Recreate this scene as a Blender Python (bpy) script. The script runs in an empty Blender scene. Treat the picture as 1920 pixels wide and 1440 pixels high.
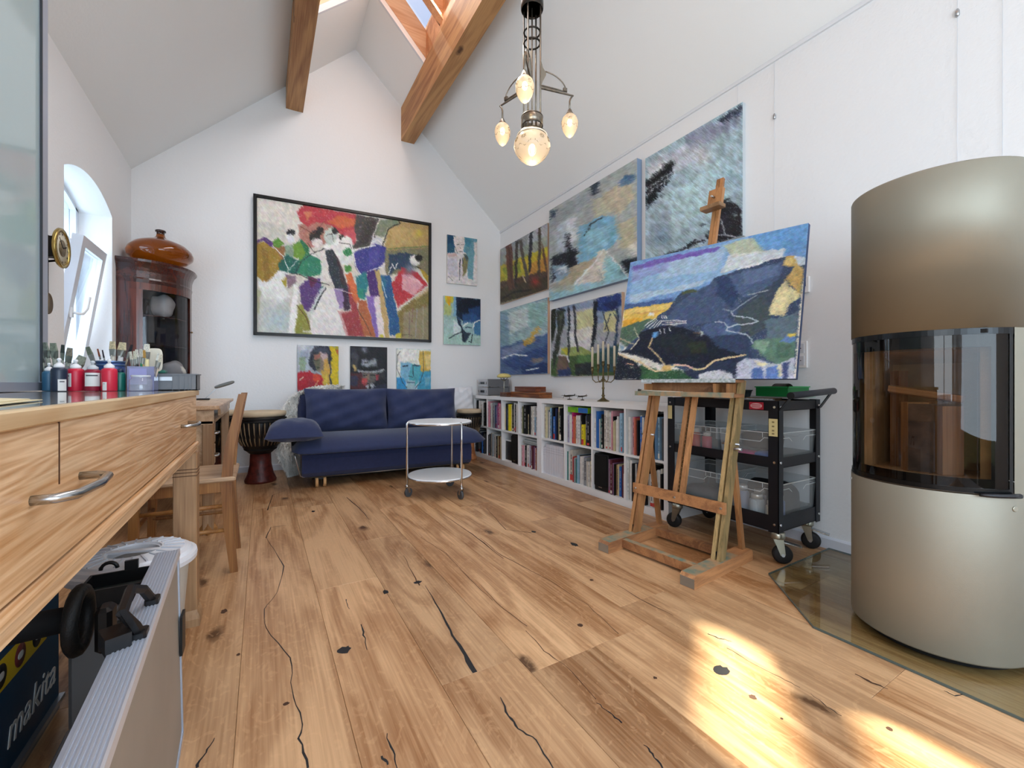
import bpy, bmesh, math, random
import numpy as np
from mathutils import Vector, Matrix, Euler
random.seed(7)
SC = bpy.context.scene
COL = SC.collection
# ---------------------------------------------------------------- camera
F_PX, CX, CY, EYE = 800.0, 960.0, 718.0, 0.93
YAW = math.atan(469 / 800.0)
SN, CS = math.sin(YAW), math.cos(YAW)
cd = bpy.data.cameras.new('camera')
cd.sensor_width = 36.0
cd.lens = F_PX / 1920 * 36.0
cd.shift_y = -2 / 1920.0
cd.clip_start = 0.02
cam = bpy.data.objects.new('camera', cd)
COL.objects.link(cam)
cam.location = (0, 0, EYE)
cam.rotation_euler = (math.pi / 2, 0, -YAW)
SC.camera = cam
# ---------------------------------------------------------------- colour management
SC.view_settings.view_transform = 'Standard'
SC.view_settings.look = 'None'
SC.view_settings.gamma = 1.0
SC.view_settings.use_curve_mapping = False
SC.view_settings.exposure = 0.40
# ---------------------------------------------------------------- sky
w = bpy.data.worlds.new('sky')
SC.world = w
w.use_nodes = True
nt = w.node_tree
nt.nodes.clear()
sky = nt.nodes.new('ShaderNodeTexSky')
sky.sky_type = 'NISHITA'
sky.sun_disc = False
sky.sun_elevation = math.radians(58)
sky.sun_rotation = 0.0
bg = nt.nodes.new('ShaderNodeBackground')
bg.inputs['Strength'].default_value = 0.11
wo = nt.nodes.new('ShaderNodeOutputWorld')
nt.links.new(sky.outputs[0], bg.inputs[0])
nt.links.new(bg.outputs[0], wo.inputs[0])

def light(name, kind, loc, direction, energy, color=(1, 1, 1), size=1, size_y=None, angle=None):
    l = bpy.data.lights.new(name, kind)
    l.energy = energy
    l.color = color
    if kind == 'AREA':
        l.shape = 'RECTANGLE'
        l.size = size
        l.size_y = size_y or size
    elif kind == 'POINT':
        l.shadow_soft_size = size
    elif angle is not None:
        l.angle = angle
    o = bpy.data.objects.new(name, l)
    COL.objects.link(o)
    o.location = loc
    if direction is not None:
        o.rotation_euler = Vector(direction).to_track_quat('-Z', 'Y').to_euler()
    return o

# sun, daylight at skylight and arched window, plus fill lamps added behind camera
light('sun', 'SUN', (1, 6, 9), (0.01, -0.70, -1), 20.0, (1, 0.87, 0.66), angle=math.radians(1.3))
light('daylight_roof', 'AREA', (1.24, 1.3, 4.62), (-0.75, 0, -0.75), 75.0, (0.95, 0.97, 1.0), 5.2, 0.62)
light('rear_fill_lamp', 'AREA', (0.75, -2.35, 1.5), (0, 1, 0.16), 84.0, (0.68, 0.84, 1.0), 2.6, 2.0)  # added lamp brightening the whole room from behind the camera
light('daylight_left_window', 'AREA', (-1.50, 4.2, 1.65), (1, 0, -0.1), 14.0, (0.72, 0.85, 1.0), 0.8, 1.2)
light('side_fill_lamp', 'AREA', (-1.40, -1.15, 1.5), (1, 0.15, 0), 38.0, (0.80, 0.90, 1.0), 1.5, 1.6)  # added lamp brightening the room from an unseen side opening

# ---------------------------------------------------------------- rays of the photograph, to read positions off known planes
def ray(px, py):
    a = (px - CX) / F_PX
    return (SN + CS * a, CS - SN * a, (CY - py) / F_PX)
def at_t(px, py, t):
    r = ray(px, py)
    return Vector((r[0] * t, r[1] * t, EYE + r[2] * t))
def FL(px, py, z=0.0):
    return at_t(px, py, (z - EYE) / ray(px, py)[2])
def PX(px, py, X):
    return at_t(px, py, X / ray(px, py)[0])
def PY(px, py, Y):
    return at_t(px, py, Y / ray(px, py)[1])
BW0, BWK = 5.2127, 0.0766           # back wall: y = BW0 - BWK * x
def PB(px, py, off=0.0):
    r = ray(px, py)
    return at_t(px, py, (BW0 - off) / (r[1] + BWK * r[0]))
def bwy(x):
    return BW0 - BWK * x

# ---------------------------------------------------------------- mesh building
def rotm(rot):
    return Euler(rot).to_matrix() if rot else None

class MB:
    def __init__(s):
        s.v, s.f, s.sm = [], [], []
    def add(s, vs, fs, smooth=False):
        n = len(s.v)
        s.v += [tuple(p) for p in vs]
        s.f += [tuple(i + n for i in f) for f in fs]
        s.sm += [smooth] * len(fs)
        return s
    def box(s, x0, x1, y0, y1, z0, z1):
        vs = [(x0, y0, z0), (x1, y0, z0), (x1, y1, z0), (x0, y1, z0), (x0, y0, z1), (x1, y0, z1), (x1, y1, z1), (x0, y1, z1)]
        return s.add(vs, [(3, 2, 1, 0), (4, 5, 6, 7), (0, 1, 5, 4), (1, 2, 6, 5), (2, 3, 7, 6), (3, 0, 4, 7)])
    def cbox(s, c, d, rot=None, b=0.0):
        """box of size d centred at c; b chamfers the vertical (local z) edges"""
        R = rotm(rot)
        hx, hy, hz = d[0] / 2, d[1] / 2, d[2] / 2
        if b > 0:
            ring = [(hx, hy - b), (hx - b, hy), (-hx + b, hy), (-hx, hy - b), (-hx, -hy + b), (-hx + b, -hy), (hx - b, -hy), (hx, -hy + b)]
        else:
            ring = [(hx, hy), (-hx, hy), (-hx, -hy), (hx, -hy)]
        n = len(ring)
        vs = [Vector((x, y, -hz)) for x, y in ring] + [Vector((x, y, hz)) for x, y in ring]
        if R: vs = [R @ p for p in vs]
        c = Vector(c)
        fs = [tuple(range(n - 1, -1, -1)), tuple(range(n, 2 * n))] + [(i, (i + 1) % n, n + (i + 1) % n, n + i) for i in range(n)]
        return s.add([p + c for p in vs], fs)
    def rbox(s, c, d, r=0.005, rot=None):
        """box with all edges chamfered"""
        R = rotm(rot); c = Vector(c)
        hx, hy, hz = d[0] / 2, d[1] / 2, d[2] / 2
        r = min(r, hx * .9, hy * .9, hz * .9)
        def ring(a, b, z, q):
            return [(a, b - q, z), (a - q, b, z), (-a + q, b, z), (-a, b - q, z), (-a, -b + q, z), (-a + q, -b, z), (a - q, -b, z), (a, -b + q, z)]
        L = [ring(hx - r, hy - r, -hz, r * .3), ring(hx, hy, -hz + r, r), ring(hx, hy, hz - r, r), ring(hx - r, hy - r, hz, r * .3)]
        vs = [Vector(p) for q in L for p in q]
        if R: vs = [R @ p for p in vs]
        fs = [tuple(range(7, -1, -1)), tuple(range(24, 32))]
        for k in range(3):
            for i in range(8):
                fs.append((k * 8 + i, k * 8 + (i + 1) % 8, k * 8 + 8 + (i + 1) % 8, k * 8 + 8 + i))
        return s.add([p + c for p in vs], fs)
    def bar(s, p0, p1, w, h, up=(0, 0, 1), w1=None, h1=None):
        """rectangular bar between two points; w across, h along 'up'"""
        p0, p1 = Vector(p0), Vector(p1)
        d = (p1 - p0).normalized()
        x = d.cross(Vector(up))
        if x.length < 1e-5: x = d.cross(Vector((1, 0, 0)))
        x.normalize(); y = x.cross(d)
        w1 = w if w1 is None else w1; h1 = h if h1 is None else h1
        vs = []
        for p, a, b in ((p0, w / 2, h / 2), (p1, w1 / 2, h1 / 2)):
            vs += [p + x * a + y * b, p - x * a + y * b, p - x * a - y * b, p + x * a - y * b]
        return s.add(vs, [(0, 1, 2, 3), (7, 6, 5, 4), (0, 4, 5, 1), (1, 5, 6, 2), (2, 6, 7, 3), (3, 7, 4, 0)])
    def cyl(s, p0, p1, r0, r1=None, n=16, caps=True, smooth=True):
        return s.tube([p0, p1], [r0, r0 if r1 is None else r1], n, caps, smooth)
    def tube(s, pts, r, n=8, caps=True, smooth=True, closed=False):
        pts = [Vector(p) for p in pts]
        m = len(pts)
        rs = r if isinstance(r, (list, tuple)) else [r] * m
        base = len(s.v)
        prev = None
        vs = []
        for i, p in enumerate(pts):
            if closed: d = pts[(i + 1) % m] - pts[i - 1]
            else: d = pts[min(i + 1, m - 1)] - pts[max(i - 1, 0)]
            d.normalize()
            if prev is None:
                a = Vector((0, 0, 1)) if abs(d.z) < .9 else Vector((1, 0, 0))
                x = d.cross(a).normalized()
            else:
                x = (prev - d * prev.dot(d)).normalized()
            prev = x
            y = d.cross(x)
            for k in range(n):
                t = 2 * math.pi * k / n
                vs.append(p + (x * math.cos(t) + y * math.sin(t)) * rs[i])
        fs = []
        for i in range(m if closed else m - 1):
            j = (i + 1) % m
            for k in range(n):
                fs.append((i * n + k, i * n + (k + 1) % n, j * n + (k + 1) % n, j * n + k))
        s.add(vs, fs, smooth)
        if caps and not closed:
            s.f += [tuple(base + k for k in range(n - 1, -1, -1)), tuple(base + (m - 1) * n + k for k in range(n))]
            s.sm += [False, False]
        return s
    def lathe(s, prof, c=(0, 0, 0), n=24, sx=1.0, sy=1.0, a0=0.0, a1=2 * math.pi, smooth=True, rot=None, caps=True):
        """prof: (radius, z) pairs"""
        full = abs(a1 - a0 - 2 * math.pi) < 1e-6
        k = n if full else n + 1
        R = rotm(rot); c = Vector(c)
        vs = []
        for r, z in prof:
            for i in range(k):
                t = a0 + (a1 - a0) * i / n
                p = Vector((r * math.cos(t) * sx, r * math.sin(t) * sy, z))
                vs.append((R @ p if R else p) + c)
        fs = []
        for j in range(len(prof) - 1):
            for i in range(n):
                i2 = (i + 1) % k
                fs.append((j * k + i, j * k + i2, (j + 1) * k + i2, (j + 1) * k + i))
        s.add(vs, fs, smooth)
        if full and caps:
            b = len(s.v) - len(vs)
            if prof[0][0] > 1e-4: s.f.append(tuple(b + i for i in range(n - 1, -1, -1))); s.sm.append(False)
            if prof[-1][0] > 1e-4: s.f.append(tuple(b + (len(prof) - 1) * k + i for i in range(n))); s.sm.append(False)
        return s
    def prism(s, poly, h0, h1, axis='z'):
        """extrude a 2D polygon: axis z -> (x,y), axis y -> (x,z), axis x -> (y,z)"""
        def P(a, b, h):
            return (a, b, h) if axis == 'z' else (a, h, b) if axis == 'y' else (h, a, b)
        n = len(poly)
        vs = [P(a, b, h0) for a, b in poly] + [P(a, b, h1) for a, b in poly]
        fs = [tuple(range(n)), tuple(range(2 * n - 1, n - 1, -1))] + [(i, n + i, n + (i + 1) % n, (i + 1) % n) for i in range(n)]
        return s.add(vs, fs)
    def ball(s, c, r, n=12, m=8):
        if not isinstance(r, (tuple, list)): r = (r, r, r)
        prof = [(math.sin(math.pi * j / m), -math.cos(math.pi * j / m)) for j in range(m + 1)]
        c = Vector(c); vs = []
        for q, z in prof:
            for i in range(n):
                t = 2 * math.pi * i / n
                vs.append(c + Vector((q * math.cos(t) * r[0], q * math.sin(t) * r[1], z * r[2])))
        fs = [(j * n + i, j * n + (i + 1) % n, (j + 1) * n + (i + 1) % n, (j + 1) * n + i) for j in range(m) for i in range(n)]
        return s.add(vs, fs, True)
    def soft(s, c, d, e1=.35, e2=.35, n=28, m=16, rot=None, wr=0.0, seed=0):
        """superellipsoid, for upholstery and rounded bodies"""
        R = rotm(rot); c = Vector(c); vs = []
        def g(v, e): return math.copysign(abs(v) ** e, v)
        rnd = random.Random(seed); ph = [rnd.uniform(0, 6) for _ in range(6)]
        for j in range(m + 1):
            a = -math.pi / 2 + math.pi * j / m
            for i in range(n):
                t = 2 * math.pi * i / n
                p = Vector((g(math.cos(a), e1) * g(math.cos(t), e2) * d[0] / 2, g(math.cos(a), e1) * g(math.sin(t), e2) * d[1] / 2, g(math.sin(a), e1) * d[2] / 2))
                if wr:
                    k = wr * (math.sin(p.x * 31 + ph[0]) + math.sin(p.y * 37 + p.z * 29 + ph[1]) + .6 * math.sin(p.x * 71 + p.z * 63 + ph[2]))
                    p = p * (1 + k)
                if R: p = R @ p
                vs.append(p + c)
        fs = [(j * n + i, j * n + (i + 1) % n, (j + 1) * n + (i + 1) % n, (j + 1) * n + i) for j in range(m) for i in range(n)]
        return s.add(vs, fs, True)
    def pillow(s, c, w_, h_, d, rot=None, p=2.6, n=18, wr=.006, seed=0, back=.5):
        """cushion: w_ along x, h_ along z, d thick along y, with pinched edges and pointed corners"""
        R = rotm(rot); c = Vector(c); vs = []
        rnd = random.Random(seed); ph = [rnd.uniform(0, 6) for _ in range(6)]
        for sd in (-1, 1):
            for j in range(n + 1):
                for i in range(n + 1):
                    u, v = -1 + 2 * i / n, -1 + 2 * j / n
                    th = (max(0, 1 - abs(u) ** p) ** .5) * (max(0, 1 - abs(v) ** p) ** .5)
                    q = 1 - .05 * (1 - u * u) * (v * v) ; q2 = 1 - .05 * (1 - v * v) * (u * u)
                    wv = wr * (math.sin(u * 9 + v * 5 + ph[0]) + math.sin(v * 11 - u * 7 + ph[1]) + math.sin(u * 17 + ph[2]) * abs(v)) * min(1, th * 2)
                    pt = Vector((u * w_ / 2 * q2, sd * (th * d * (back if sd > 0 else 1 - back) + wv), v * h_ / 2 * q))
                    if R: pt = R @ pt
                    vs.append(pt + c)
        N = n + 1; fs = []
        for sd in (0, 1):
            o = sd * N * N
            for j in range(n):
                for i in range(n):
                    a = (o + j * N + i, o + j * N + i + 1, o + (j + 1) * N + i + 1, o + (j + 1) * N + i)
                    fs.append(a if sd == 0 else a[::-1])
        return s.add(vs, fs, True)
    def build(s, name, mat=None, parent=None, W=False, label=None):
        """W: the vertices are world coordinates although the parent has a place of its own"""
        vs = s.v
        if W and parent is not None:
            bpy.context.view_layer.update()
            inv = world_of(parent).inverted()
            vs = [inv @ Vector(p) for p in vs]
        me = bpy.data.meshes.new(name)
        me.from_pydata(vs, [], s.f)
        me.polygons.foreach_set('use_smooth', s.sm)
        me.update()
        if mat: me.materials.append(mat)
        return link(name, me, parent, label)

def world_of(o):
    m = o.matrix_basis.copy()
    while o.parent:
        o = o.parent
        m = o.matrix_basis @ m
    return m
def link(name, data, parent=None, label=None):
    o = bpy.data.objects.new(name, data)
    COL.objects.link(o)
    if parent is not None: o.parent = parent
    if label: o['label'] = label
    return o
def thing(name, label, cat, loc=(0, 0, 0), rz=0.0, group=None):
    o = bpy.data.objects.new(name, None)
    COL.objects.link(o)
    o.empty_display_size = .05
    o.location = loc
    o.rotation_euler = (0, 0, rz)
    return tag(o, label, cat, group)
def tag(o, label, cat, group=None):
    o['label'] = label; o['category'] = cat
    if group: o['group'] = group
    return o
def struct(o):
    o['kind'] = 'structure'
    return o
def stuff(o):
    o['kind'] = 'stuff'
    return o
def words(txt, size, mat, parent, matrix, name='lettering', extrude=.0004, label=None, shear=0.0, align='CENTER'):
    """printed or raised lettering turned into a mesh; matrix places it (x along the line, y up, z out)"""
    c = bpy.data.curves.new('lettering', 'FONT')
    c.body = txt; c.size = size; c.extrude = extrude; c.shear = shear
    c.align_x = align; c.align_y = 'CENTER'; c.resolution_u = 3
    t = bpy.data.objects.new('lettering', c)
    COL.objects.link(t)
    dg = bpy.context.evaluated_depsgraph_get(); dg.update()
    me = bpy.data.meshes.new_from_object(t.evaluated_get(dg))
    bpy.data.objects.remove(t); bpy.data.curves.remove(c)
    me.materials.clear(); me.materials.append(mat)
    if parent is not None: matrix = world_of(parent).inverted() @ matrix
    me.transform(matrix)
    return link(name, me, parent, label)
def frame(o, x, y):
    """4x4 matrix with origin o, x axis x, y axis y (z = x cross y)"""
    x = Vector(x).normalized(); y = Vector(y); z = x.cross(y).normalized(); y = z.cross(x)
    m = Matrix((x, y, z)).transposed().to_4x4()
    m.translation = Vector(o)
    return m
def copy_tree(o, parent=None):
    c = o.copy(); COL.objects.link(c); c.parent = parent
    for ch in list(o.children): copy_tree(ch, c)
    return c

# ---------------------------------------------------------------- materials
def lin(c):
    if isinstance(c, str):
        c = [int(c[i:i + 2], 16) / 255 for i in (0, 2, 4)]
    return tuple((x / 12.92 if x <= .04045 else ((x + .055) / 1.055) ** 2.4) for x in c)
MATS = {}
def mat(name, col, rough=.6, metal=0.0, var=0.0, vscale=8.0, bump=0.0, bscale=60.0, spec=.5, trans=0.0, emit=None, estr=0.0, coat=0.0, alpha=1.0, stretch=None, col2=None, ior=1.45, sheen=0.0, aniso=0.0):
    if name in MATS: return MATS[name]
    m = bpy.data.materials.new(name); MATS[name] = m
    m.use_nodes = True
    nt = m.node_tree; N = nt.nodes; L = nt.links
    b = N['Principled BSDF']
    c = lin(col)
    b.inputs['Base Color'].default_value = (*c, 1)
    b.inputs['Roughness'].default_value = rough
    b.inputs['Metallic'].default_value = metal
    b.inputs['Specular IOR Level'].default_value = spec
    b.inputs['IOR'].default_value = ior
    b.inputs['Transmission Weight'].default_value = trans
    b.inputs['Coat Weight'].default_value = coat
    b.inputs['Sheen Weight'].default_value = sheen
    b.inputs['Anisotropic'].default_value = aniso
    b.inputs['Alpha'].default_value = alpha
    if emit:
        b.inputs['Emission Color'].default_value = (*lin(emit), 1)
        b.inputs['Emission Strength'].default_value = estr
    tc = N.new('ShaderNodeTexCoord'); mp = N.new('ShaderNodeMapping')
    L.new(tc.outputs['Object'], mp.inputs[0])
    if stretch: mp.inputs['Scale'].default_value = stretch
    if var or col2:
        n = N.new('ShaderNodeTexNoise'); n.inputs['Scale'].default_value = vscale; n.inputs['Detail'].default_value = 5
        L.new(mp.outputs[0], n.inputs[0])
        r = N.new('ShaderNodeValToRGB')
        c2 = lin(col2) if col2 else tuple(x * (1 - var) for x in c)
        c1 = c if col2 else tuple(min(1, x * (1 + var * .5)) for x in c)
        r.color_ramp.elements[0].position = .35; r.color_ramp.elements[1].position = .65
        r.color_ramp.elements[0].color = (*c2, 1); r.color_ramp.elements[1].color = (*c1, 1)
        L.new(n.outputs[0], r.inputs[0]); L.new(r.outputs[0], b.inputs['Base Color'])
    if bump:
        n = N.new('ShaderNodeTexNoise'); n.inputs['Scale'].default_value = bscale; n.inputs['Detail'].default_value = 3
        L.new(mp.outputs[0], n.inputs[0])
        bn = N.new('ShaderNodeBump'); bn.inputs['Strength'].default_value = bump; bn.inputs['Distance'].default_value = .004
        L.new(n.outputs[0], bn.inputs['Height']); L.new(bn.outputs[0], b.inputs['Normal'])
    return m
def wood(name, light_, dark, axis=1, scale=1.0, rough=.5, knots=.0, ring=22.0, coat=0.0, figure=0.0, rnd=True, along=.12, fib=.62):
    """procedural timber: grain streaks along one axis, soft rings, a few knots; offset per object"""
    if name in MATS: return MATS[name]
    m = bpy.data.materials.new(name); MATS[name] = m
    m.use_nodes = True
    nt = m.node_tree; N = nt.nodes; L = nt.links
    b = N['Principled BSDF']; b.inputs['Roughness'].default_value = rough; b.inputs['Coat Weight'].default_value = coat
    b.inputs['Coat Roughness'].default_value = .25
    tc = N.new('ShaderNodeTexCoord'); oi = N.new('ShaderNodeObjectInfo')
    mul = N.new('ShaderNodeVectorMath'); mul.operation = 'SCALE'; mul.inputs[0].default_value = (17.3, 9.1, 13.7)
    L.new(oi.outputs['Random'], mul.inputs['Scale'])
    add = N.new('ShaderNodeVectorMath'); add.operation = 'ADD'
    L.new(tc.outputs['Object'], add.inputs[0])
    if rnd: L.new(mul.outputs[0], add.inputs[1])
    else: add.inputs[1].default_value = (3, 1, 2)
    sc = [1.0 * scale] * 3; sc[axis] = along * scale
    mp = N.new('ShaderNodeMapping'); mp.inputs['Scale'].default_value = sc
    L.new(add.outputs[0], mp.inputs[0])
    # rings, bent by low-frequency noise
    n1 = N.new('ShaderNodeTexNoise'); n1.inputs['Scale'].default_value = 5.0; n1.inputs['Detail'].default_value = 3; n1.inputs['Distortion'].default_value = .6
    L.new(mp.outputs[0], n1.inputs[0])
    mm = N.new('ShaderNodeMath'); mm.operation = 'MULTIPLY'; mm.inputs[1].default_value = ring
    L.new(n1.outputs[0], mm.inputs[0])
    si = N.new('ShaderNodeMath'); si.operation = 'SINE'; L.new(mm.outputs[0], si.inputs[0])
    # fine fibres
    mp2 = N.new('ShaderNodeMapping'); s2 = [120.0 * scale] * 3; s2[axis] = 3.0 * scale; mp2.inputs['Scale'].default_value = s2
    L.new(add.outputs[0], mp2.inputs[0])
    n2 = N.new('ShaderNodeTexNoise'); n2.inputs['Scale'].default_value = 1.0; n2.inputs['Detail'].default_value = 4
    L.new(mp2.outputs[0], n2.inputs[0])
    # broad tone
    n3 = N.new('ShaderNodeTexNoise'); n3.inputs['Scale'].default_value = 2.2; n3.inputs['Detail'].default_value = 2
    L.new(mp.outputs[0], n3.inputs[0])
    a1 = N.new('ShaderNodeMath'); a1.operation = 'MULTIPLY_ADD'; a1.inputs[1].default_value = .13; L.new(si.outputs[0], a1.inputs[0])
    a2 = N.new('ShaderNodeMath'); a2.operation = 'MULTIPLY_ADD'; a2.inputs[1].default_value = fib; a2.inputs[2].default_value = -.28 + (.62 - fib) * .5
    L.new(n2.outputs[0], a2.inputs[0]); L.new(a2.outputs[0], a1.inputs[2])
    a3 = N.new('ShaderNodeMath'); a3.operation = 'MULTIPLY_ADD'; a3.inputs[1].default_value = .9
    L.new(n3.outputs[0], a3.inputs[0]); L.new(a1.outputs[0], a3.inputs[2])
    r = N.new('ShaderNodeValToRGB')
    r.color_ramp.elements[0].position = .22; r.color_ramp.elements[1].position = .72
    r.color_ramp.elements[0].color = (*lin(dark), 1); r.color_ramp.elements[1].color = (*lin(light_), 1)
    L.new(a3.outputs[0], r.inputs[0])
    out = r.outputs[0]
    if rnd:
        hv = N.new('ShaderNodeHueSaturation')
        mr = N.new('ShaderNodeMapRange'); mr.inputs[3].default_value = .80; mr.inputs[4].default_value = 1.12
        L.new(oi.outputs['Random'], mr.inputs[0]); L.new(mr.outputs[0], hv.inputs['Value'])
        L.new(out, hv.inputs['Color']); out = hv.outputs[0]
    if knots > 0:
        mk = N.new('ShaderNodeMapping'); sk = [1.0] * 3; sk[axis] = .45; mk.inputs['Scale'].default_value = sk
        L.new(add.outputs[0], mk.inputs[0])
        nd = N.new('ShaderNodeTexNoise'); nd.inputs['Scale'].default_value = 14; nd.inputs['Detail'].default_value = 3
        L.new(add.outputs[0], nd.inputs[0])
        sc3 = N.new('ShaderNodeVectorMath'); sc3.operation = 'SCALE'; sc3.inputs['Scale'].default_value = .05
        L.new(nd.outputs['Color'], sc3.inputs[0])
        ad3 = N.new('ShaderNodeVectorMath'); ad3.operation = 'ADD'; L.new(mk.outputs[0], ad3.inputs[0]); L.new(sc3.outputs[0], ad3.inputs[1])
        vo = N.new('ShaderNodeTexVoronoi'); vo.voronoi_dimensions = '2D' if axis != 2 else '3D'
        vo.inputs['Scale'].default_value = knots
        L.new(ad3.outputs[0], vo.inputs['Vector'])
        kr = N.new('ShaderNodeValToRGB'); kr.color_ramp.elements[0].position = .012 * knots; kr.color_ramp.elements[1].position = .032 * knots
        kr.color_ramp.elements[0].color = (1, 1, 1, 1); kr.color_ramp.elements[1].color = (0, 0, 0, 1)
        L.new(vo.outputs['Distance'], kr.inputs[0])
        mx = N.new('ShaderNodeMix'); mx.data_type = 'RGBA'
        L.new(kr.outputs[0], mx.inputs[0]); L.new(out, mx.inputs[6]); mx.inputs[7].default_value = (*[x * .35 for x in lin(dark)], 1)
        out = mx.outputs[2]
    if figure > 0:      # pale wavy flecks of quarter-sawn oak
        wv = N.new('ShaderNodeTexNoise'); wv.inputs['Scale'].default_value = 21; wv.inputs['Detail'].default_value = 2; wv.inputs['Distortion'].default_value = 2.6
        mp4 = N.new('ShaderNodeMapping'); s4 = [1.0] * 3; s4[axis] = .6; mp4.inputs['Scale'].default_value = s4
        L.new(add.outputs[0], mp4.inputs[0]); L.new(mp4.outputs[0], wv.inputs[0])
        wr = N.new('ShaderNodeValToRGB'); wr.color_ramp.elements[0].position = .56; wr.color_ramp.elements[1].position = .64
        L.new(wv.outputs[0], wr.inputs[0])
        fm = N.new('ShaderNodeMath'); fm.operation = 'MULTIPLY'; fm.inputs[1].default_value = figure; L.new(wr.outputs[0], fm.inputs[0])
        mx2 = N.new('ShaderNodeMix'); mx2.data_type = 'RGBA'
        L.new(fm.outputs[0], mx2.inputs[0]); L.new(out, mx2.inputs[6]); mx2.inputs[7].default_value = (*[min(1, x * 1.18) for x in lin(light_)], 1)
        out = mx2.outputs[2]
    L.new(out, b.inputs['Base Color'])
    bn = N.new('ShaderNodeBump'); bn.inputs['Strength'].default_value = .12; bn.inputs['Distance'].default_value = .002
    L.new(n2.outputs[0], bn.inputs['Height']); L.new(bn.outputs[0], b.inputs['Normal'])
    return m
def glass(name, tint=(1, 1, 1), rough=0.0, gloss=.12, opac=0.0, body='ffffff'):
    """thin pane: tinted see-through with a mirror share that grows at grazing angles, and an optional milky body"""
    if name in MATS: return MATS[name]
    m = bpy.data.materials.new(name); MATS[name] = m
    m.use_nodes = True
    nt = m.node_tree; N = nt.nodes; L = nt.links; N.clear()
    o = N.new('ShaderNodeOutputMaterial'); t = N.new('ShaderNodeBsdfTransparent'); t.inputs[0].default_value = (*tint, 1)
    g = N.new('ShaderNodeBsdfGlossy'); g.inputs['Roughness'].default_value = rough
    fr = N.new('ShaderNodeLayerWeight'); fr.inputs[0].default_value = .5
    pw = N.new('ShaderNodeMath'); pw.operation = 'POWER'; pw.inputs[1].default_value = 4.5
    L.new(fr.outputs['Facing'], pw.inputs[0])
    ad = N.new('ShaderNodeMath'); ad.operation = 'MULTIPLY_ADD'; ad.inputs[1].default_value = .8; ad.inputs[2].default_value = .02 + gloss * .3; ad.use_clamp = True
    L.new(pw.outputs[0], ad.inputs[0])
    base = t.outputs[0]
    if opac > 0:
        df = N.new('ShaderNodeBsdfDiffuse'); df.inputs[0].default_value = (*lin(body), 1)
        mx0 = N.new('ShaderNodeMixShader'); mx0.inputs[0].default_value = opac
        L.new(t.outputs[0], mx0.inputs[1]); L.new(df.outputs[0], mx0.inputs[2]); base = mx0.outputs[0]
    mx = N.new('ShaderNodeMixShader')
    L.new(ad.outputs[0], mx.inputs[0]); L.new(base, mx.inputs[1]); L.new(g.outputs[0], mx.inputs[2]); L.new(mx.outputs[0], o.inputs[0])
    return m

PLASTER = mat('wall_plaster', 'ecedee', .92, bump=.45, bscale=55, spec=.2)
CEIL = mat('ceiling_plaster', 'f2f3f2', .95, bump=.2, bscale=60, spec=.2)
WHITE = mat('white_lacquer', 'eeeeee', .4)
TRIMW = mat('white_trim', 'e4e6ea', .5)
BLACK = mat('black_plastic', '101012', .45)
BLACKM = mat('black_matte', '0c0c0e', .8)
STEEL = mat('brushed_steel', 'b9bcc0', .28, 1.0)
CHROME = mat('chrome', 'd8dadc', .12, 1.0)
OAK = wood('oak_floor', 'dbb083', '99693f', 1, 1.0, .40, knots=1.3, ring=24, figure=.18, coat=.15, along=.19, fib=.60)
PINE = wood('pine', 'e3b987', 'a97444', 1, 1.6, .45, ring=60, coat=.2)
PINE_Z = wood('pine_upright', 'dcb080', 'a5713f', 2, 1.6, .5, ring=40)
PINE_X = wood('pine_across', 'dcb080', 'a5713f', 0, 1.6, .5, ring=40)
BEAM = wood('spruce_beam', 'cf9c66', '97623a', 1, 1.0, .6, knots=3.2, ring=30, rnd=True)
RAFT = wood('spruce_rafter', 'e3b184', 'b9805a', 0, 1.0, .6, knots=4.0, ring=24)
# ================================================================ THE ROOM
XL, XR, YF = -1.0645, 2.751, -2.3
EAVE, RX, RZ = 2.95, 0.931, 4.769
KR = (RZ - EAVE) / (XR - RX); KL = (RZ - EAVE) / (RX - XL)
def roof(x): return RZ - (x - RX) * KR if x > RX else RZ - (RX - x) * KL
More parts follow.
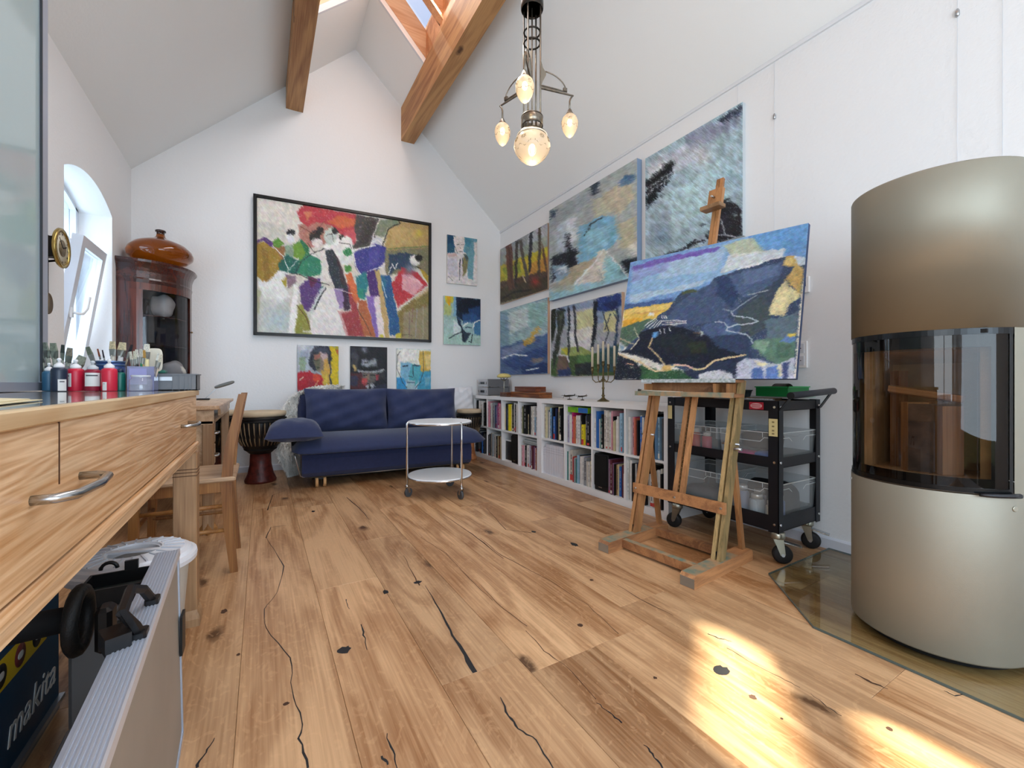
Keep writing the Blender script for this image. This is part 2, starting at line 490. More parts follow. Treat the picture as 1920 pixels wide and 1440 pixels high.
# floor: sub-floor with every plank a piece of its own
fm = MB().box(XL - .2, XR + .2, YF - .2, 5.6, -.06, -.014)
floor = struct(fm.build('floor', mat('subfloor', '3a2a1c', .9)))
seams = [-.0606 + .269 * k for k in range(-4, 12)]
joint_y = {-4: [1.2, 3.3], -3: [.4, 2.6], -2: [1.7, 3.9], -1: [.9, 3.05], 0: [3.665, .2], 1: [2.09, 3.55, -.4], 2: [1.241, 2.609], 3: [1.15, 3.2, .05],
           4: [1.153, 3.75], 5: [1.30, 2.96], 6: [2.41, .55], 7: [1.97, 3.4, .0], 8: [2.6, 1.0], 9: [3.1, .7], 10: [1.6, 4.0], 11: [2.2]}
PLANKS = []
for i in range(len(seams) - 1):
    x0, x1 = max(seams[i], XL - .02), min(seams[i + 1], XR + .02)
    if x1 - x0 < .02: continue
    ys = sorted([YF - .05, -1.0] + joint_y.get(i - 4, [2.0]) + [5.4])
    for a, b in zip(ys, ys[1:]):
        if b - a < .15: continue
        g = .0004; c = ((x0 + x1) / 2, (a + b) / 2)
        b_ = min(b, 5.40)
        hx, hy = (x1 - x0) / 2 - g, (b_ - a) / 2 - g
        m = MB(); e = .0010
        m.add([(-hx, -hy, -.014), (hx, -hy, -.014), (hx, hy, -.014), (-hx, hy, -.014),
               (-hx, -hy, -e), (hx, -hy, -e), (hx, hy, -e), (-hx, hy, -e),
               (-hx + e, -hy + e, 0), (hx - e, -hy + e, 0), (hx - e, hy - e, 0), (-hx + e, hy - e, 0)],
              [(8, 9, 10, 11), (4, 5, 9, 8), (5, 6, 10, 9), (6, 7, 11, 10), (7, 4, 8, 11), (0, 1, 5, 4), (1, 2, 6, 5), (2, 3, 7, 6), (3, 0, 4, 7)])
        p = m.build('plank', OAK, floor)
        p.location = (c[0], c[1], 0)
        PLANKS.append((x0, x1, a, b, p))
# filled cracks in the boards
CRACK = mat('crack_filler', '1d1d20', .5)
DARKV = mat('dark_vein', '4a3020', .7)
def crack(pts, wd, m_=CRACK):
    """pts photo pixels on the floor, wd half widths in metres; belongs to the plank it lies on"""
    P = [FL(x, y, .0005) for x, y in pts]
    mid = P[len(P) // 2]
    own = next((p for x0, x1, a, b, p in PLANKS if x0 <= mid.x <= x1 and a <= mid.y <= b), floor)
    rr = random.Random(int(pts[0][0]))
    Q = []
    for k in range(len(P) - 1):          # subdivide with a slight wander
        for j in range(4):
            t = j / 4
            q = P[k].lerp(P[k + 1], t)
            q += Vector((rr.uniform(-1, 1), 0, 0)) * .003
            Q.append((q, (wd[k] * (1 - t) + wd[k + 1] * t) * rr.uniform(.6, 1.3)))
    Q.append((P[-1], wd[-1]))
    mb = MB(); vs = []
    for i, (q, h) in enumerate(Q):
        d = (Q[min(i + 1, len(Q) - 1)][0] - Q[max(i - 1, 0)][0]).normalized()
        n = Vector((-d.y, d.x, 0)) * h
        vs += [q - n, q + n]
    mb.add(vs, [(2 * i, 2 * i + 1, 2 * i + 3, 2 * i + 2) for i in range(len(Q) - 1)])
    mb.build('crack', m_, own, W=True)
def z1(*p): return [(360 + x / 2.483, 860 + y / 2.483) for x, y in p]
def z2(*p): return [(900 + x / 2.483, 860 + y / 2.483) for x, y in p]
mm_ = .001
crack(z1((345, 365), (390, 440), (430, 500), (400, 620), (335, 700), (345, 790), (460, 930)), [mm_ * q for q in (1, 1.6, 2, 1.2, 1.3, 1.2, 1.6)])
crack(z1((460, 930), (465, 1080), (515, 1220), (500, 1300), (540, 1440)), [mm_ * q for q in (1.6, 1.1, 1.6, 2.2, 2.6)])
crack(z1((1085, 590), (1150, 700), (1200, 800), (1260, 890), (1318, 995)), [mm_ * q for q in (.8, 3, 4.5, 6, 8)])
crack(z1((790, 770), (800, 820), (815, 890)), [mm_ * q for q in (2.6, 3, 1.2)])
crack(z1((715, 655), (733, 700)), [mm_ * 1.8, mm_])
crack(z1((345, 370), (365, 320), (440, 310)), [mm_ * q for q in (3, 2.6, 1)])
crack(z1((350, 240), (375, 170), (440, 145)), [mm_ * q for q in (3.4, 2.4, 2)])
crack(z1((720, 180), (780, 230), (825, 285)), [mm_ * q for q in (3, 3, 1)])
crack(z1((985, 450), (1040, 560), (1060, 590)), [mm_ * q for q in (1, 2, 3)], DARKV)
crack(z1((1130, 230), (1230, 300), (1330, 370), (1450, 465)), [mm_ * q for q in (1, 1.6, 4, 2)], DARKV)
crack(z1((1065, 365), (1180, 440), (1290, 560), (1400, 660)), [mm_ * q for q in (1, 1.2, 1.3, 1)], DARKV)
crack(z1((20, 1440), (60, 1370), (105, 1300)), [mm_ * q for q in (3, 2, 1)])
crack(z1((905, 1280), (935, 1360), (955, 1440)), [mm_ * q for q in (1.4, 2.4, 1)])
crack(z1((880, 1385), (912, 1425)), [mm_ * 4, mm_ * 2])
crack(z1((180, 200), (205, 110)), [mm_ * 5, mm_ * 3], DARKV)
crack(z2((95, 1110), (130, 1200), (180, 1255), (260, 1310), (340, 1440)), [mm_ * q for q in (1.2, 3, 3, 2, 1.4)])
crack(z2((545, 1135), (600, 1180), (660, 1230)), [mm_ * q for q in (1, 1.5, 2.6)])
crack(z2((765, 1330), (800, 1375), (850, 1440)), [mm_ * q for q in (1, 2.4, 2)])
crack(z2((215, 800), (300, 895), (390, 955), (540, 1120)), [mm_ * q for q in (1, 1.5, 1, 1)], DARKV)
crack(z2((0, 370), (100, 450), (330, 570), (500, 680), (645, 815)), [mm_ * q for q in (1, 2.2, 1.2, 1, 1.6)], DARKV)
crack(z2((0, 590), (110, 700), (220, 780)), [mm_ * q for q in (.8, 1.2, 1.6)], DARKV)
crack(z2((30, 230), (120, 330), (240, 345)), [mm_ * q for q in (1, 2, 2.6)], DARKV)
crack(z2((1150, 880), (1250, 940), (1400, 1020), (1490, 1065)), [mm_ * q for q in (2.2, 1, .8, .8)])
crack(z2((1060, 815), (1110, 835), (1170, 850)), [mm_ * q for q in (2, 2.6, 1)])
crack(z2((640, 590), (760, 660), (900, 730)), [mm_ * q for q in (1, 2, 1)], DARKV)
crack(z2((230, 190), (340, 210), (430, 250)), [mm_ * q for q in (1, 1.6, 1)], DARKV)
crack([(1604, 1263), (1635, 1280), (1665, 1292)], [mm_ * q for q in (2, 5, 1.2)], DARKV)
crack([(1520, 1300), (1550, 1325), (1578, 1342)], [mm_ * q for q in (.6, 1.6, 1.2)])
crack([(1770, 1295), (1790, 1305), (1812, 1300)], [mm_ * q for q in (1, 2.2, 1)])
def knot(px, py, a, b, rz=0.0):
    c = FL(px, py, .0006)
    own = next((p for x0, x1, y0, y1, p in PLANKS if x0 <= c.x <= x1 and y0 <= c.y <= y1), floor)
    rr = random.Random(int(px * 3 + py))
    n = 14
    ring = [c + Vector((math.cos(t) * a * rr.uniform(.75, 1.25), math.sin(t) * b * rr.uniform(.75, 1.25), 0)) for t in [2 * math.pi * k / n for k in range(n)]]
    MB().add(ring, [tuple(range(n))]).build('knot', DARKV if a < .012 else CRACK, own, W=True)
for k in [(*z1((150, 710))[0], .011, .02), (*z1((712, 890))[0], .022, .02), (*z1((438, 1140))[0], .008, .007), (*z1((565, 245))[0], .012, .02), (*z1((900, 620))[0], .012, .02),
          (*z2((1125, 985))[0], .026, .020), (*z2((465, 775))[0], .010, .012), (*z2((1270, 1110))[0], .010, .010), (*z2((520, 565))[0], .010, .010), (*z2((815, 1020))[0], .006, .006),
          (*z2((440, 400))[0], .016, .03), (*z2((250, 340))[0], .012, .02), (1667, 1366, .008, .008), (*z1((215, 912))[0], .006, .008), (*z1((1050, 575))[0], .02, .014), (*z2((1405, 1210))[0], .004, .004)]:
    knot(*k)

def arch_pts(y0, y1, zs, rise, n=14):
    half = (y1 - y0) / 2; R = (half * half + rise * rise) / (2 * rise); yc = (y0 + y1) / 2; zc = zs + rise - R
    a = math.asin(half / R)
    return [(yc + R * math.sin(-a + 2 * a * k / n), zc + R * math.cos(-a + 2 * a * k / n)) for k in range(n + 1)]
# right wall, front wall (behind the camera, with an opening added for fill light), left wall with niches
struct(MB().box(XR, XR + .25, YF - .2, 5.4, -.06, EAVE + .3).build('wall_right', PLASTER))
bwl = MB().prism([(XL - .3, -.06), (XR + .3, -.06), (XR + .3, EAVE - .3), (XR, EAVE), (RX, RZ), (XL, EAVE), (XL - .3, EAVE - .3)][::-1], 0, .25, 'y')
bwl.v = [(x, y + bwy(x), z) for x, y, z in bwl.v]
struct(bwl.build('wall_back', PLASTER))
g = MB()
g.box(XL - .3, -.55, YF - .25, YF, -.06, 2.95).box(2.05, XR + .3, YF - .25, YF, -.06, 2.95).box(-.55, 2.05, YF - .25, YF, 2.5, 2.95)
g.prism([(XL - .3, 2.95), (XR + .3, 2.95), (RX, RZ + .3)], YF - .25, YF, 'y')
struct(g.build('wall_front', PLASTER))
g = MB(); T = XL - .42      # thick outer wall on the left
NY0, NY1, SP, RI, SILL = 3.708, 4.70, 2.293, .12, .98
g.box(T, XL, -.25, NY0, -.06, EAVE + .25).box(T, XL, NY1, 5.5, -.06, EAVE + .25).box(T, XL, NY0, NY1, -.06, SILL)
g.box(T, XL, YF - .2, -2.05, -.06, EAVE + .25).box(T, XL, -2.05, -.25, -.06, .75).box(T, XL, -2.05, -.25, 2.3, EAVE + .25)
ap = arch_pts(NY0, NY1, SP, RI)
poly = ap + [(NY1, EAVE + .25), (NY0, EAVE + .25)]
g.prism(poly[::-1], T, XL, 'x')
struct(g.build('wall_left', PLASTER))
# sloping ceiling with the glazed opening beside the ridge
SKY1, SKY0 = 4.30, -1.6
OX0, OX1 = 0.39, 1.47
def slab(x0, x1, y0, y1, th=.06):
    mb = MB(); a, b = roof(x0), roof(x1)
    mb.add([(x0, y0, a), (x1, y0, b), (x1, y1, b), (x0, y1, a), (x0, y0, a + th), (x1, y0, b + th), (x1, y1, b + th), (x0, y1, a + th)],
           [(0, 1, 2, 3)[::-1], (4, 5, 6, 7), (0, 1, 5, 4), (1, 2, 6, 5), (2, 3, 7, 6), (3, 0, 4, 7)])
    return mb
g = MB()
for a in [(XL - .35, OX0, YF - .2, 5.6), (OX0, RX, SKY1, 5.6), (RX, OX1, SKY1, 5.6), (OX1, XR + .3, YF - .2, 5.6), (OX0, RX, YF - .2, SKY0), (RX, OX1, YF - .2, SKY0)]:
    q = slab(*a); g.add(q.v, q.f)
struct(g.build('ceiling', CEIL))
# outer roof covering over the plaster so no light leaks at the eaves is part of the ceiling slab; purlins
bz = 3.885
b1 = struct(MB().box(.223, .388, YF, bwy(.3), 3.885, 4.16).build('ceiling_beam', BEAM)); b1['label'] = 'left exposed timber purlin running to the back wall'
b2 = struct(MB().box(1.444, 1.60, YF, bwy(1.5), 3.84, 4.24).build('ceiling_beam', BEAM)); b2['label'] = 'right exposed timber purlin above the chandelier'
# roof glazing
sk = thing('window_1', 'glazed skylight with pale timber rafters along the roof ridge', 'skylight', (RX, SKY1, RZ)); sk['kind'] = 'structure'
def slope_box(x0, x1, y0, y1, h0, h1):
    """a piece lying along the roof pitch between heights h0..h1 above the plaster plane"""
    mb = MB(); a, b = roof(x0), roof(x1)
    mb.add([(x0, y0, a + h0), (x1, y0, b + h0), (x1, y1, b + h0), (x0, y1, a + h0), (x0, y0, a + h1), (x1, y0, b + h1), (x1, y1, b + h1), (x0, y1, a + h1)],
           [(3, 2, 1, 0), (4, 5, 6, 7), (0, 1, 5, 4), (1, 2, 6, 5), (2, 3, 7, 6), (3, 0, 4, 7)])
    return mb
slope_box(RX, OX1, SKY1 - .025, SKY1 + .002, -.004, .066).build('trim', TRIMW, sk, W=True)
slope_box(OX0, RX, SKY1 - .025, SKY1 + .002, -.004, .066).build('trim', TRIMW, sk, W=True)
PALE = wood('pale_lining', 'e9cfb0', 'c39a78', 0, 1.0, .6, knots=3.5, ring=24)
slope_box(RX, OX1 + .02, SKY1 - .03, SKY1 + .06, .066, .36).build('end_board', PALE, sk, W=True)
slope_box(OX0 - .02, RX, SKY1 - .03, SKY1 + .06, .066, .36).build('end_board', PALE, sk, W=True)
slope_box(OX1, OX1 + .05, SKY0, SKY1, .06, .40).build('side_board', RAFT, sk, W=True)
yy = SKY1 - .42
k = 0
while yy > SKY0:
    slope_box(RX, OX1, yy - .09, yy, .12, .36).build('rafter', RAFT, sk, W=True)
    k += 1; yy -= .62
slope_box(RX - .04, RX + .05, SKY0, SKY1, .14, .37).build('ridge_board', RAFT, sk, W=True)
for q in range(10):
    y0 = SKY1 - .59 * (q + 1); slope_box(OX0, RX, y0 + .004, y0 + .586, .10, .14).build('lining_board', RAFT, sk, W=True)
slope_box(RX, OX1 + .05, SKY0, SKY1, .37, .378).build('pane', glass('roof_glass', (.93, .97, 1), 0, .02), sk, W=True)
slope_box(OX0 - .05, RX, SKY0, SKY1 + .06, .37, .42).build('roof_cover', mat('roof_cover', '777777', .8), sk, W=True)
# baseboards and picture rail
BBM = mat('baseboard_white', 'd9dde6', .5)
struct(MB().prism([(XR, 0), (XR - .016, 0), (XR - .016, .055), (XR - .006, .065), (XR, .065)], YF, 5.0, 'y').build('baseboard_right', BBM))
q = MB().prism([(0, 0), (0, .065), (-.006, .065), (-.016, .055), (-.016, 0)], XL, XR, 'x'); q.v = [(x, y + bwy(x), z) for x, y, z in q.v]
struct(q.build('baseboard_back', BBM))
struct(MB().prism([(XL, 0), (XL + .016, 0), (XL + .016, .055), (XL, .065)][::-1], YF, 5.29, 'y').build('baseboard_left', BBM))
struct(MB().prism([(XR, 2.925), (XR - .014, 2.925), (XR - .014, 2.945), (XR - .012, 2.949), (XR, 2.949)], YF, 5.0, 'y').build('trim_1', TRIMW))
# arched window in the left wall
wn = thing('window_2', 'white window with one sash tilted inward in the arched niche', 'window', (XL - .2, 4.2, SILL)); wn['kind'] = 'structure'
PVC = mat('white_pvc', 'dfe3ea', .3)
GL = glass('window_glass', (.93, .97, 1.0), 0, .04)
xo = XL - .27
fr = MB()
fr.box(xo, xo + .07, NY0, NY0 + .06, SILL, SP + .02).box(xo, xo + .07, NY1 - .06, NY1, SILL, SP + .02).box(xo, xo + .07, NY0, NY1, SILL, SILL + .06)
fr.box(xo, xo + .07, NY0 + .06, NY1 - .06, 1.97, 2.04).box(xo, xo + .07, 4.06, 4.13, SILL + .06, 1.97)
ai = arch_pts(NY0 + .06, NY1 - .06, SP, RI * .72)
for i in range(len(ap) - 1):
    a, b, c, d = ap[i], ap[i + 1], ai[i + 1], ai[i]
    fr.prism([a, b, c, d], xo, xo + .07, 'x')
fr.build('window_frame', PVC, wn, W=True)
MB().prism([(NY0 + .06, 2.04), (NY1 - .06, 2.04)] + ai[::-1], xo + .03, xo + .036, 'x').build('pane', GL, wn, W=True)
def sash(y0, y1, z0, z1, tilt, nm='sash'):
    s = MB(); h = z1 - z0; d = .06; wd = .07
    parts = [(y0, y1, 0, wd), (y0, y1, h - wd, h), (y0, y0 + wd, wd, h - wd), (y1 - wd, y1, wd, h - wd)]
    for a, b, c, e in parts: s.box(0, d, a, b, c, e)
    pn = MB().box(.025, .033, y0 + wd, y1 - wd, wd, h - wd)
    ct, st = math.cos(tilt), math.sin(tilt)
    X0 = xo + .055
    for mb in (s, pn): mb.v = [(X0 + x * ct + z * st, y, z0 + z * ct - x * st) for x, y, z in mb.v]
    so = s.build(nm, PVC, wn, W=True)
    pn.build('pane', GL, so, W=True)
    return so, (lambda x, y, z: (X0 + x * ct + z * st, y, z0 + z * ct - x * st))
sash(NY0 + .05, 4.09, SILL + .04, 1.98, 0)
so, tf = sash(4.12, NY1 - .06, SILL + .04, 1.99, math.radians(8.2))
h = MB(); h.cbox(tf(.066, 4.155, .42), (.014, .03, .07)); h.tube([tf(.07, 4.155, .42), tf(.11, 4.155, .42), tf(.115, 4.19, .425), tf(.115, 4.25, .47), tf(.113, 4.262, .56)], .009, 8)
h.build('handle', WHITE, so, W=True)
MB().box(T + .02, T + .06, NY0, NY1, SILL - .02, SILL + .01).build('outer_sill', TRIMW, wn, W=True)
# openings added out of view behind the camera so fill light can enter
dr = thing('added_door', 'unseen garden door added behind the viewpoint for fill light', 'door', (.75, YF - .1, 0)); dr['kind'] = 'structure'
s = MB()
for a in [(-.55, -.47), (.71, .79), (1.97, 2.05)]: s.box(a[0], a[1], YF - .16, YF - .1, 0, 2.5)
s.box(-.55, 2.05, YF - .16, YF - .1, 2.42, 2.5).box(-.55, 2.05, YF - .16, YF - .1, -.01, .1)
s.build('door_frame', PVC, dr, W=True)
wd3 = thing('added_window', 'unseen side window added behind the viewpoint for fill light', 'window', (XL - .2, -1.1, .75)); wd3['kind'] = 'structure'
s = MB(); xo3 = XL - .3
for a in [(-2.05, -1.98), (-1.18, -1.12), (-.32, -.25)]: s.box(xo3, xo3 + .06, a[0], a[1], .75, 2.3)
s.box(xo3, xo3 + .06, -2.05, -.25, .75, .82).box(xo3, xo3 + .06, -2.05, -.25, 2.23, 2.3)
s.build('window_frame', PVC, wd3, W=True)

struct(MB().box(-30, 30, -30, 30, -.20, -.10).build('ground', mat('lawn', '2e3c22', .95, var=.4, vscale=3)))
# ================================================================ PAINTINGS (brushwork as vertex colour on finely divided canvases)
def vnoise(x, y, s, seed):
    r = np.random.RandomState(seed)
    n = 128
    gtab = r.rand(n, n)
    x = x / s + 37.3; y = y / s + 91.7
    xi = np.floor(x).astype(int); yi = np.floor(y).astype(int)
    fx = x - xi; fy = y - yi
    fx = fx * fx * (3 - 2 * fx); fy = fy * fy * (3 - 2 * fy)
    a = gtab[xi % n, yi % n]; b = gtab[(xi + 1) % n, yi % n]; c = gtab[xi % n, (yi + 1) % n]; d = gtab[(xi + 1) % n, (yi + 1) % n]
    return (a * (1 - fx) + b * fx) * (1 - fy) + (c * (1 - fx) + d * fx) * fy
def srgb(h): return np.array([int(h[i:i + 2], 16) / 255 for i in (0, 2, 4)])
def inpoly(x, y, P):
    r = np.zeros(x.shape, bool); n = len(P)
    for i in range(n):
        x0, y0 = P[i]; x1, y1 = P[(i + 1) % n]
        if y0 == y1: continue
        c = (y0 > y) != (y1 > y)
        r ^= c & (x < (x1 - x0) * (y - y0) / (y1 - y0) + x0)
    return r
def segdist(x, y, P):
    d = np.full(x.shape, 1e9)
    for (x0, y0), (x1, y1) in zip(P, P[1:]):
        dx, dy = x1 - x0, y1 - y0
        t = np.clip(((x - x0) * dx + (y - y0) * dy) / (dx * dx + dy * dy + 1e-9), 0, 1)
        d = np.minimum(d, np.hypot(x - x0 - t * dx, y - y0 - t * dy))
    return d
def paint(X, Y, script, org, sc, seed=1, warp=6.0, ang=.9, grain=.10, base='d8d4c8', blot=.10, passes=4, sub=0, feather=5.0):
    """X, Y: where each canvas vertex falls in the working drawing; script lines P/L/E/G draw over each other"""
    x = (X - org[0]) * sc; y = (Y - org[1]) * sc
    if passes > 1:
        acc = 0
        for k in range(passes):
            acc = acc + paint(X, Y, script, org, sc, seed, warp, ang, grain, base, blot, 1, k, feather)
        return acc / passes
    wx = (vnoise(x, y, 38, seed) - .5) * 2 * warp + (vnoise(x, y, 9 + sub, seed + 1 + 40 * sub) - .5) * warp * 1.5
    wy = (vnoise(x, y, 38, seed + 2) - .5) * 2 * warp + (vnoise(x, y, 9 + sub, seed + 3 + 40 * sub) - .5) * warp * 1.5
    ca, sa = math.cos(ang), math.sin(ang)
    u0 = x * ca + y * sa; v0 = -x * sa + y * ca
    fe = (vnoise(u0, v0 * 7, 30, seed + 15 + 10 * sub) - .5) * feather * warp + (vnoise(-v0, u0 * 6, 24, seed + 16 + 10 * sub) - .5) * 0
    wx = wx + fe * ca; wy = wy + fe * sa
    x2, y2 = x + wx, y + wy
    C = np.empty(x.shape + (3,)); C[:] = srgb(base)
    ragged = vnoise(x, y, 5, seed + 9)
    for ln in script.strip().splitlines():
        tk = ln.split()
        if not tk: continue
        op = tk[0]; col, al = (tk[1].split('*') + ['1'])[:2]; al = float(al); c = srgb(col)
        if op == 'P':
            P = [tuple(map(float, q.split(','))) for q in tk[2:]]
            m = inpoly(x2, y2, P) * al
        elif op == 'L':
            wd = float(tk[2]); P = [tuple(map(float, q.split(','))) for q in tk[3:]]
            m = (segdist(x2 * .5 + x * .5, y2 * .5 + y * .5, P) < wd * (.6 + .8 * ragged)) * al
        elif op == 'E':
            cx, cy, rx, ry = map(float, tk[2].split(','))
            m = ((((x2 - cx) / rx) ** 2 + ((y2 - cy) / ry) ** 2) < 1) * al
        else:
            cx, cy, r = map(float, tk[2].split(','))
            m = np.exp(-((x2 - cx) ** 2 + (y2 - cy) ** 2) / (r * r)) * al * (.7 + .6 * vnoise(x, y, 14, seed + 5))
            m = np.clip(m, 0, 1)
        m = m * (1 - .25 * (ragged > .8))
        C += (c - C) * m[..., None]
    ca, sa = math.cos(ang), math.sin(ang)
    u = x * ca + y * sa; v = -x * sa + y * ca
    st = vnoise(u, v * 6, 26, seed + 6) - .5; st2 = vnoise(x, y, 22, seed + 7) - .5; st3 = vnoise(u * 1.0, v * 3, 7, seed + 8) - .5
    st4 = vnoise(u0, v0 * 9, 16, seed + 21) - .5
    C += (st4 * grain * .5)[..., None]
    C *= (1 + grain * .9 * st + blot * 1.2 * st2 + grain * .6 * st3)[..., None]
    hue = np.stack([vnoise(x, y, 17, seed + 11 + k) - .5 for k in range(3)], -1)
    C += hue * .05
    g = C.mean(-1, keepdims=True)
    return np.clip(g + (C - g) * .86, 0, 1)
def cmat(name='oil_paint'):
    if name in MATS: return MATS[name]
    m = bpy.data.materials.new(name); MATS[name] = m; m.use_nodes = True
    nt = m.node_tree; N = nt.nodes; L = nt.links; b = N['Principled BSDF']
    a = N.new('ShaderNodeAttribute'); a.attribute_name = 'paint'
    L.new(a.outputs['Color'], b.inputs['Base Color'])
    b.inputs['Roughness'].default_value = .5; b.inputs['Specular IOR Level'].default_value = .3
    tc = N.new('ShaderNodeTexCoord'); n = N.new('ShaderNodeTexNoise'); n.inputs['Scale'].default_value = 70; n.inputs['Detail'].default_value = 3
    L.new(tc.outputs['Object'], n.inputs[0])
    bn = N.new('ShaderNodeBump'); bn.inputs['Strength'].default_value = .25; bn.inputs['Distance'].default_value = .003
    L.new(n.outputs[0], bn.inputs['Height']); L.new(bn.outputs[0], b.inputs['Normal'])
    return m
CANVAS_EDGE = mat('canvas_edge', 'd9d4c8', .8)
def canvas(name, label, corners, thick, script, org, sc, res=1.15, edge=None, group=None, cat='painting', parent=None, **kw):
    """corners: world TL, TR, BR, BL of the painted face; the body lies behind it by 'thick'"""
    TL, TR, BR, BLc = [Vector(c) for c in corners]
    nrm = (BLc - TL).cross(TR - TL).normalized()     # towards the viewer
    def pj(p):
        Z = SN * p[0] + CS * p[1]; l = CS * p[0] - SN * p[1]
        return CX + F_PX * l / Z, CY - F_PX * (p[2] - EYE) / Z
    q = [pj(c) for c in (TL, TR, BR, BLc)]
    nu = max(24, int(max(math.dist(q[0], q[1]), math.dist(q[3], q[2])) / res)); nv = max(24, int(max(math.dist(q[0], q[3]), math.dist(q[1], q[2])) / res))
    U, V = np.meshgrid(np.linspace(0, 1, nu + 1), np.linspace(0, 1, nv + 1))
    A = [np.array(c) for c in (TL, TR, BR, BLc)]
    Pw = (A[0] * ((1 - U) * (1 - V))[..., None] + A[1] * (U * (1 - V))[..., None] + A[2] * (U * V)[..., None] + A[3] * ((1 - U) * V)[..., None])
    Zp = SN * Pw[..., 0] + CS * Pw[..., 1]
    X = CX + F_PX * (CS * Pw[..., 0] - SN * Pw[..., 1]) / Zp; Y = CY - F_PX * (Pw[..., 2] - EYE) / Zp
    C = paint(X, Y, script, org, sc, **kw)
    o0 = Vector(((TL + BR) / 2))
    if parent is None: base = o0
    else: base = world_of(parent).translation
    vs = (Pw.reshape(-1, 3) - np.array(base)).tolist()
    n0 = len(vs)
    idx = np.arange((nu + 1) * (nv + 1)).reshape(nv + 1, nu + 1)
    F = np.stack([idx[:-1, :-1], idx[1:, :-1], idx[1:, 1:], idx[:-1, 1:]], -1).reshape(-1, 4).tolist()
    rim = [0, nu, (nv + 1) * (nu + 1) - 1, nv * (nu + 1)]
    back = [Vector(vs[k]) - nrm * thick for k in rim]; frontc = [Vector(vs[k]) for k in rim]
    vs += [tuple(p) for p in frontc] + [tuple(p) for p in back]
    nf = len(F)
    for k in range(4):
        j = (k + 1) % 4
        F.append([n0 + k, n0 + j, n0 + 4 + j, n0 + 4 + k])
    F.append([n0 + 4, n0 + 5, n0 + 6, n0 + 7])
    me = bpy.data.meshes.new(name); me.from_pydata(vs, [], F)
    me.materials.append(cmat()); me.materials.append(edge or CANVAS_EDGE)
    mi = np.zeros(len(F), int); mi[nf:] = 1; me.polygons.foreach_set('material_index', mi)
    lc = np.where(C <= .04045, C / 12.92, ((C + .055) / 1.055) ** 2.4)
    full = np.ones((len(vs), 4)); full[:n0, :3] = lc.reshape(-1, 3)
    at = me.attributes.new('paint', 'FLOAT_COLOR', 'POINT'); at.data.foreach_set('color', full.astype(np.float32).ravel())
    me.update()
    o = link(name, me, parent)
    if parent is None:
        o.location = base
        tag(o, label, cat, group)
    return o, nrm

def on_back(tl, tr, br, bl, off=.03, snap=True):
    P = [PB(*c, off) for c in (tl, tr, br, bl)]
    x0 = (P[0].x + P[3].x) / 2; x1 = (P[1].x + P[2].x) / 2; zt = (P[0].z + P[1].z) / 2; zb = (P[2].z + P[3].z) / 2
    f = lambda x, z: (x, BW0 - off - BWK * x, z)
    return [f(x0, zt), f(x1, zt), f(x1, zb), f(x0, zb)]
def on_right(tl, tr, br, bl, X=2.72):
    P = [PX(*c, X) for c in (tl, tr, br, bl)]
    y0 = (P[0].y + P[3].y) / 2; y1 = (P[1].y + P[2].y) / 2; zt = (P[0].z + P[1].z) / 2; zb = (P[2].z + P[3].z) / 2
    return [(X, y0, zt), (X, y1, zt), (X, y1, zb), (X, y0, zb)]

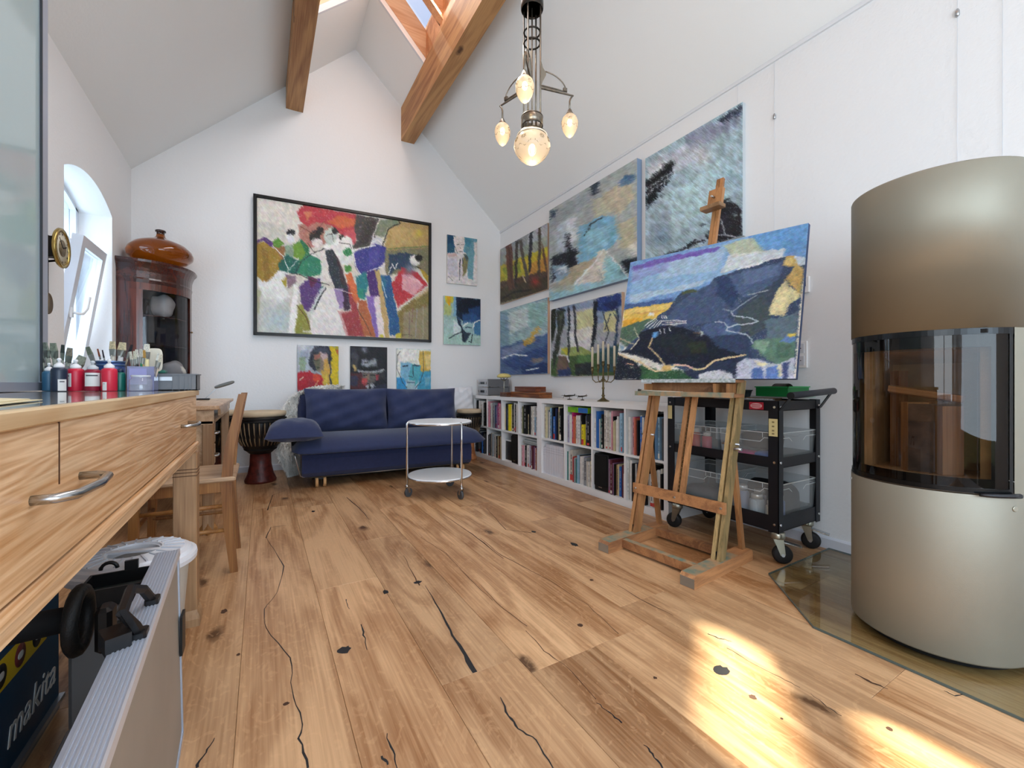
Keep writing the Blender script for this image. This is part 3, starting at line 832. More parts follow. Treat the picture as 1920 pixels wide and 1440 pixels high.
BIG = """
P e2ddd2 140,100 470,150 440,440 140,420
P d3cfc6 145,300 330,320 340,420 145,400
P b8786a 420,330 520,290 640,330 600,440 500,480 430,420
P c83c48 412,235 450,185 700,235 840,262 865,300 800,345 790,440 720,400 640,330 540,300 480,330 430,300
P e0703c*.8 600,300 700,260 860,300 790,335 700,345
P e8a060*.6 460,230 520,240 470,300
P d9606a*.7 720,370 810,340 790,450 730,430
P 4a4746 800,255 970,290 930,390 880,480 775,475 800,420 790,350
P 35302f*.6 860,300 930,300 880,440 810,460
P b89a5c 980,490 1010,360 1050,290 1290,320 1290,480
P c8ab6a*.6 1040,330 1200,350 1200,450 1020,460
G d8c040 1215,380,24
P 7c8a70 955,290 1080,285 1085,322 1010,345 985,405 918,388
L 1c1c1c 3.1 1080,290 1090,310 1012,350 975,460
L e8e8e0 2.5 955,290 915,385 890,470
P c8ccd8 905,400 975,410 970,460 890,480
L e8e8e8 3.7 900,440 940,420 970,445
P 7e7c5c 970,490 1290,470 1290,660 1200,600 1000,660
L 6a8048 3.7 1010,480 1150,470 1290,462
P 26405e 1010,520 1100,505 1200,520 1160,600 1060,610 1020,660
P 5f3b7c 140,425 200,400 250,430 275,470 240,462 190,428 140,445
P a8842e 140,445 200,435 270,480 335,560 310,650 210,720 140,650
P 8a6a2a*.7 180,470 220,500 230,690 190,680
P a06a40 255,455 335,470 315,570
P 86a48a 330,460 400,450 390,560 330,540
P 5f9a35 248,425 290,402 325,448 290,478 255,455
P 2a7a50 400,440 440,415 490,470 500,560 430,580
P 6fa035 385,450 430,430 470,510 440,560 390,530
P 2f8a68 400,640 440,560 500,510 565,500 575,650 500,668
P 1f6a5c 285,575 345,518 430,560 415,650 350,635 300,620
P e4e0da 480,505 610,478 650,700 560,690 575,560
P 2f3a44 598,492 655,482 745,735 660,742 622,640
P 4a3038*.8 655,490 690,560 745,720 705,715
P d8a090*.8 720,500 770,600 760,650 720,600
P ecebe8 600,440 690,400 770,440 790,500 750,600 700,570 640,480 560,490
P 5b3b80 425,740 490,665 565,680 565,760 480,895 440,860
P 6a2c50 480,655 545,680 500,745
P 2a6a70 545,760 585,700 560,770
P e8e4e2 585,735 655,735 745,1055 490,1045 500,900
P e9e9e7 215,700 290,615 360,640 330,740 365,790 300,840 200,800 140,690
P c6cac4 140,730 200,800 300,840 360,800 360,1040 140,1035
P b4b88c*.8 145,740 180,760 160,900 145,900
G b4c8d0 290,950,70
G d8dcd8 240,800,50
P f2f1ee 388,720 418,728 402,1045 352,1040
P 96963c 420,850 445,850 490,960 505,1045 395,1045
P 8a7080 340,650 412,660 392,720 350,745
P b0a030 305,690 345,665 335,735
P c8d0d0 560,740 600,720 510,900 490,900
L 20262c 4.3 600,740 560,800 525,875
P 9a80b8 655,740 712,738 722,860 690,875
P 3c2c44 712,738 748,735 765,880 720,885
P d8a0a0 680,885 745,890 770,1060 735,1060
P a83a40 740,700 765,730 800,830 860,1060 750,1055 700,900 770,890
P e2703c 730,650 770,640 835,800 790,840 760,740
P c0663c 805,815 865,825 935,1065 850,1055
L 6a4a3a 2.5 810,880 860,960 900,1050
P 3a3c96 778,500 870,478 930,450 998,470 985,560 940,620 830,650 790,600
P 5450b0*.6 880,500 960,470 950,580 880,600
L f0f0f0 3.1 770,490 860,472 930,460
L f0f0f0 2.5 780,510 800,600 835,655
L e8e8f0 2.5 870,630 930,610 990,590
P 20808a 800,670 860,625 885,700 855,815 812,800
P 30a078*.7 815,740 850,740 850,810 815,805
P 4a2a78 868,632 930,618 955,790 895,800
P 8a68c0 862,795 925,790 955,1070 930,1060
P ecdee2 918,800 962,790 1003,1070 948,1065
P c8a868 922,622 952,620 985,760 1022,1070 992,1068 955,800
P 1f5a96 958,650 1022,655 1095,1040 1025,1050 988,800
P 2a7a98*.7 960,660 990,660 1000,740 975,760
L c8e0e8 2.5 970,690 1000,800
P c8303c 1030,710 1100,600 1200,630 1275,720 1150,810 1075,870 1045,770
P e0a0ac 1108,640 1170,650 1245,722 1185,785 1100,745
P f0c8cc*.7 1120,655 1200,680 1230,720
P 8a7a40 1070,895 1180,805 1290,735 1290,1085 1095,1070
P a29c8c*.55 1110,900 1290,850 1290,1085 1110,1070
L 7a6a6a 1.9 1150,900 1150,1060
L 9a9aa0 2.5 1200,880 1190,1060
L 8a4a50 1.9 1175,870 1165,960
L b0a890 2.5 1240,860 1240,1070
P b89c30 1200,590 1280,655 1280,715
P c8b080 1180,805 1285,730 1285,752 1190,815
E 26262c 370,372,30,24
E e4e6ee 368,415,24,28
E 34302e 530,400,36,44
E 2a2a2c 560,360,26,26
E e8dcd8 545,440,34,30
E c8d4cc 630,400,42,52
E 2c2c2c 660,362,24,22
E 2a2a2a 707,405,19,19
E eceae6 735,430,36,34
E dfe6e2 735,550,46,36
E 2f8a50 745,500,26,26
E 4a9a40 745,610,24,26
E eeeae2 1185,555,34,32
E 1a1a1c 1212,540,24,22
G 6a7890 1155,610,36
L f0f4f4 2.5 1010,650 1040,580 1055,610 1075,575
L 1c1c1c 1.9 1190,590 1225,610
L 282828 2.2 370,640 430,650 520,690 620,715
L 282828 1.9 400,640 440,565 510,510 590,475
L e8ece8 1.9 250,455 320,530 350,610 350,650
L e8ece8 1.9 330,560 360,620 420,540
L e0d8d0 1.9 610,600 660,740 780,775
L 303030 1.9 480,440 520,500 600,480
L 8a4438 1.9 430,330 520,380 590,300
L 202020 1.6 600,390 640,380 650,430
L 202020 1.6 690,440 760,450 770,480
P d8c838 1060,1040 1098,1035 1098,1070 1060,1070
P d8d040 955,1045 980,1045 980,1070 955,1070
L 202020 1.2 1100,1048 1140,1042 1180,1050
L 6a4a30 2.5 410,850 470,930 500,1020
P ddd8c8 450,1020 500,1015 505,1035 450,1030
"""
C_ = on_back((474.5, 361), (808.7, 420), (808.7, 641), (475.5, 628.4), .045)
# frame bars around the big canvas
tl, tr, br, bl = [Vector(c) for c in C_]
bp = thing('framed_painting', 'large colourful abstract figures painting in a thin black frame above the sofa', 'painting', ((tl.x + tr.x) / 2, bwy((tl.x + tr.x) / 2) - .03, bl.z))
fr = MB(); t_ = .028
ux = (tr - tl).normalized(); nb = Vector((-BWK, -1, 0)).normalized()
def fbar(a, b, wd, up): return fr.bar(a, b, wd, .05, up)
up = Vector((0, 0, 1))
mid = lambda p, sx, sz: p + ux * (t_ / 2 * sx) + up * (t_ / 2 * sz) - nb * .018
fr.bar(mid(tl, 0, -1), mid(tr, 0, -1), t_, .05, nb); fr.bar(mid(bl, 0, 1), mid(br, 0, 1), t_, .05, nb)
fr.bar(mid(tl, 1, 0), mid(bl, 1, 0), t_, .05, nb); fr.bar(mid(tr, -1, 0), mid(br, -1, 0), t_, .05, nb)
fr.build('frame', mat('black_frame', '0d0d10', .35), bp, W=True)
ins = lambda p, sx, sz: p + ux * (.032 * sx) + up * (.032 * sz) - nb * .012
canvas('canvas', '', [ins(tl, 1, -1), ins(tr, -1, -1), ins(br, -1, 1), ins(bl, 1, 1)], .02, BIG, (440, 330), 3.512, parent=bp, seed=3, warp=5, grain=.10, blot=.06)

def Zs(o, s): return dict(org=o, sc=s)
S1 = dict(org=(820, 430), sc=6.26)
canvas('painting', 'small pale canvas of a bald man in a tie, upper one beside the framed painting', on_back((838.8, 439.5), (894.3, 448.5), (895, 536), (838, 530.5)), .022, """
P 205a7c 110,50 210,60 200,270 110,280
P 10406a*.7 120,60 190,70 180,160 120,170
P 5c98ac 310,80 480,110 480,300 400,330 310,270
P 3a86a4*.7 320,90 400,110 390,200 330,190
P e6dcd8 190,80 325,85 318,200 280,300 240,290 200,190
P e0d4d0 430,150 480,150 480,500 440,480
P 6aa4b4 340,280 430,240 420,600 360,580
P dcd4d8 110,290 240,270 300,310 300,640 110,640
P c8c8d8*.7 120,340 230,350 240,560 120,520
P d8b8b8 110,280 220,280 230,320 130,320
P 8a8458 310,320 370,340 345,500 300,560 295,400
P 4a5a60 305,290 340,300 375,360 340,380
P e0dcda 250,560 480,600 480,670 110,640 110,580
L 2a3440 6 270,350 262,440
L 2a3440 5 295,340 300,400
L 303840 3 265,440 262,600
L 303030 3 225,180 252,176
L 303030 3 278,184 305,182
L 803838 2 265,215 280,232
L 404040 3 255,260 295,262
L 404040 2 205,200 240,285
L 505050 2 130,550 190,610
""", **S1, seed=21, warp=6, res=.8, base='e2dedd')
canvas('painting', 'small blue and yellow canvas of a shadowed face, lower one beside the framed painting', on_back((832.3, 554), (901, 561), (901, 648), (831.3, 645)), .022, """
P 9cc0b8 60,770 220,780 210,1100 60,1100
P d8c830 90,770 200,780 180,860 100,880
P f0b010 115,780 160,785 150,910 120,900
P b0c070 80,880 170,900 160,1010 80,1000
P 7ab0d0 190,790 240,790 240,1010 190,1030
P 0e2240 220,790 520,820 520,1080 400,1060 300,1080 225,1020
P 081428*.9 290,800 500,830 490,960 260,980 230,900
P 1c4078 360,930 500,900 510,1090 400,1080
P 2a5a98*.8 300,1000 440,980 500,1060 400,1120 300,1110
P 2a4a70 220,1010 270,1040 290,1160 240,1110
P a8ccc8 70,1050 230,1060 280,1200 70,1360
P d4e2e4 190,1060 260,1120 270,1240 190,1240
P 9cc4c8 290,1110 420,1090 440,1140 400,1260 310,1220
P 3a78a8 430,1100 520,1080 520,1250 430,1250
P a8d0c4 60,1230 520,1240 520,1370 60,1350
L f0f4f0 7 300,1140 360,1095
L f0f4f0 6 500,1065 440,1090 420,1160
L 1a2430 6 240,1060 290,1170 330,1210
P 2a3a50 280,1160 350,1220 390,1215 340,1330 290,1300
L 1a2430 5 135,1280 240,1225 300,1200
L 1a2430 7 290,1200 320,1320
L 1a2430 5 410,1230 400,1330 370,1320
L 1a2430 4 320,1215 390,1222
L 2a4058 5 330,1150 400,1150
""", **S1, seed=22, warp=7, res=.8, base='9cc0c8', ang=1.3)
S2 = dict(org=(540, 640), sc=6.0)
canvas('painting', 'small portrait canvas of a dark-haired woman in red on yellow, behind the sofa', on_back((557.5, 646.6), (635, 649.5), (635, 735), (557.5, 736)), .022, """
P b0bcc8 100,30 290,40 240,340 110,360
P 8a98b8*.7 130,80 230,90 220,200 140,210
P 7a9a60*.6 130,180 200,160 190,330 130,330
G d8dce0 160,70,50
P e8c80a 460,50 570,55 570,560 470,540 490,300
P a8a020*.7 520,60 570,70 560,200
P c04030*.8 525,90 570,100 560,160
P 252a38 230,260 260,110 320,50 460,50 495,160 480,300 300,330
P 4a5468*.7 270,110 330,70 440,70 470,130 330,120
P 8a7a68 300,150 360,120 450,140 460,260 400,350 330,340 295,260
P a86858 305,150 370,130 360,190 300,200
P d0b0b8*.9 370,130 440,130 450,240 390,230
P 6a6a50 300,200 360,190 365,300 330,330 300,270
P d8a848 400,200 450,200 470,300 400,330
L 3a3830 4 300,215 345,210
L 3a3830 5 325,295 355,298
P c01c2c 100,350 240,330 300,360 400,380 420,560 100,560
P e04428 280,360 380,380 350,470 280,440
P d8a838 380,330 480,300 470,540 400,540
P e8d040*.7 400,380 450,350 450,520 410,500
P a02838*.7 230,440 330,480 300,560 200,560
L e8e0c8 5 130,440 170,400
L e8c880 4 300,520 340,440
P 1c2c48 480,380 500,500 570,520 570,560 470,560
L 2a3040 6 480,300 470,420 500,520
""", **S2, seed=23, warp=9, res=.8, base='a0a8b0')
canvas('painting', 'small dark portrait canvas of a figure in a pale brimmed hat, behind the sofa', on_back((656.6, 648.4), (726, 651.6), (726, 736), (656.6, 737)), .022, """
P 1c1e26 690,40 1120,60 1120,560 690,560
P 3c4050*.6 700,60 780,80 780,200 700,190
G 8a90a8 860,90,34
P 54525a*.6 720,120 800,160 780,300 710,280
P c8a860 730,260 765,265 770,330 735,330
P 5a2428 700,360 900,350 900,540 700,540
P 2c3858*.8 700,380 790,400 770,500 700,500
P 687078 830,200 880,190 920,220 960,190 995,205 1005,295 820,300
P a8b0b8*.8 840,210 880,205 890,250 940,220 985,215 990,260 840,280
L 2c3238 6 860,240 890,235
P 101216 815,290 1005,290 1010,320 810,318
P a8acb0 770,320 880,335 1010,325 1080,315 1105,330 1000,350 880,358 790,345
P 6a625c 830,350 1000,350 980,450 930,500 860,480 835,420
P a08068*.8 870,370 920,370 910,440 880,440
P d04848 835,420 890,410 880,480 835,490
P c84050*.8 985,380 1025,370 1025,430 990,440
L 1c1a1a 5 850,382 885,380
L 1c1a1a 5 930,382 975,380
L 201c1c 4 890,480 950,480
P b8bcc0 870,500 960,480 980,500 940,545 890,545
P 101218 905,505 935,505 935,560 905,560
P 2c3048 960,500 1110,480 1110,560 950,560
P 3a3c40*.7 1020,350 1100,340 1100,440 1030,420
""", **S2, seed=24, warp=8, res=.8, base='1c1e26', grain=.2)
canvas('painting', 'small canvas of a line-drawn face in turquoise and yellow, behind the sofa', on_back((743.6, 652.3), (808, 656), (808, 737), (743.6, 737)), .022, """
P e8e8dc 1220,80 1610,90 1610,340 1220,400
P f0efe8 1240,90 1450,110 1430,200 1250,230
P e0b848 1480,110 1605,110 1600,340 1490,360 1470,200
P f0d890*.7 1540,150 1600,150 1590,320 1550,300
P 78b8d8 1270,230 1380,240 1380,400 1320,480 1260,380
P 48b0c0 1380,250 1490,270 1500,400 1430,500 1360,480
P 2c98d8 1220,400 1300,420 1350,560 1220,560
P a8c8d0*.9 1330,440 1430,440 1420,540 1340,540
P 38a0c8 1490,350 1605,330 1605,560 1450,560
P 80c0d8*.7 1540,400 1600,400 1590,500 1540,500
L 283850 7 1290,280 1345,272
L 283850 8 1415,270 1470,275
L 304858 4 1400,265 1410,370 1415,395
L 304858 4 1360,388 1400,400
L 2c4860 5 1340,462 1425,465
L 404850 3 1232,150 1225,300 1290,470 1340,520
L 404850 3.5 1520,110 1525,330 1490,460 1430,530
L 505850 3 1230,170 1260,110
""", **S2, seed=25, warp=6, res=.8, base='a8d0e0', ang=1.5)

S3 = dict(org=(920, 180), sc=2.666)
WOODE = mat('light_wood_edge', 'caa98e', .6)
def framed(corner, wd=.02):
    """thin pale batten frame flush around a canvas on the right wall"""
    return corner
canvas('painting', 'upper autumn woodland painting with dark tree trunks, in the corner of the right wall', on_right((938, 466), (1027, 420), (1026.5, 545), (938, 568)), .03, """
P 98a0a4 48,740 290,630 290,760 50,860
P c8cdd8*.6 190,680 290,640 280,720 180,760
P 9aa890*.7 60,800 280,700 280,760 60,850
P c8bc30 48,850 290,750 290,870 48,960
P e0c028*.8 150,820 290,770 280,840 150,870
P 7a9030*.7 60,860 150,830 150,880 60,920
P c88038*.8 190,840 290,800 290,880 190,900
P 5c4438 48,930 290,870 290,970 48,1035
P 4a4030 48,960 290,900 290,975 48,1035
G a83830 220,930,22
G b84838 95,840,16
G d0c030 62,900,16
G 607080 110,920,16
P 6a4434 75,745 105,730 118,960 88,980
P 3c3430 125,725 140,718 130,960 118,960
P 5a5048 140,720 155,712 190,920 175,930
P 2c3038 195,680 212,672 200,880 186,890
P 50483a 238,660 254,652 246,900 234,900
P 6a4c38 255,720 270,790 285,870 275,870 255,790
L 5a3c30 4 90,760 100,860 110,960
L c8b090 3 160,900 175,930
L 302828 5 60,1010 120,980 200,970
""", **S3, seed=31, warp=3, edge=WOODE, grain=.16, base='8a8870')
canvas('painting', 'lower stormy sea painting with a yellow sail shape, in the corner of the right wall', on_right((938, 582), (1027, 560), (1026.5, 700.5), (938, 703.5)), .03, """
P a4c4c8 48,1070 290,1010 290,1180 48,1260
P d0dcd8*.8 90,1080 200,1050 190,1150 90,1200
P 6a90b0*.6 48,1080 90,1080 90,1250 48,1260
P 8cc0b8*.7 180,1040 280,1030 270,1150 190,1160
P 4c6a9c 48,1260 200,1210 290,1180 290,1390 48,1390
P 2c4a88*.9 60,1330 150,1290 290,1240 290,1300 120,1370
P 8a94b8*.8 60,1270 180,1230 160,1270 60,1310
P 1c3470*.9 150,1350 290,1330 290,1390 160,1390
P a08468*.7 200,1310 270,1300 250,1330 200,1330
L d8e0e8 4 60,1310 120,1290 180,1300
L d8e0e8 3 180,1370 240,1360
P d8b050 165,1225 205,1190 235,1145 245,1155 235,1190 200,1240 160,1245
P e8c870*.8 215,1180 236,1150 232,1185
L a8b8d0 4 220,1200 270,1190
""", **S3, seed=32, warp=5, edge=WOODE, grain=.2, ang=.4, base='7090b0')
canvas('painting', 'large pale blue abstract canvas with a white pyramid and black patches', on_right((1029, 392), (1195, 300.5), (1194, 513), (1030, 568), 2.69), .055, """
P aab4b4 288,565 730,320 740,920 290,1035
P 98a4ac*.8 300,600 520,450 560,500 400,600 310,680
P c8c0a4 560,480 700,420 720,500 640,600 570,560
P c9c4a0*.7 500,520 560,500 600,620 540,640
P 4c78a8*.8 640,420 720,380 720,430 650,460
P 3a6a98*.8 660,410 710,395 700,420
P 78b8d8 440,660 560,600 620,600 640,720 570,790 440,840
P 98d0e4*.7 470,680 600,640 590,740 480,790
P b8c8d4 340,640 430,600 440,700 400,780 330,780
P dfe3ea*.8 370,630 420,610 430,720 400,740
P 1c2430 300,800 370,780 430,800 440,860 400,900 300,930
P 141a24 375,680 390,690 400,760 430,770 435,860 380,850
P 304860 300,560 335,570 320,610 300,610
P 2c3c4c 490,430 545,425 530,490 505,500
P b4a88c 340,900 470,820 600,800 560,930 350,970
P 88a8c0 300,850 370,840 400,890 330,940
P d8e0e8*.9 330,860 380,850 370,900
P c9d4d8 560,770 700,910 540,950 410,945
P 90ccd8 575,790 700,905 560,940
P d8d4c8 540,780 580,770 560,930 440,950
P 283440 640,830 740,800 740,900 690,890
G 101820 680,850,34
P c8c098*.8 640,640 720,600 730,760 650,770
P e0e0d8*.8 690,740 740,720 740,800 690,800
P 98ccdc 290,960 700,905 740,920 290,1035
P b8b49c*.7 300,940 400,920 420,970 300,980
L e8ecec 3 420,945 570,770 700,915
L 8aa0a8 3 540,870 560,940
L 3a4850 3 470,700 500,640 560,610
""", **S3, seed=33, warp=8, edge=mat('blue_edge', '8298b4', .7), grain=.14, base='aab4b4', ang=-.5)
canvas('painting', 'pine trunk woodland painting in a pale wood batten frame, below the pyramid canvas', on_right((1033, 580), (1166, 548), (1165, 705), (1033, 705), 2.712), .035, """
P 8aa0c0 300,1065 655,985 655,1120 300,1160
P 24408a 540,1005 655,990 655,1040 600,1080 520,1070
P 1c2c60*.8 560,1040 640,1020 620,1080
P c0c4cc 380,1080 520,1050 520,1250 380,1260
P d8d8a0 430,1080 520,1060 510,1200 430,1230
P e0dc90*.8 570,1080 640,1070 630,1180 560,1180
P e8e8ea*.8 390,1180 520,1150 500,1270 400,1280
P 9cb060 350,1260 450,1250 520,1290 440,1320 350,1300
P c8c030*.8 350,1265 390,1262 380,1300
P 4a6a38 300,1310 520,1290 650,1240 650,1400 300,1400
P 5a8c50*.8 440,1300 520,1290 500,1340 430,1330
P 7a6458 340,1300 380,1290 400,1400 330,1390
P 1c3a80*.8 340,1370 400,1360 400,1400 340,1400
P 2c3438 420,1340 500,1330 510,1395 420,1395
P 2c5878*.7 540,1260 640,1250 640,1380 540,1380
P 20281c 300,1070 325,1060 322,1200 305,1240 300,1200
P 343c34 325,1075 370,1060 365,1140 335,1290 318,1370 308,1300 335,1180
P 5a6450*.8 340,1100 360,1080 345,1180
P 28303c 385,1055 396,1050 392,1330 384,1330
P 343a44 412,1050 424,1048 430,1200 442,1280 434,1282 420,1220
P 1c2430 512,1025 535,1018 530,1180 512,1280 500,1270 515,1130
P 2c4468 630,1060 642,1058 636,1200 628,1260 618,1250 628,1140
L 404a58 3 560,1080 590,1180 570,1240
L 404a58 2.5 600,1090 570,1170
L 404a58 2.5 615,1085 632,1120
L d8dce0 4 345,1295 380,1298 392,1330
L 20283c 5 340,1062 370,1070
""", **S3, seed=34, warp=3.5, edge=WOODE, grain=.16, base='a8b0b8')
canvas('painting', 'tall icy blue canvas with a black ship-like wedge, hung highest behind the easel', on_right((1210, 295), (1394, 193), (1391, 452), (1210, 489)), .03, """
P a4c0cc 770,320 1265,30 1265,720 770,830
P c8ccdc*.8 790,330 1000,230 1050,300 900,400 800,380
P 8a90ac*.8 960,200 1150,110 1260,70 1240,150 1000,280
P 2c3850 1130,120 1265,40 1262,75 1160,140
P b8dce4*.8 900,480 1200,300 1230,460 1100,600 900,620
P 90a4b8*.6 790,600 900,560 900,740 790,760
P dfe4e8*.7 780,360 900,310 860,380 790,420
P 10141c 770,430 860,370 918,312 905,400 840,490 775,570
L c8d4dc 2 775,470 900,385
L c8d4dc 2 780,495 890,410
L a8b0b8 2 800,450 806,480
L a8b0b8 2 830,430 836,462
L a8b0b8 2 860,408 866,440
L a8b0b8 2 885,395 888,415
P 1a1c26 1130,560 1170,520 1250,560 1262,700 1110,740 1070,700 1120,640
P 2c2c3c*.7 1140,600 1200,590 1190,680 1130,690
G a8b0b8 1215,590,9
L 181c24 5 1150,530 1190,515
L c8ccd4 2.5 1150,620 1170,690 1230,710
L c8ccd4 2 1120,690 1200,700
L 141820 5 870,795 940,775 1010,740 1070,725
L 141820 4 980,745 1030,720
L 30384c 4 1050,650 1070,640
G d8dce4 1050,300,50
G 7090a8 860,700,40
G 98b8c8 1180,420,60
""", **S3, seed=35, warp=8, edge=mat('pale_edge', 'c4ccd0', .7), grain=.2, base='a4c0cc', ang=.7, blot=.2)
# ================================================================ BOOKCASES, BOOKS AND WHAT STANDS ON THEM
SX0, SX1 = 2.349, 2.739
Y_NEAR, Y_MID, Y_FAR = 1.934, 3.479, 5.012
ZB0, ZB1, ZM0, ZM1, ZT0, ZT1 = .014, .055, .381, .398, .735, .773
def bookcase(y0, y1, label):
    t = thing('bookcase', label, 'bookcase', (SX1, (y0 + y1) / 2, 0))
    e = .0015; y0 += e; y1 -= e
    def pc(nm, *a): MB().box(*a).build(nm, WHITE, t, W=True)
    pc('top_board', SX0, SX1, y0, y1, ZT0, ZT1); pc('bottom_board', SX0, SX1, y0, y1, ZB0, ZB1)
    pc('side_panel', SX0, SX1, y0, y0 + .038, ZB1, ZT0); pc('side_panel', SX0, SX1, y1 - .038, y1, ZB1, ZT0)
    pc('plinth', SX0 + .004, SX1, y0, y1, 0, ZB0)
    w_ = (y1 - y0 - .076 - 3 * .017) / 4
    cells = []
    for k in range(4):
        a = y1 - .038 - k * (w_ + .017)
        cells.append((a - w_, a))
        if k < 3: pc('divider', SX0 + .002, SX1, a - w_ - .017, a - w_, ZB1, ZT0)
        pc('shelf', SX0 + .002, SX1, a - w_, a, ZM0, ZM1)
    MB().box(SX1 - .004, SX1, y0 + .038, y1 - .038, ZB1, ZT0).build('back_panel', WHITE, t, W=True)
    return cells
cells = bookcase(Y_MID, Y_FAR, 'low white eight-compartment bookcase in the corner carrying the stereo')
cells += bookcase(Y_NEAR, Y_MID, 'low white eight-compartment bookcase under the candelabrum')
BC = dict(k=('black', '141416'), w=('white', 'dcdad6'), v=('off-white', 'c9c4b8'), c=('cream', 'd9cda4'), g=('grey', '8f9498'), G=('dark grey', '4a4c50'), n=('navy', '1d2a50'), b=('blue', '2f68b4'),
          l=('light blue', '94b8d0'), t=('teal', '2a7a74'), y=('yellow', 'e4d024'), m=('magenta', 'b42468'), r=('red', 'b42c34'), o=('coral', 'cc6a50'), p=('mauve', '8a6484'), i=('pink', 'd89aa4'),
          d=('maroon', '5c2430'), s=('steel blue', '5c84a8'), a=('tan', 'b8946a'), e=('olive', '6a6a3c'), u=('lilac', 'a8a4c0'), f=('dark green', '1e4838'), z=('brown', '6e4a2c'))
ORD = ['first', 'second', 'third', 'fourth', 'fifth', 'sixth', 'seventh', 'eighth', 'ninth', 'tenth', 'eleventh', 'twelfth', 'thirteenth', 'fourteenth', 'fifteenth', 'sixteenth']
PAGE = mat('page_edges', 'd8d2c0', .9)
# colour, width mm, height mm, lean deg (counted from the corner end)
UP = [
 'k22,300 k14,262 k26,285 k12,240 w20,300 w16,292 G12,296 w18,300 v14,290 k20,280',
 'i12,300 m24,250 w10,282 w24,285 v14,280 g30,300,6 n16,262 b12,240 p14,260 m18,290 r14,250 i16,285 w14,275',
 'c26,250 k14,290 n20,230 s10,240 e14,285 y18,285 c14,280 e12,275 k16,300 w26,305 v20,300 k12,290 w22,300 g14,290',
 'b18,240 w14,250 e18,275 f10,270 k40,292 c20,200 k34,285 w18,235 v20,285 w16,288 l16,180 w14,275 l16,270 b14,285',
 'w18,312 v12,300 c10,290 g12,260 w30,245 l16,285 s10,280 k18,290 b20,210 n16,285 d12,280 k12,255 c16,300 k18,290 k22,300 k14,295',
 'w18,240 u14,236 w22,244 w10,235 m12,262 o12,230 a12,225 w14,240 w10,200 w16,240 n12,250 k10,250 y22,170 v12,240 n18,255 k24,250 k14,262 z12,250',
 'w14,235 b24,290 b10,290 v12,230 t18,240 k14,270 g14,300 v20,305 w14,300 v18,300 w12,290 i14,300 k8,260 v16,230 c10,225 v14,230 w10,240 w14,265 w12,260 l12,300,5 l14,300,4',
 'w14,220 w20,270 i16,270 m14,270 o12,265 b16,240 k8,250 v16,285 b14,280 w16,275 n14,290 v12,280 w12,260 r16,285 G16,250 k14,300 r14,280 s20,285 l16,285 s16,285 G10,280 w14,240']
LO = [
 'k24,280 k16,250 w16,285,5 k18,270 k14,250 g12,262 k16,240 n14,250 b12,170 k18,255 G12,240',
 'k12,240 G14,250 p10,236 k14,255 v20,270 g12,260 w22,255 G10,230 w18,250 v14,245 k22,245 c10,250 e14,250 z18,250 a12,245 c14,250 k12,245',
 '', 
 'w18,210 v12,215 i10,210 w22,215 k22,215 w14,220 w16,225 u18,220 v10,218 p18,225 d14,228 p12,220 w10,210 r14,212 o10,200 n14,225 a12,200',
 '',
 't14,250 w10,255 v30,270 o14,215 r8,212 w12,208 g12,205 t14,200 l22,245,4 k8,240 w22,240,4 w10,235 u8,235 g30,235,4 v16,210,4 w14,205 c12,210',
 'p14,262 u10,255 d18,262 p16,240 k8,235 a22,232 c8,240 b18,222 p14,225 d16,240 w12,180',
 'w12,285 v14,290 w22,290 k12,270 w26,275,3 n16,280 k18,278 w16,280 k20,240 k30,262 w20,215 d10,210 r12,215 w26,225 v22,250 w26,260 v14,270 k12,240']
COMP = ['nearest the sofa', 'second from sofa', 'third from sofa', 'fourth from sofa', 'fifth from sofa', 'sixth from sofa', 'seventh from sofa', 'beside the trolley']
def one_book(x0, yf, z0, wd, ht, dp, key, lean=0, label='', grp='', titled=False, flat=None):
    """spine faces the room (-x); yf is the far face of the book"""
    nm, hx = BC[key]
    cm = mat('cover_' + nm.replace(' ', '_'), hx, .5, var=.12, vscale=30)
    mb = MB(); th = min(.0025, wd * .2)
    W_, D_, Hh = wd, dp, ht
    mb.box(0, .003, 0, W_, 0, Hh).box(.003, D_, 0, th, 0, Hh).box(.003, D_, W_ - th, W_, 0, Hh)
    o = mb.build('book', cm)
    o.location = (x0, yf - wd, z0)
    if lean:
        a = math.radians(lean); o.rotation_euler = (-a, 0, 0)
        o.location = (x0, yf - wd * math.cos(a) - .0, z0 + wd * math.sin(a) * 0)
        if a > 0: o.location.z = z0 + wd * math.sin(a)
    pg = MB().box(.004, D_ - .003, th * 1.05, W_ - th * 1.05, .002, Hh - .004).build('pages', PAGE, o)
    tag(o, label, 'book', grp)
    lt = random.Random(label)
    if titled and wd > .011 and lt.random() < .6:
        ink = mat('ink_' + lt.choice('ab'), '44444c', .6) if key in 'wvcyliguaw' else mat('ink_light', 'a8a8a4', .6)
        mb = MB(); z = ht * .2; 
        while z < ht * .84:
            h = lt.uniform(.004, .016)
            mb.box(-.0005, 0.0001, wd * .36, wd * .64, z, z + h); z += h + lt.choice([.002, .002, .003, .02])
        stuff(mb.build('spine_print', ink, o))
        if lt.random() < .5:
            MB().box(-.0005, .0001, 0.001, wd - .001, ht * .03, ht * .03 + lt.uniform(.012, .05)).build('spine_band', mat('band_' + str(lt.choice([1, 2, 3])), lt.choice(['c8403c', '3c6cb0', 'e4e0d4', '303438']), .5), o)
    return o
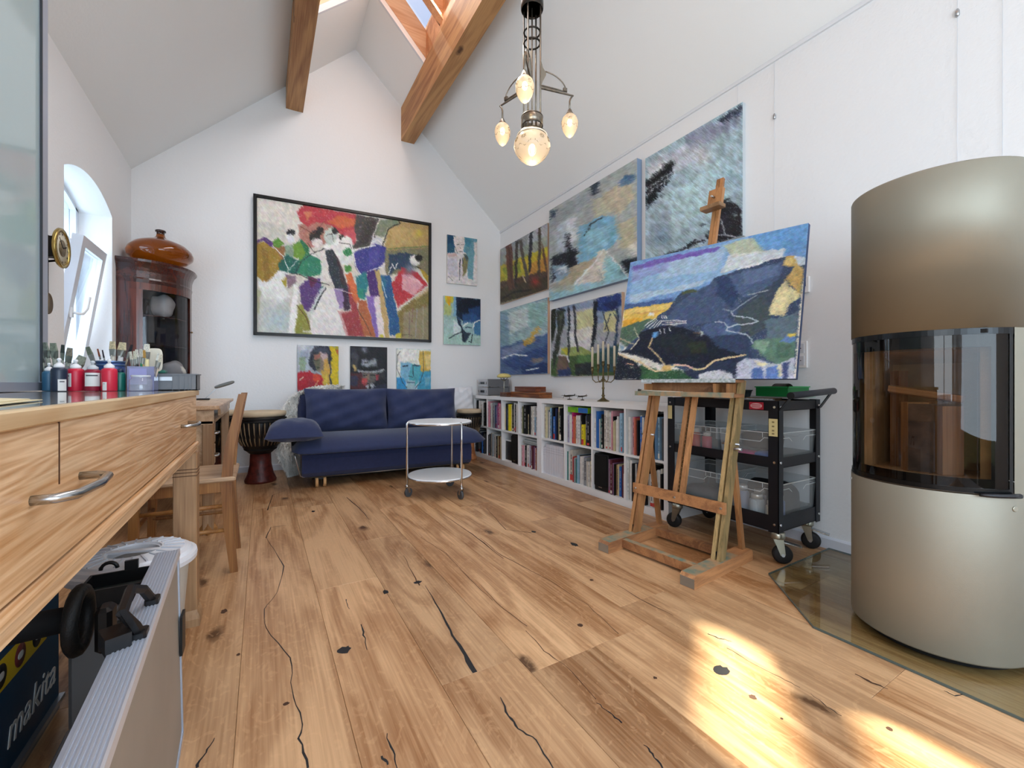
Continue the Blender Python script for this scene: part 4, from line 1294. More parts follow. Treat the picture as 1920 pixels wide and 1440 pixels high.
for row, spec in ((0, UP), (1, LO)):
    for c, line in enumerate(spec):
        y_lo, y_hi = cells[c]; z0 = (ZM1 if row == 0 else ZB1) + .0005; hmax = (ZT0 - ZM1 if row == 0 else ZM0 - ZB1) - .006
        items = []
        for tk in line.split():
            q = tk[1:].split(','); items.append((tk[0], float(q[0]) / 1000, float(q[1]) / 1000 * 1.03, float(q[2]) if len(q) > 2 else 0))
        if not items: continue
        width = y_hi - y_lo - .010
        if c == 6 and row == 1: width -= .165
        tot = sum(i[1] for i in items) + sum(math.sin(math.radians(i[3])) * i[2] * .0 for i in items)
        lean_x = sum(.30 * math.tan(math.radians(i[3])) for i in items if i[3]) * .0
        k_ = (width - .006 - (.026 if any(i[3] for i in items) else 0)) / tot
        k_ = min(k_, 1.45)
        y = y_hi - .002 - (.165 if (c == 6 and row == 1) else 0)
        last_lean = 0
        for n_, (key, wd, ht, lean) in enumerate(items):
            wd *= k_
            if lean and not last_lean: y -= .0
            ht = min(ht, hmax)
            dp = .20 + .05 * random.Random(c * 100 + n_ + row * 7).random()
            x0 = SX0 + .012 + .028 * random.Random(c * 31 + n_ * 7 + row).random()
            up_ = 'upper' if row == 0 else 'lower'
            lab = f"{BC[key][0]} {'thick' if wd > .024 else 'slim' if wd < .014 else 'upright'} book, {ORD[min(n_, 15)] if n_ < 16 else 'late'} from left, {up_} row, compartment {COMP[c]}"
            if n_ >= 16: lab = f"{BC[key][0]} book, {['last but five','last but four','last but three','last but two','last but one','last'][max(0, 5 - (len(items) - 1 - n_))]} from left, {up_} row, compartment {COMP[c]}"
            if lean:        # leaning books rest against the one after them: top towards the camera side
                one_book(x0, y, z0, wd, ht * .97, dp, key, 0, lab, f'books in the {up_} row', True)
                y -= wd + .001
            else:
                one_book(x0, y, z0, wd, ht, dp, key, 0, lab, f'books in the {up_} row', True)
                y -= wd + .0004
            last_lean = lean
# lower third compartment: framed dark print and a black speaker
y_lo, y_hi = cells[2]
t = thing('framed_print', 'small dark printed panel with a white frame beside the corner speaker', 'picture', (SX0 + .05, y_hi - .10, ZB1 + .0005))
MB().box(SX0 + .040, SX0 + .058, y_hi - .178, y_hi - .012, ZB1 + .0005, ZB1 + .236).build('frame', WHITE, t, W=True)
MB().box(SX0 + .038, SX0 + .0405, y_hi - .165, y_hi - .025, ZB1 + .012, ZB1 + .222).build('print', mat('dark_print', '1b1d22', .3, var=.5, vscale=60), t, W=True)
def speaker(yc, wd, ht, label):
    t = thing('loudspeaker', label, 'speaker', (SX0 + .16, yc, ZB1 + .0005))
    MB().rbox((0, 0, ht / 2), (.28, wd, ht), .004).build('cabinet', mat('speaker_black', '0b0b0d', .5), t)
    g = MB().rbox((-.144, 0, ht * .55), (.012, wd * .94, ht * .84), .003)
    g.build('grille', mat('speaker_cloth', '08080a', .95, bump=.4, bscale=400), t)
    MB().box(-.152, -.150, -wd * .12, wd * .12, .028, .034).build('badge', STEEL, t)
    return t
speaker(y_lo + .09, .15, .305, 'narrow black loudspeaker in the compartment beside the small dark print')
y_lo, y_hi = cells[6]
speaker(y_hi - .085, .158, .30, 'wide black loudspeaker standing left of the mauve and tan books')
# lower fourth compartment: flat stack over the standing books
y_lo, y_hi = cells[3]
zs = ZB1 + .240
for k, (hx, th, dy) in enumerate([('9aa0a0', .022, 0), ('c6c8c6', .010, .01), ('8c9494', .014, -.004), ('d8d8d6', .008, .012)]):
    m_ = MB().rbox((0, 0, th / 2), (.235, .27 - .01 * k, th), .002).build('magazine', mat('magazine_%d' % k, hx, .5))
    m_.location = (SX0 + .15 + .004 * k, y_lo + .17 + dy, zs); zs += th + .0005
    tag(m_, ['thick grey', 'pale', 'medium grey', 'white topmost'][k] + ' magazine lying flat above the books, in the flat stack', 'magazine', 'magazines lying flat')
# lower fifth compartment: eight white file boxes
y_lo, y_hi = cells[4]
wb = (y_hi - y_lo - .006) / 9
for k in range(9):
    h_ = .255 if k < 1 else .285
    t = thing('magazine_file', f'plain white document file with a ruled spine, {ORD[k]} from the left in its row', 'file', (SX0 + .02, y_hi - .003 - wb * (k + .5), ZB1 + .0005), 0, 'white files standing in a row')
    MB().rbox((.125, 0, h_ / 2), (.25, wb - .0015, h_), .002).build('case', mat('file_white', 'd9dae2', .5), t)
    mb = MB()
    for q in range(3): mb.box(-.0006, .0002, -wb / 2 + .002, wb / 2 - .002, h_ * .88 - q * .022, h_ * .88 - q * .022 + .0016)
    stuff(mb.build('ruled_lines', mat('ruled_grey', '8d8f9c', .6), t))
# upper sixth: horizontal bright green and blue volume on top of the books
y_lo, y_hi = cells[5]
t = MB().box(0, .22, 0, .27, 0, .046).build('book', mat('green_cover', '9cc41c', .4, col2='4c9a28', vscale=14)); t.location = (SX0 + .02, y_hi - .29, ZM1 + .273)
tag(t, 'thick bright green volume lying flat on top of the other books', 'book', 'books in the upper row')
MB().box(-.0012, .0, .002, .125, .002, .044).build('cover_print', mat('cover_blue', '1c50b4', .4, col2='2c78c8', vscale=20), t)
MB().box(.003, .217, .2701, .2712, .003, .043).build('pages', PAGE, t)

# ---- on top of the bookcases
ZTOP = ZT1 + .0005
def stereo(z, label):
    P = FL(900, 741, ZT1)
    t = thing('stereo_unit', label, 'stereo', (2.55, 4.80, z), 0, 'stereo units')
    body = MB().rbox((0, 0, .052), (.30, .24, .096), .004); body.build('case', mat('stereo_case', '7c7e82', .4, .6), t)
    # silver front faces the room, towards -y (near side) and -x
    MB().rbox((-.155, 0, .052), (.014, .242, .098), .003).build('front_plate', mat('silver_plate', 'c4c6ca', .3, .7), t)
    MB().box(-.1635, -.1615, -.06, .06, .036, .066).build('display', mat('dark_display', '20262c', .2), t)
    for q in (-.09, .09): MB().cyl((-.162, q, .052), (-.175, q, .052), .016, n=14).build('knob', STEEL, t)
    f = MB()
    for sx in (-.11, .11):
        for sy in (-.09, .09): f.cyl((sx, sy, 0), (sx, sy, .005), .012, n=8)
    f.build('foot', BLACK, t)
stereo(ZTOP, 'lower silver stereo unit on the bookcase in the corner'); stereo(ZTOP + .104, 'upper silver stereo unit stacked in the corner')
# mushroom lamp
p = FL(932, 744, ZT1); p = PX(932, 744, 2.46)
t = thing('table_lamp', 'small mushroom table lamp with a yellow glass shade before the stereo', 'lamp', (2.47, 4.40, ZTOP))
BRASS = mat('aged_brass', '8a7a58', .35, .9)
MB().lathe([(.05, 0), (.048, .006), (.03, .012), (.012, .03), (.007, .05)], n=20).build('base', mat('lamp_white_metal', 'd4d0c8', .4), t)
MB().lathe([(.007, .045), (.006, .09), (.011, .1), (.006, .11), (.006, .2), (.012, .205), (.008, .215)], n=12).build('stem', mat('lamp_stem', 'a8a49a', .3, .7), t)
s = MB()
for k in range(4):
    a = k * math.pi / 2 + .4; s.tube([(0, 0, .18), (.04 * math.cos(a), .04 * math.sin(a), .2), (.062 * math.cos(a), .062 * math.sin(a), .222)], .0025, 6)
s.build('shade_holder', BRASS, t)
MB().lathe([(.0, .272), (.03, .270), (.062, .262), (.082, .245), (.086, .232), (.078, .222), (.055, .218), (.0, .217)], n=28).build('lamp_shade', mat('yellow_glass', 'e0cf7c', .2, coat=.6), t)
# wooden boxes
def wbox(nm, x, y, z, dx, dy, dz, label, hx='8a5030', rz=0.0, lid=.35, metal_=False):
    t = thing(nm, label, 'box', (x, y, z), rz)
    wm = wood('box_wood_' + hx, hx, '5a2f1c', 1, 1.5, .4, ring=30)
    MB().rbox((0, 0, dz * (1 - lid) / 2), (dx, dy, dz * (1 - lid) - .002), .003).build('body', wm, t)
    MB().rbox((0, 0, dz * (1 - lid / 2)), (dx, dy, dz * lid), .003).build('lid', wm, t)
    MB().box(-dx / 2 - .002, -dx / 2, -.012, .012, dz * .5, dz * .75).build('clasp', BRASS, t)
    return t
wbox('wooden_box', 2.50, 3.87, ZTOP, .16, .58, .058, 'long flat orange-brown wooden box under the darker one on the bookcase', 'a4622f')
wbox('wooden_box', 2.53, 3.93, ZTOP + .060, .14, .42, .056, 'reddish wooden box lying on top of the longer box', '8a4a2c')
wbox('wooden_box', 2.42, 4.24, ZTOP, .10, .16, .05, 'short dark wooden box with metal fittings next to the mushroom lamp', '6a4630', lid=.3)
# toy planes
def plane(px, label, s=1.0):
    q = PX(px, 750, 2.50)
    t = thing('model_airplane', label, 'model airplane', (2.50, q.y, ZTOP), 0, 'model airplanes on the bookcase')
    pm = mat('bronze_dark', '4a463c', .35, .8)
    MB().lathe([(.022 * s, 0), (.02 * s, .004), (.01 * s, .008)], n=14).build('base', pm, t)
    MB().cyl((0, 0, .006), (0, 0, .03), .0022, n=6).build('stand', pm, t)
    f = MB(); a = .35
    f.tube([(-.055 * s, 0, .032), (-.045 * s, 0, .033), (-.01 * s, 0, .035), (.03 * s, 0, .037), (.055 * s, 0, .04)], [.002, .006 * s, .008 * s, .006 * s, .002], 8)
    f.build('fuselage', pm, t)
    MB().cbox((-.012 * s, 0, .038), (.024 * s, .17 * s, .003), b=.006 * s).build('wing', pm, t)
    MB().cbox((.048 * s, 0, .042), (.014 * s, .05 * s, .002)).build('tailplane', pm, t)
    MB().prism([(.042 * s, .04), (.056 * s, .04), (.056 * s, .056)], -.001, .001, 'y').build('tail_fin', pm, t)
    for sy in (-.035, .035): MB().tube([(-.03 * s, sy * s, .036), (.002 * s, sy * s, .036)], [.005 * s, .003 * s], 8).build('engine', pm, t)
    pr = MB().cbox((-.058 * s, 0, .032), (.001, .004, .04 * s), (.6, 0, 0)); pr.build('propeller', pm, t)
plane(1068, 'larger bronze model airplane on a stand, left of the candelabrum', 1.15)
plane(1092, 'smaller bronze model airplane nearer the candelabrum', .85)
# candelabrum
q = PX(1131, 752, 2.50)
t = thing('candelabrum', 'five-armed brass candelabrum holding tall ivory candles', 'candelabrum', (2.50, q.y, ZTOP))
AB = mat('antique_brass', '75694a', .38, .85, var=.3, vscale=30)
MB().lathe([(.052, 0), (.05, .006), (.036, .012), (.02, .024), (.012, .032), (.010, .04), (.016, .05), (.009, .06)], n=24).build('base', AB, t)
MB().lathe([(.009, .058), (.008, .10), (.013, .112), (.008, .124), (.007, .19), (.012, .20), (.007, .21), (.007, .30)], n=14).build('stem', AB, t)
def cup(x, y, z, nm='candle_cup'):
    MB().lathe([(.006, z - .03), (.010, z - .024), (.006, z - .012), (.014, z - .004), (.012, z), (.012, z + .026), (.015, z + .03)], (x, y, 0), n=12).build(nm, AB, t)
R_ = .084; cups = [(0, 0, .31)]
d0 = Vector((CS, -SN, 0)).normalized()   # arms spread across the shelf roughly facing the room
d0 = Vector((.45, -.9, 0)).normalized()
for s_, r in ((-1, .045), (1, .045), (-1, .098), (1, .098)):
    v = d0 * s_ * r
    zc = .285 if r < .07 else .265
    pts = [(0, 0, .20 if r < .07 else .20), (v.x * .3, v.y * .3, .168), (v.x * .7, v.y * .7, .162), (v.x * .96, v.y * .96, .185), (v.x, v.y, .215), (v.x, v.y, zc - .03)]
    MB().tube(pts, .0042, 8).build('arm', AB, t)
    cups.append((v.x, v.y, zc))
for (x, y, z) in cups: cup(x, y, z)
for k, (x, y, z) in enumerate(cups):
    c = thing('candle', 'tall ivory candle, ' + ['the middle one', 'second from left', 'second from right', 'outermost left', 'outermost right'][k] + ' in the candelabrum', 'candle', (2.50 + x, q.y + y, ZTOP + z + .004), 0, 'candles in the candelabrum')
    MB().lathe([(.0105, 0), (.0098, .19), (.007, .197), (.002, .199)], n=14).build('shaft', mat('ivory_wax', 'd8d2bc', .5), c)
    MB().cyl((0, 0, .197), (.001, 0, .206), .0012, n=5).build('wick', BLACK, c)
# ================================================================ SOFA CORNER
SA = -math.atan(BWK) * .6
t = thing('sofa', 'navy blue sofa bed on small wheels against the back wall', 'sofa', (.30, 4.125, 0), SA)
BLUE = mat('navy_fabric', '222b50', .85, var=.10, vscale=40, bump=.25, bscale=500, sheen=.25)
BLUE2 = mat('navy_fabric_light', '283358', .85, var=.08, vscale=30, bump=.25, bscale=500, sheen=.25)
# local frame: x along the front, y towards the wall
b = MB(); b.prism([(.02, .10), (.55, .10), (.55, .30), (.0, .30), (-.02, .26), (-.015, .14)], .0, 1.58, 'x'); b.build('base', BLUE, t)
def seatprof(w0, w1):
    mb = MB(); n = 22; prof = []
    pts = [(-.12, .325), (-.10, .318), (.0, .305), (.30, .30), (.62, .30), (.62, .44), (.30, .462), (.06, .452), (-.05, .415), (-.10, .365)]
    m = 30; vs = []
    for i in range(m + 1):
        u = i / m; x = w0 + (w1 - w0) * u
        e = min(u, 1 - u) * (w1 - w0)
        k = min(1, (e / .10)) ** .45 if e < .10 else 1
        for (y, z) in pts:
            zc = .345
            vs.append((x, y * (1 if k > .98 else (.5 + .5 * k)) + 0, zc + (z - zc) * (.12 + .88 * k)))
    n = len(pts)
    fs = [(i * n + j, i * n + (j + 1) % n, (i + 1) * n + (j + 1) % n, (i + 1) * n + j) for i in range(m) for j in range(n)]
    fs += [tuple(range(n))[::-1], tuple(m * n + j for j in range(n))]
    mb.add(vs, fs, True); return mb
seatprof(-.08, 1.72).build('seat', BLUE2, t)
MB().rbox((.78, .66, .56), (1.60, .12, .52), .03, (-.10, 0, 0)).build('backrest', BLUE, t)
MB().pillow((.43, .47, .655), .80, .45, .22, (-.20, 0, 0), seed=3, back=.45, wr=.010).build('back_cushion', BLUE2, t)
MB().pillow((1.20, .46, .650), .78, .45, .22, (-.20, 0, 0), seed=5, back=.45, wr=.010).build('back_cushion', BLUE2, t)
a = MB().pillow((-.055, .05, .475), .45, .46, .19, (math.pi / 2, 0, 0), p=3.0, seed=4, wr=.003, back=.76); a.build('armrest_cushion', BLUE2, t)
MB().rbox((-.02, .22, .44), (.12, .26, .16), .02).build('arm_support', BLACKM, t)
for x_ in (-.06, ):
    MB().tube([(x_, -.02, .32), (x_ + .01, -.02, .28), (x_ + .05, .0, .12), (x_ + .07, .02, .105), (x_ + .12, .03, .105)], .006, 8).build('metal_loop', STEEL, t)
MB().tube([(.05, .005, .098), (1.56, .005, .098)], .006, 8).build('front_rail', mat('dark_steel', '6a6660', .4, .8), t)
for x_ in (.12, .185, 1.44, 1.50):
    w_ = MB().cyl((x_ - .012, .05, .048), (x_ + .012, .05, .048), .048, n=20); wo_ = w_.build('wheel', mat('wheel_wood', 'c89a68', .5), t)
    MB().cyl((x_ - .014, .05, .048), (x_ + .014, .05, .048), .034, n=16).build('wheel_disc', BLACKM, wo_)
for x_ in (.15, 1.47): MB().rbox((x_, .05, .085), (.10, .05, .03), .004).build('wheel_mount', BLACK, t)
MB().box(.1, 1.5, .42, .5, 0, .10).build('rear_foot', BLACKM, t)
# white cushion leaning behind the right end
p = MB().pillow((0, 0, .0), .34, .34, .10, (-.18, 0, 0), seed=9)
o = p.build('pillow', mat('white_cotton', 'e2e4ea', .9, bump=.1), None); o.location = (2.15, 4.93, .72)
tag(o, 'white cushion standing behind the right end of the navy sofa', 'pillow')
# sheepskin hanging over the left end of the sofa
t = thing('sheepskin', 'shaggy grey-white sheepskin hung over the left end of the sofa', 'sheepskin', (.31, 4.87, 0))
FUR = mat('sheep_wool', 'eceae4', .95, var=.12, vscale=14)
hide = MB()
path = [(.40, -.02, .87, .10), (.28, -.03, .88, .15), (.12, -.04, .86, .19), (.0, -.08, .77, .21), (-.06, -.10, .62, .21), (-.10, -.11, .48, .19), (-.10, -.12, .34, .19), (-.08, -.12, .20, .17), (-.03, -.10, .08, .12), (-.02, -.1, .03, .08)]
vs = []; n = 10
for (x, y, z, w_) in path:
    for k in range(n):
        a = 2 * math.pi * k / n; vs.append((x + .035 * math.cos(a) + (w_ * .55) * math.sin(a) * .75, y + w_ * .35 * math.sin(a), z + .03 * math.cos(a)))
fs = [(i * n + k, i * n + (k + 1) % n, (i + 1) * n + (k + 1) % n, (i + 1) * n + k) for i in range(len(path) - 1) for k in range(n)]
hide.add(vs, fs, True); hide.build('hide', FUR, t)
rr = random.Random(5); wl = MB()
for i in range(7000):
    f = rr.choice(range(len(path) - 1)); u = rr.random()
    P0 = [path[f][q] * (1 - u) + path[f + 1][q] * u for q in range(4)]; a = rr.uniform(0, 2 * math.pi)
    c = Vector((P0[0] + .035 * math.cos(a) + P0[3] * .42 * math.sin(a), P0[1] + P0[3] * .35 * math.sin(a), P0[2] + .03 * math.cos(a)))
    d = Vector((rr.uniform(-1, 1), rr.uniform(-1.2, .3), rr.uniform(-1.3, .6))).normalized() * rr.uniform(.018, .04)
    s_ = d.cross(Vector((0, 0, 1))).normalized() * .004
    wl.add([c - s_, c + s_, c + d * .6 + s_ * .8 + Vector((0, 0, -.004)), c + d + Vector((0, 0, -.012))], [(0, 1, 2), (0, 2, 3)])
stuff(wl.build('wool', FUR, t))

# ---------------------------------------------------------------- djembe drums
def djembe(x, y, h, r, label, legcol, headcol='cdb89a'):
    t = thing('djembe_drum', label, 'drum', (x, y, 0), 0, 'djembe drums around the sofa')
    wd = mat('drum_leg_' + legcol, legcol, .45, var=.45, vscale=26, bump=.6, bscale=40)
    bowl = mat('drum_bowl', '1a1412', .5, var=.4)
    zb = h * .42
    MB().lathe([(r * .60, 0), (r * .62, .02), (r * .50, h * .12), (r * .42, h * .25), (r * .40, zb)], n=28).build('foot', wd, t)
    MB().lathe([(r * .42, zb - .01), (r * .62, zb + .03), (r * .82, h * .60), (r * .93, h * .78), (r * .96, h * .95)], n=28).build('bowl', bowl, t)
    MB().lathe([(r * .97, h * .93), (r * 1.0, h * .955), (r * 1.0, h - .006), (r * .94, h), (0, h + .001)], n=32).build('drum_head', mat('drum_skin_' + headcol, headcol, .8, var=.12), t)
    for zz in (.90, .86):
        MB().tube([(r * 1.0 * math.cos(a), r * 1.0 * math.sin(a), h * zz) for a in [2 * math.pi * k / 30 for k in range(30)]], .006, 6, closed=True).build('rope_ring', BLACKM, t)
    MB().tube([(r * .60 * math.cos(a), r * .60 * math.sin(a), zb + .035) for a in [2 * math.pi * k / 24 for k in range(24)]], .010, 6, closed=True).build('rope_ring', BLACKM, t)
    ro = MB(); n = 30
    for k in range(n):
        a0, a1, a2 = 2 * math.pi * k / n, 2 * math.pi * (k + .5) / n, 2 * math.pi * (k + 1) / n
        P = lambda a, rr_, z: (rr_ * r * math.cos(a), rr_ * r * math.sin(a), z)
        for aa in (a0, a2): ro.tube([P(aa, 1.0, h * .86), P((aa + a1) / 2, .90, h * .66), P(a1, .62, zb + .04)], .0032, 4, caps=False)
    stuff(ro.build('rope_lacing', mat('drum_rope', '0e0d0d', .8), t))
    st = MB()
    for k in range(n):
        a = 2 * math.pi * (k + .25) / n
        st.tube([(r * math.cos(a) * q, r * math.sin(a) * q, h * z) for q, z in ((.72, .53), (.83, .60), (.90, .70), (.965, .86))], .006, 4)
    stuff(st.build('bowl_stripes', mat('drum_bowl_pale', '8a7458', .6), t))
djembe(-.01, 4.68, .665, .215, 'large djembe drum with a carved red-brown foot left of the sofa', '5a2018')
djembe(-.40, 4.93, .665, .205, 'djembe drum half hidden behind the wooden chair', '6a3020')
djembe(2.185, 4.76, .61, .150, 'djembe drum with a pale orange foot between the sofa and bookcase', 'b8784c')

# ---------------------------------------------------------------- round side table
cx, cy = 1.29, 3.395
t = thing('side_table', 'round white two-tier side table on castors before the sofa', 'table', (cx, cy, 0))
def disc(z, r, nm):
    MB().lathe([(r, z - .006), (r + .002, z - .002), (r, z + .004), (r - .002, z + .006)], n=40).build(nm, mat('white_glass_top', 'f2f5f7', .3, coat=.15), t)
    MB().lathe([(r + .001, z - .014), (r + .005, z - .012), (r + .005, z - .002), (r + .001, z - .001), (r - .006, z - .014), (r + .001, z - .014)], n=40, caps=False).build('rim', CHROME, t)
disc(.608, .262, 'tabletop'); disc(.165, .262, 'lower_shelf')
for k, (lx, ly) in enumerate([(1.035, 3.43), (1.37, 3.145), (1.475, 3.59)]):
    d = Vector((lx - cx, ly - cy, 0)).normalized()
    p = d * .272
    lg = MB().tube([(p.x * .96, p.y * .96, .612), (p.x, p.y, .60), (p.x, p.y, .085)], .0085, 10).build('leg', CHROME, t)
    MB().tube([(p.x, p.y, .10), (p.x, p.y, .085), (p.x + d.x * .0, p.y, .075)], .010, 8).build('castor_stem', CHROME, lg)
    a = [.5, 1.7, 2.6][k]; w_ = Vector((math.cos(a), math.sin(a), 0)); s_ = Vector((-w_.y, w_.x, 0))
    c = p + w_ * .016; c.z = .036
    MB().cyl(c - s_ * .009, c + s_ * .009, .036, n=20).build('castor_wheel', mat('castor_grey', '4c4e52', .5), lg)
    MB().bar(p + Vector((0, 0, .09)) + s_ * .013, c + s_ * .013, .004, .02).bar(p + Vector((0, 0, .09)) - s_ * .013, c - s_ * .013, .004, .02).build('castor_fork', CHROME, lg)

# ---------------------------------------------------------------- wooden chair
OC = wood('chair_beech', 'b07c44', '7c4c22', 2, 1.8, .45, ring=26)
t = thing('wooden_chair', 'honey-coloured wooden chair with its back to the room, pushed to the desk', 'chair', (-.32, 2.70, 0))
def C(*p): return Vector(p) - Vector((-.32, 2.70, 0))
for sy in (2.51, 2.86):
    pth = [(-.118, sy, 0), (-.140, sy, .22), (-.150, sy, .44), (-.135, sy, .62), (-.085, sy, .875)]
    for k in range(1): 
        mb = MB()
        for a_, b_, w0, w1 in zip(pth, pth[1:], (.030, .040, .044, .038), (.040, .044, .038, .028)):
            mb.bar(C(*a_), C(*b_), w0, .030, (0, 1, 0), w1)
        # one continuous post: rebuild as a swept strip
        mb = MB(); vs = []; wds = (.032, .040, .046, .042, .030)
        for (x, y, z), w_ in zip(pth, wds):
            q = C(x, y, z); vs += [q + Vector((-w_ / 2, -.015, 0)), q + Vector((w_ / 2, -.015, 0)), q + Vector((w_ / 2, .015, 0)), q + Vector((-w_ / 2, .015, 0))]
        fs = [(i * 4 + j, i * 4 + (j + 1) % 4, i * 4 + 4 + (j + 1) % 4, i * 4 + 4 + j) for i in range(4) for j in range(4)] + [(3, 2, 1, 0), (16, 17, 18, 19)]
        mb.add(vs, fs).build('back_leg', OC, t)
for sy in (2.50, 2.88): MB().bar(C(-.50, sy, 0), C(-.49, sy, .45), .030, .036, (0, 1, 0), .036, .036).build('front_leg', OC, t)
MB().rbox(C(-.32, 2.69, .462), (.42, .42, .022), .006).build('seat', wood('chair_seat', 'bda184', '8c6c4c', 0, 1.6, .4, ring=26), t)
for sy in (2.51, 2.87):
    MB().bar(C(-.48, sy, .425), C(-.16, sy, .425), .02, .05).build('apron', OC, t)
    for zz, e in ((.33, .33), (.22, .21)): MB().cyl(C(-.49, sy, zz), C(-.14, sy, e), .010, n=8).build('side_rung', OC, t)
for xx in (-.485, -.15): MB().bar(C(xx, 2.50, .425), C(xx, 2.88, .425), .02, .05).build('apron', OC, t)
MB().cyl(C(-.49, 2.5, .27), C(-.49, 2.88, .27), .010, n=8).build('front_rung', OC, t)
MB().bar(C(-.100, 2.515, .79), C(-.100, 2.855, .79), .016, .085, (.25, 0, 1)).build('top_rail', OC, t)
MB().bar(C(-.14, 2.515, .56), C(-.14, 2.855, .56), .016, .035).build('lower_rail', OC, t)
for sy in (2.62, 2.69, 2.76): MB().bar(C(-.138, sy, .575), C(-.105, sy, .76), .012, .026, (0, 1, 0)).build('slat', OC, t)

# ---------------------------------------------------------------- pine desk in the corner
dx1, dy0, dy1, dz = -.235, 3.17, 4.66, .79
t = thing('pine_desk', 'pale pine desk with steel drawer handles below the arched window', 'desk', (-.62, 3.95, 0))
DW = wood('desk_pine', 'd9b893', 'ae8660', 1, 1.6, .4, ring=40, coat=.2)
MB().rbox((-.62, 3.91, dz - .012), (.79, 1.50, .024), .003).build('desktop', DW, t, W=True)
MB().box(-1.0, dx1 - .02, dy0 + .02, dy0 + .045, dz - .11, dz - .024).build('side_rail', DW, t, W=True)
MB().box(-1.0, dx1 - .025, dy0 + .02, dy1, dz - .115, dz - .095).build('drawer_floor', DW, t, W=True)
for k in range(3):
    y0 = dy0 + .55 + k * .34
    d_ = MB().rbox((dx1 - .03, y0 + .16, dz - .062), (.018, .33, .066), .002).build('drawer_front', DW, t, W=True)
# pedestal with two small drawers next to the near end
MB().box(-.62, dx1 - .06, dy0 + .05, dy0 + .40, .36, dz - .115).build('pedestal', DW, t, W=True)
for k, z0 in enumerate((.53, .385)):
    d_ = MB().rbox((dx1 - .050, dy0 + .225, z0 + .065), (.02, .33, .130), .002).build('drawer', DW, t, W=True)
    MB().tube([(dx1 - .04, dy0 + .17, z0 + .075), (dx1 - .012, dy0 + .175, z0 + .075), (dx1 - .008, dy0 + .225, z0 + .075), (dx1 - .012, dy0 + .275, z0 + .075), (dx1 - .04, dy0 + .28, z0 + .075)], .006, 8).build('handle', STEEL, d_, W=True)
for (lx, ly) in ((-.285, dy0 + .05), (-.95, dy0 + .05), (-.285, dy1 - .05), (-.95, dy1 - .05)):
    MB().cbox((lx, ly, .34), (.058, .058, .68), b=.006).build('leg', wood('desk_leg', 'c9a884', '9c7856', 2, 1.6, .5), t, W=True)
    MB().lathe([(.040, 0), (.048, .02), (.048, .035), (.034, .055), (.03, .07)], (lx, ly, 0), n=4, smooth=False).build('foot', OC, t, W=True)
# things on the desk
t = thing('photo_flash', 'black camera accessory with a knob lying on the pine desk', 'camera accessory', (-.50, 3.86, dz + .001))
MB().rbox((0, 0, .022), (.16, .10, .042), .006).build('body', BLACK, t); MB().cyl((0, 0, .042), (0, 0, .062), .014, n=12).build('knob', BLACK, t); MB().rbox((-.08, -.02, .03), (.05, .06, .055), .006).build('clamp', BLACKM, t)
t = thing('desk_lamp', 'small folding grey lamp with a thin double arm on the pine desk', 'lamp', (-.40, 4.30, dz + .001))
MB().rbox((-.02, 0, .006), (.10, .07, .012), .004).build('base', BLACK, t)
for s_ in (-.012, .012): MB().bar((.0, s_, .012), (.09, s_, .11), .006, .006).build('arm', STEEL, t)
MB().soft((.13, 0, .125), (.15, .06, .030), .6, .5, rot=(0, -.35, 0), n=16, m=8).build('lamp_head', mat('lamp_grey', '6a6e6c', .4), t)
t = thing('small_white_box', 'small open white plastic box at the near end of the pine desk', 'box', (-.42, 3.30, dz + .001))
b = MB(); b.box(-.06, .06, -.06, .06, 0, .004).box(-.06, -.057, -.06, .06, .004, .045).box(.057, .06, -.06, .06, .004, .045).box(-.057, .057, -.06, -.057, .004, .045).box(-.057, .057, .057, .06, .004, .045)
b.build('tray', WHITE, t); MB().rbox((0, .004, .052), (.12, .12, .008), .003, (.12, 0, 0)).build('lid', WHITE, t)

# ---------------------------------------------------------------- bow-fronted corner cabinet with the amber vase
MAH = wood('mahogany', '6c2a16', '2c0e08', 2, 1.6, .25, ring=24, coat=.6)
MAHX = wood('mahogany_cornice', '5a2314', '260c08', 1, 1.6, .25, ring=24, coat=.6, rnd=False)
A0 = (XL + .004, 4.80); A1 = (-.60, bwy(-.60) - .004); KC = (XL + .004, bwy(XL) - .006)
def bow(off=0.0, n=14, ret=.085):
    """front outline of the cabinet seen from above: return, bow, return"""
    a = (KC[0], A0[1] - off); b = (KC[0] + ret + off * .4, A0[1] - off); e = (A1[0] + off, A1[1]); d = (A1[0] + off, A1[1] - ret - off * .4)
    cxx, cyy = b[0] - .0, d[1] + 0.0
    pts = [a]
    for k in range(n + 1):
        u = k / n * math.pi / 2
        pts.append((b[0] + (d[0] - b[0]) * math.sin(u), b[1] + (d[1] - b[1]) * (1 - math.cos(u))))
    pts.append(e)
    return pts
t = thing('corner_cabinet', 'dark red mahogany bow-fronted corner cabinet with a glazed door', 'cabinet', (-.86, 5.05, 0))
def bandpts(o): return bow(o) + [KC]
MB().prism(bandpts(0), 0, .10, 'z').build('base', MAHX, t, W=True)
MB().prism(bandpts(0), 1.93, 1.95, 'z').build('top_panel', MAHX, t, W=True)
MB().prism(bandpts(-.01), .93, .95, 'z').build('waist_board', MAHX, t, W=True)
c_ = MB()
lev = [(.0, 1.80), (.006, 1.83), (.002, 1.845), (.004, 1.90), (.012, 1.93), (.022, 1.955), (.040, 1.975), (.044, 1.995), (.036, 2.0)]
L0 = [bow(o) for o, z in lev]
vs = [(x, y, z) for (o, z), ring in zip(lev, L0) for x, y in ring]; m = len(L0[0])
fs = [(j * m + i, j * m + i + 1, (j + 1) * m + i + 1, (j + 1) * m + i) for j in range(len(lev) - 1) for i in range(m - 1)]
c_.add(vs, fs, False)
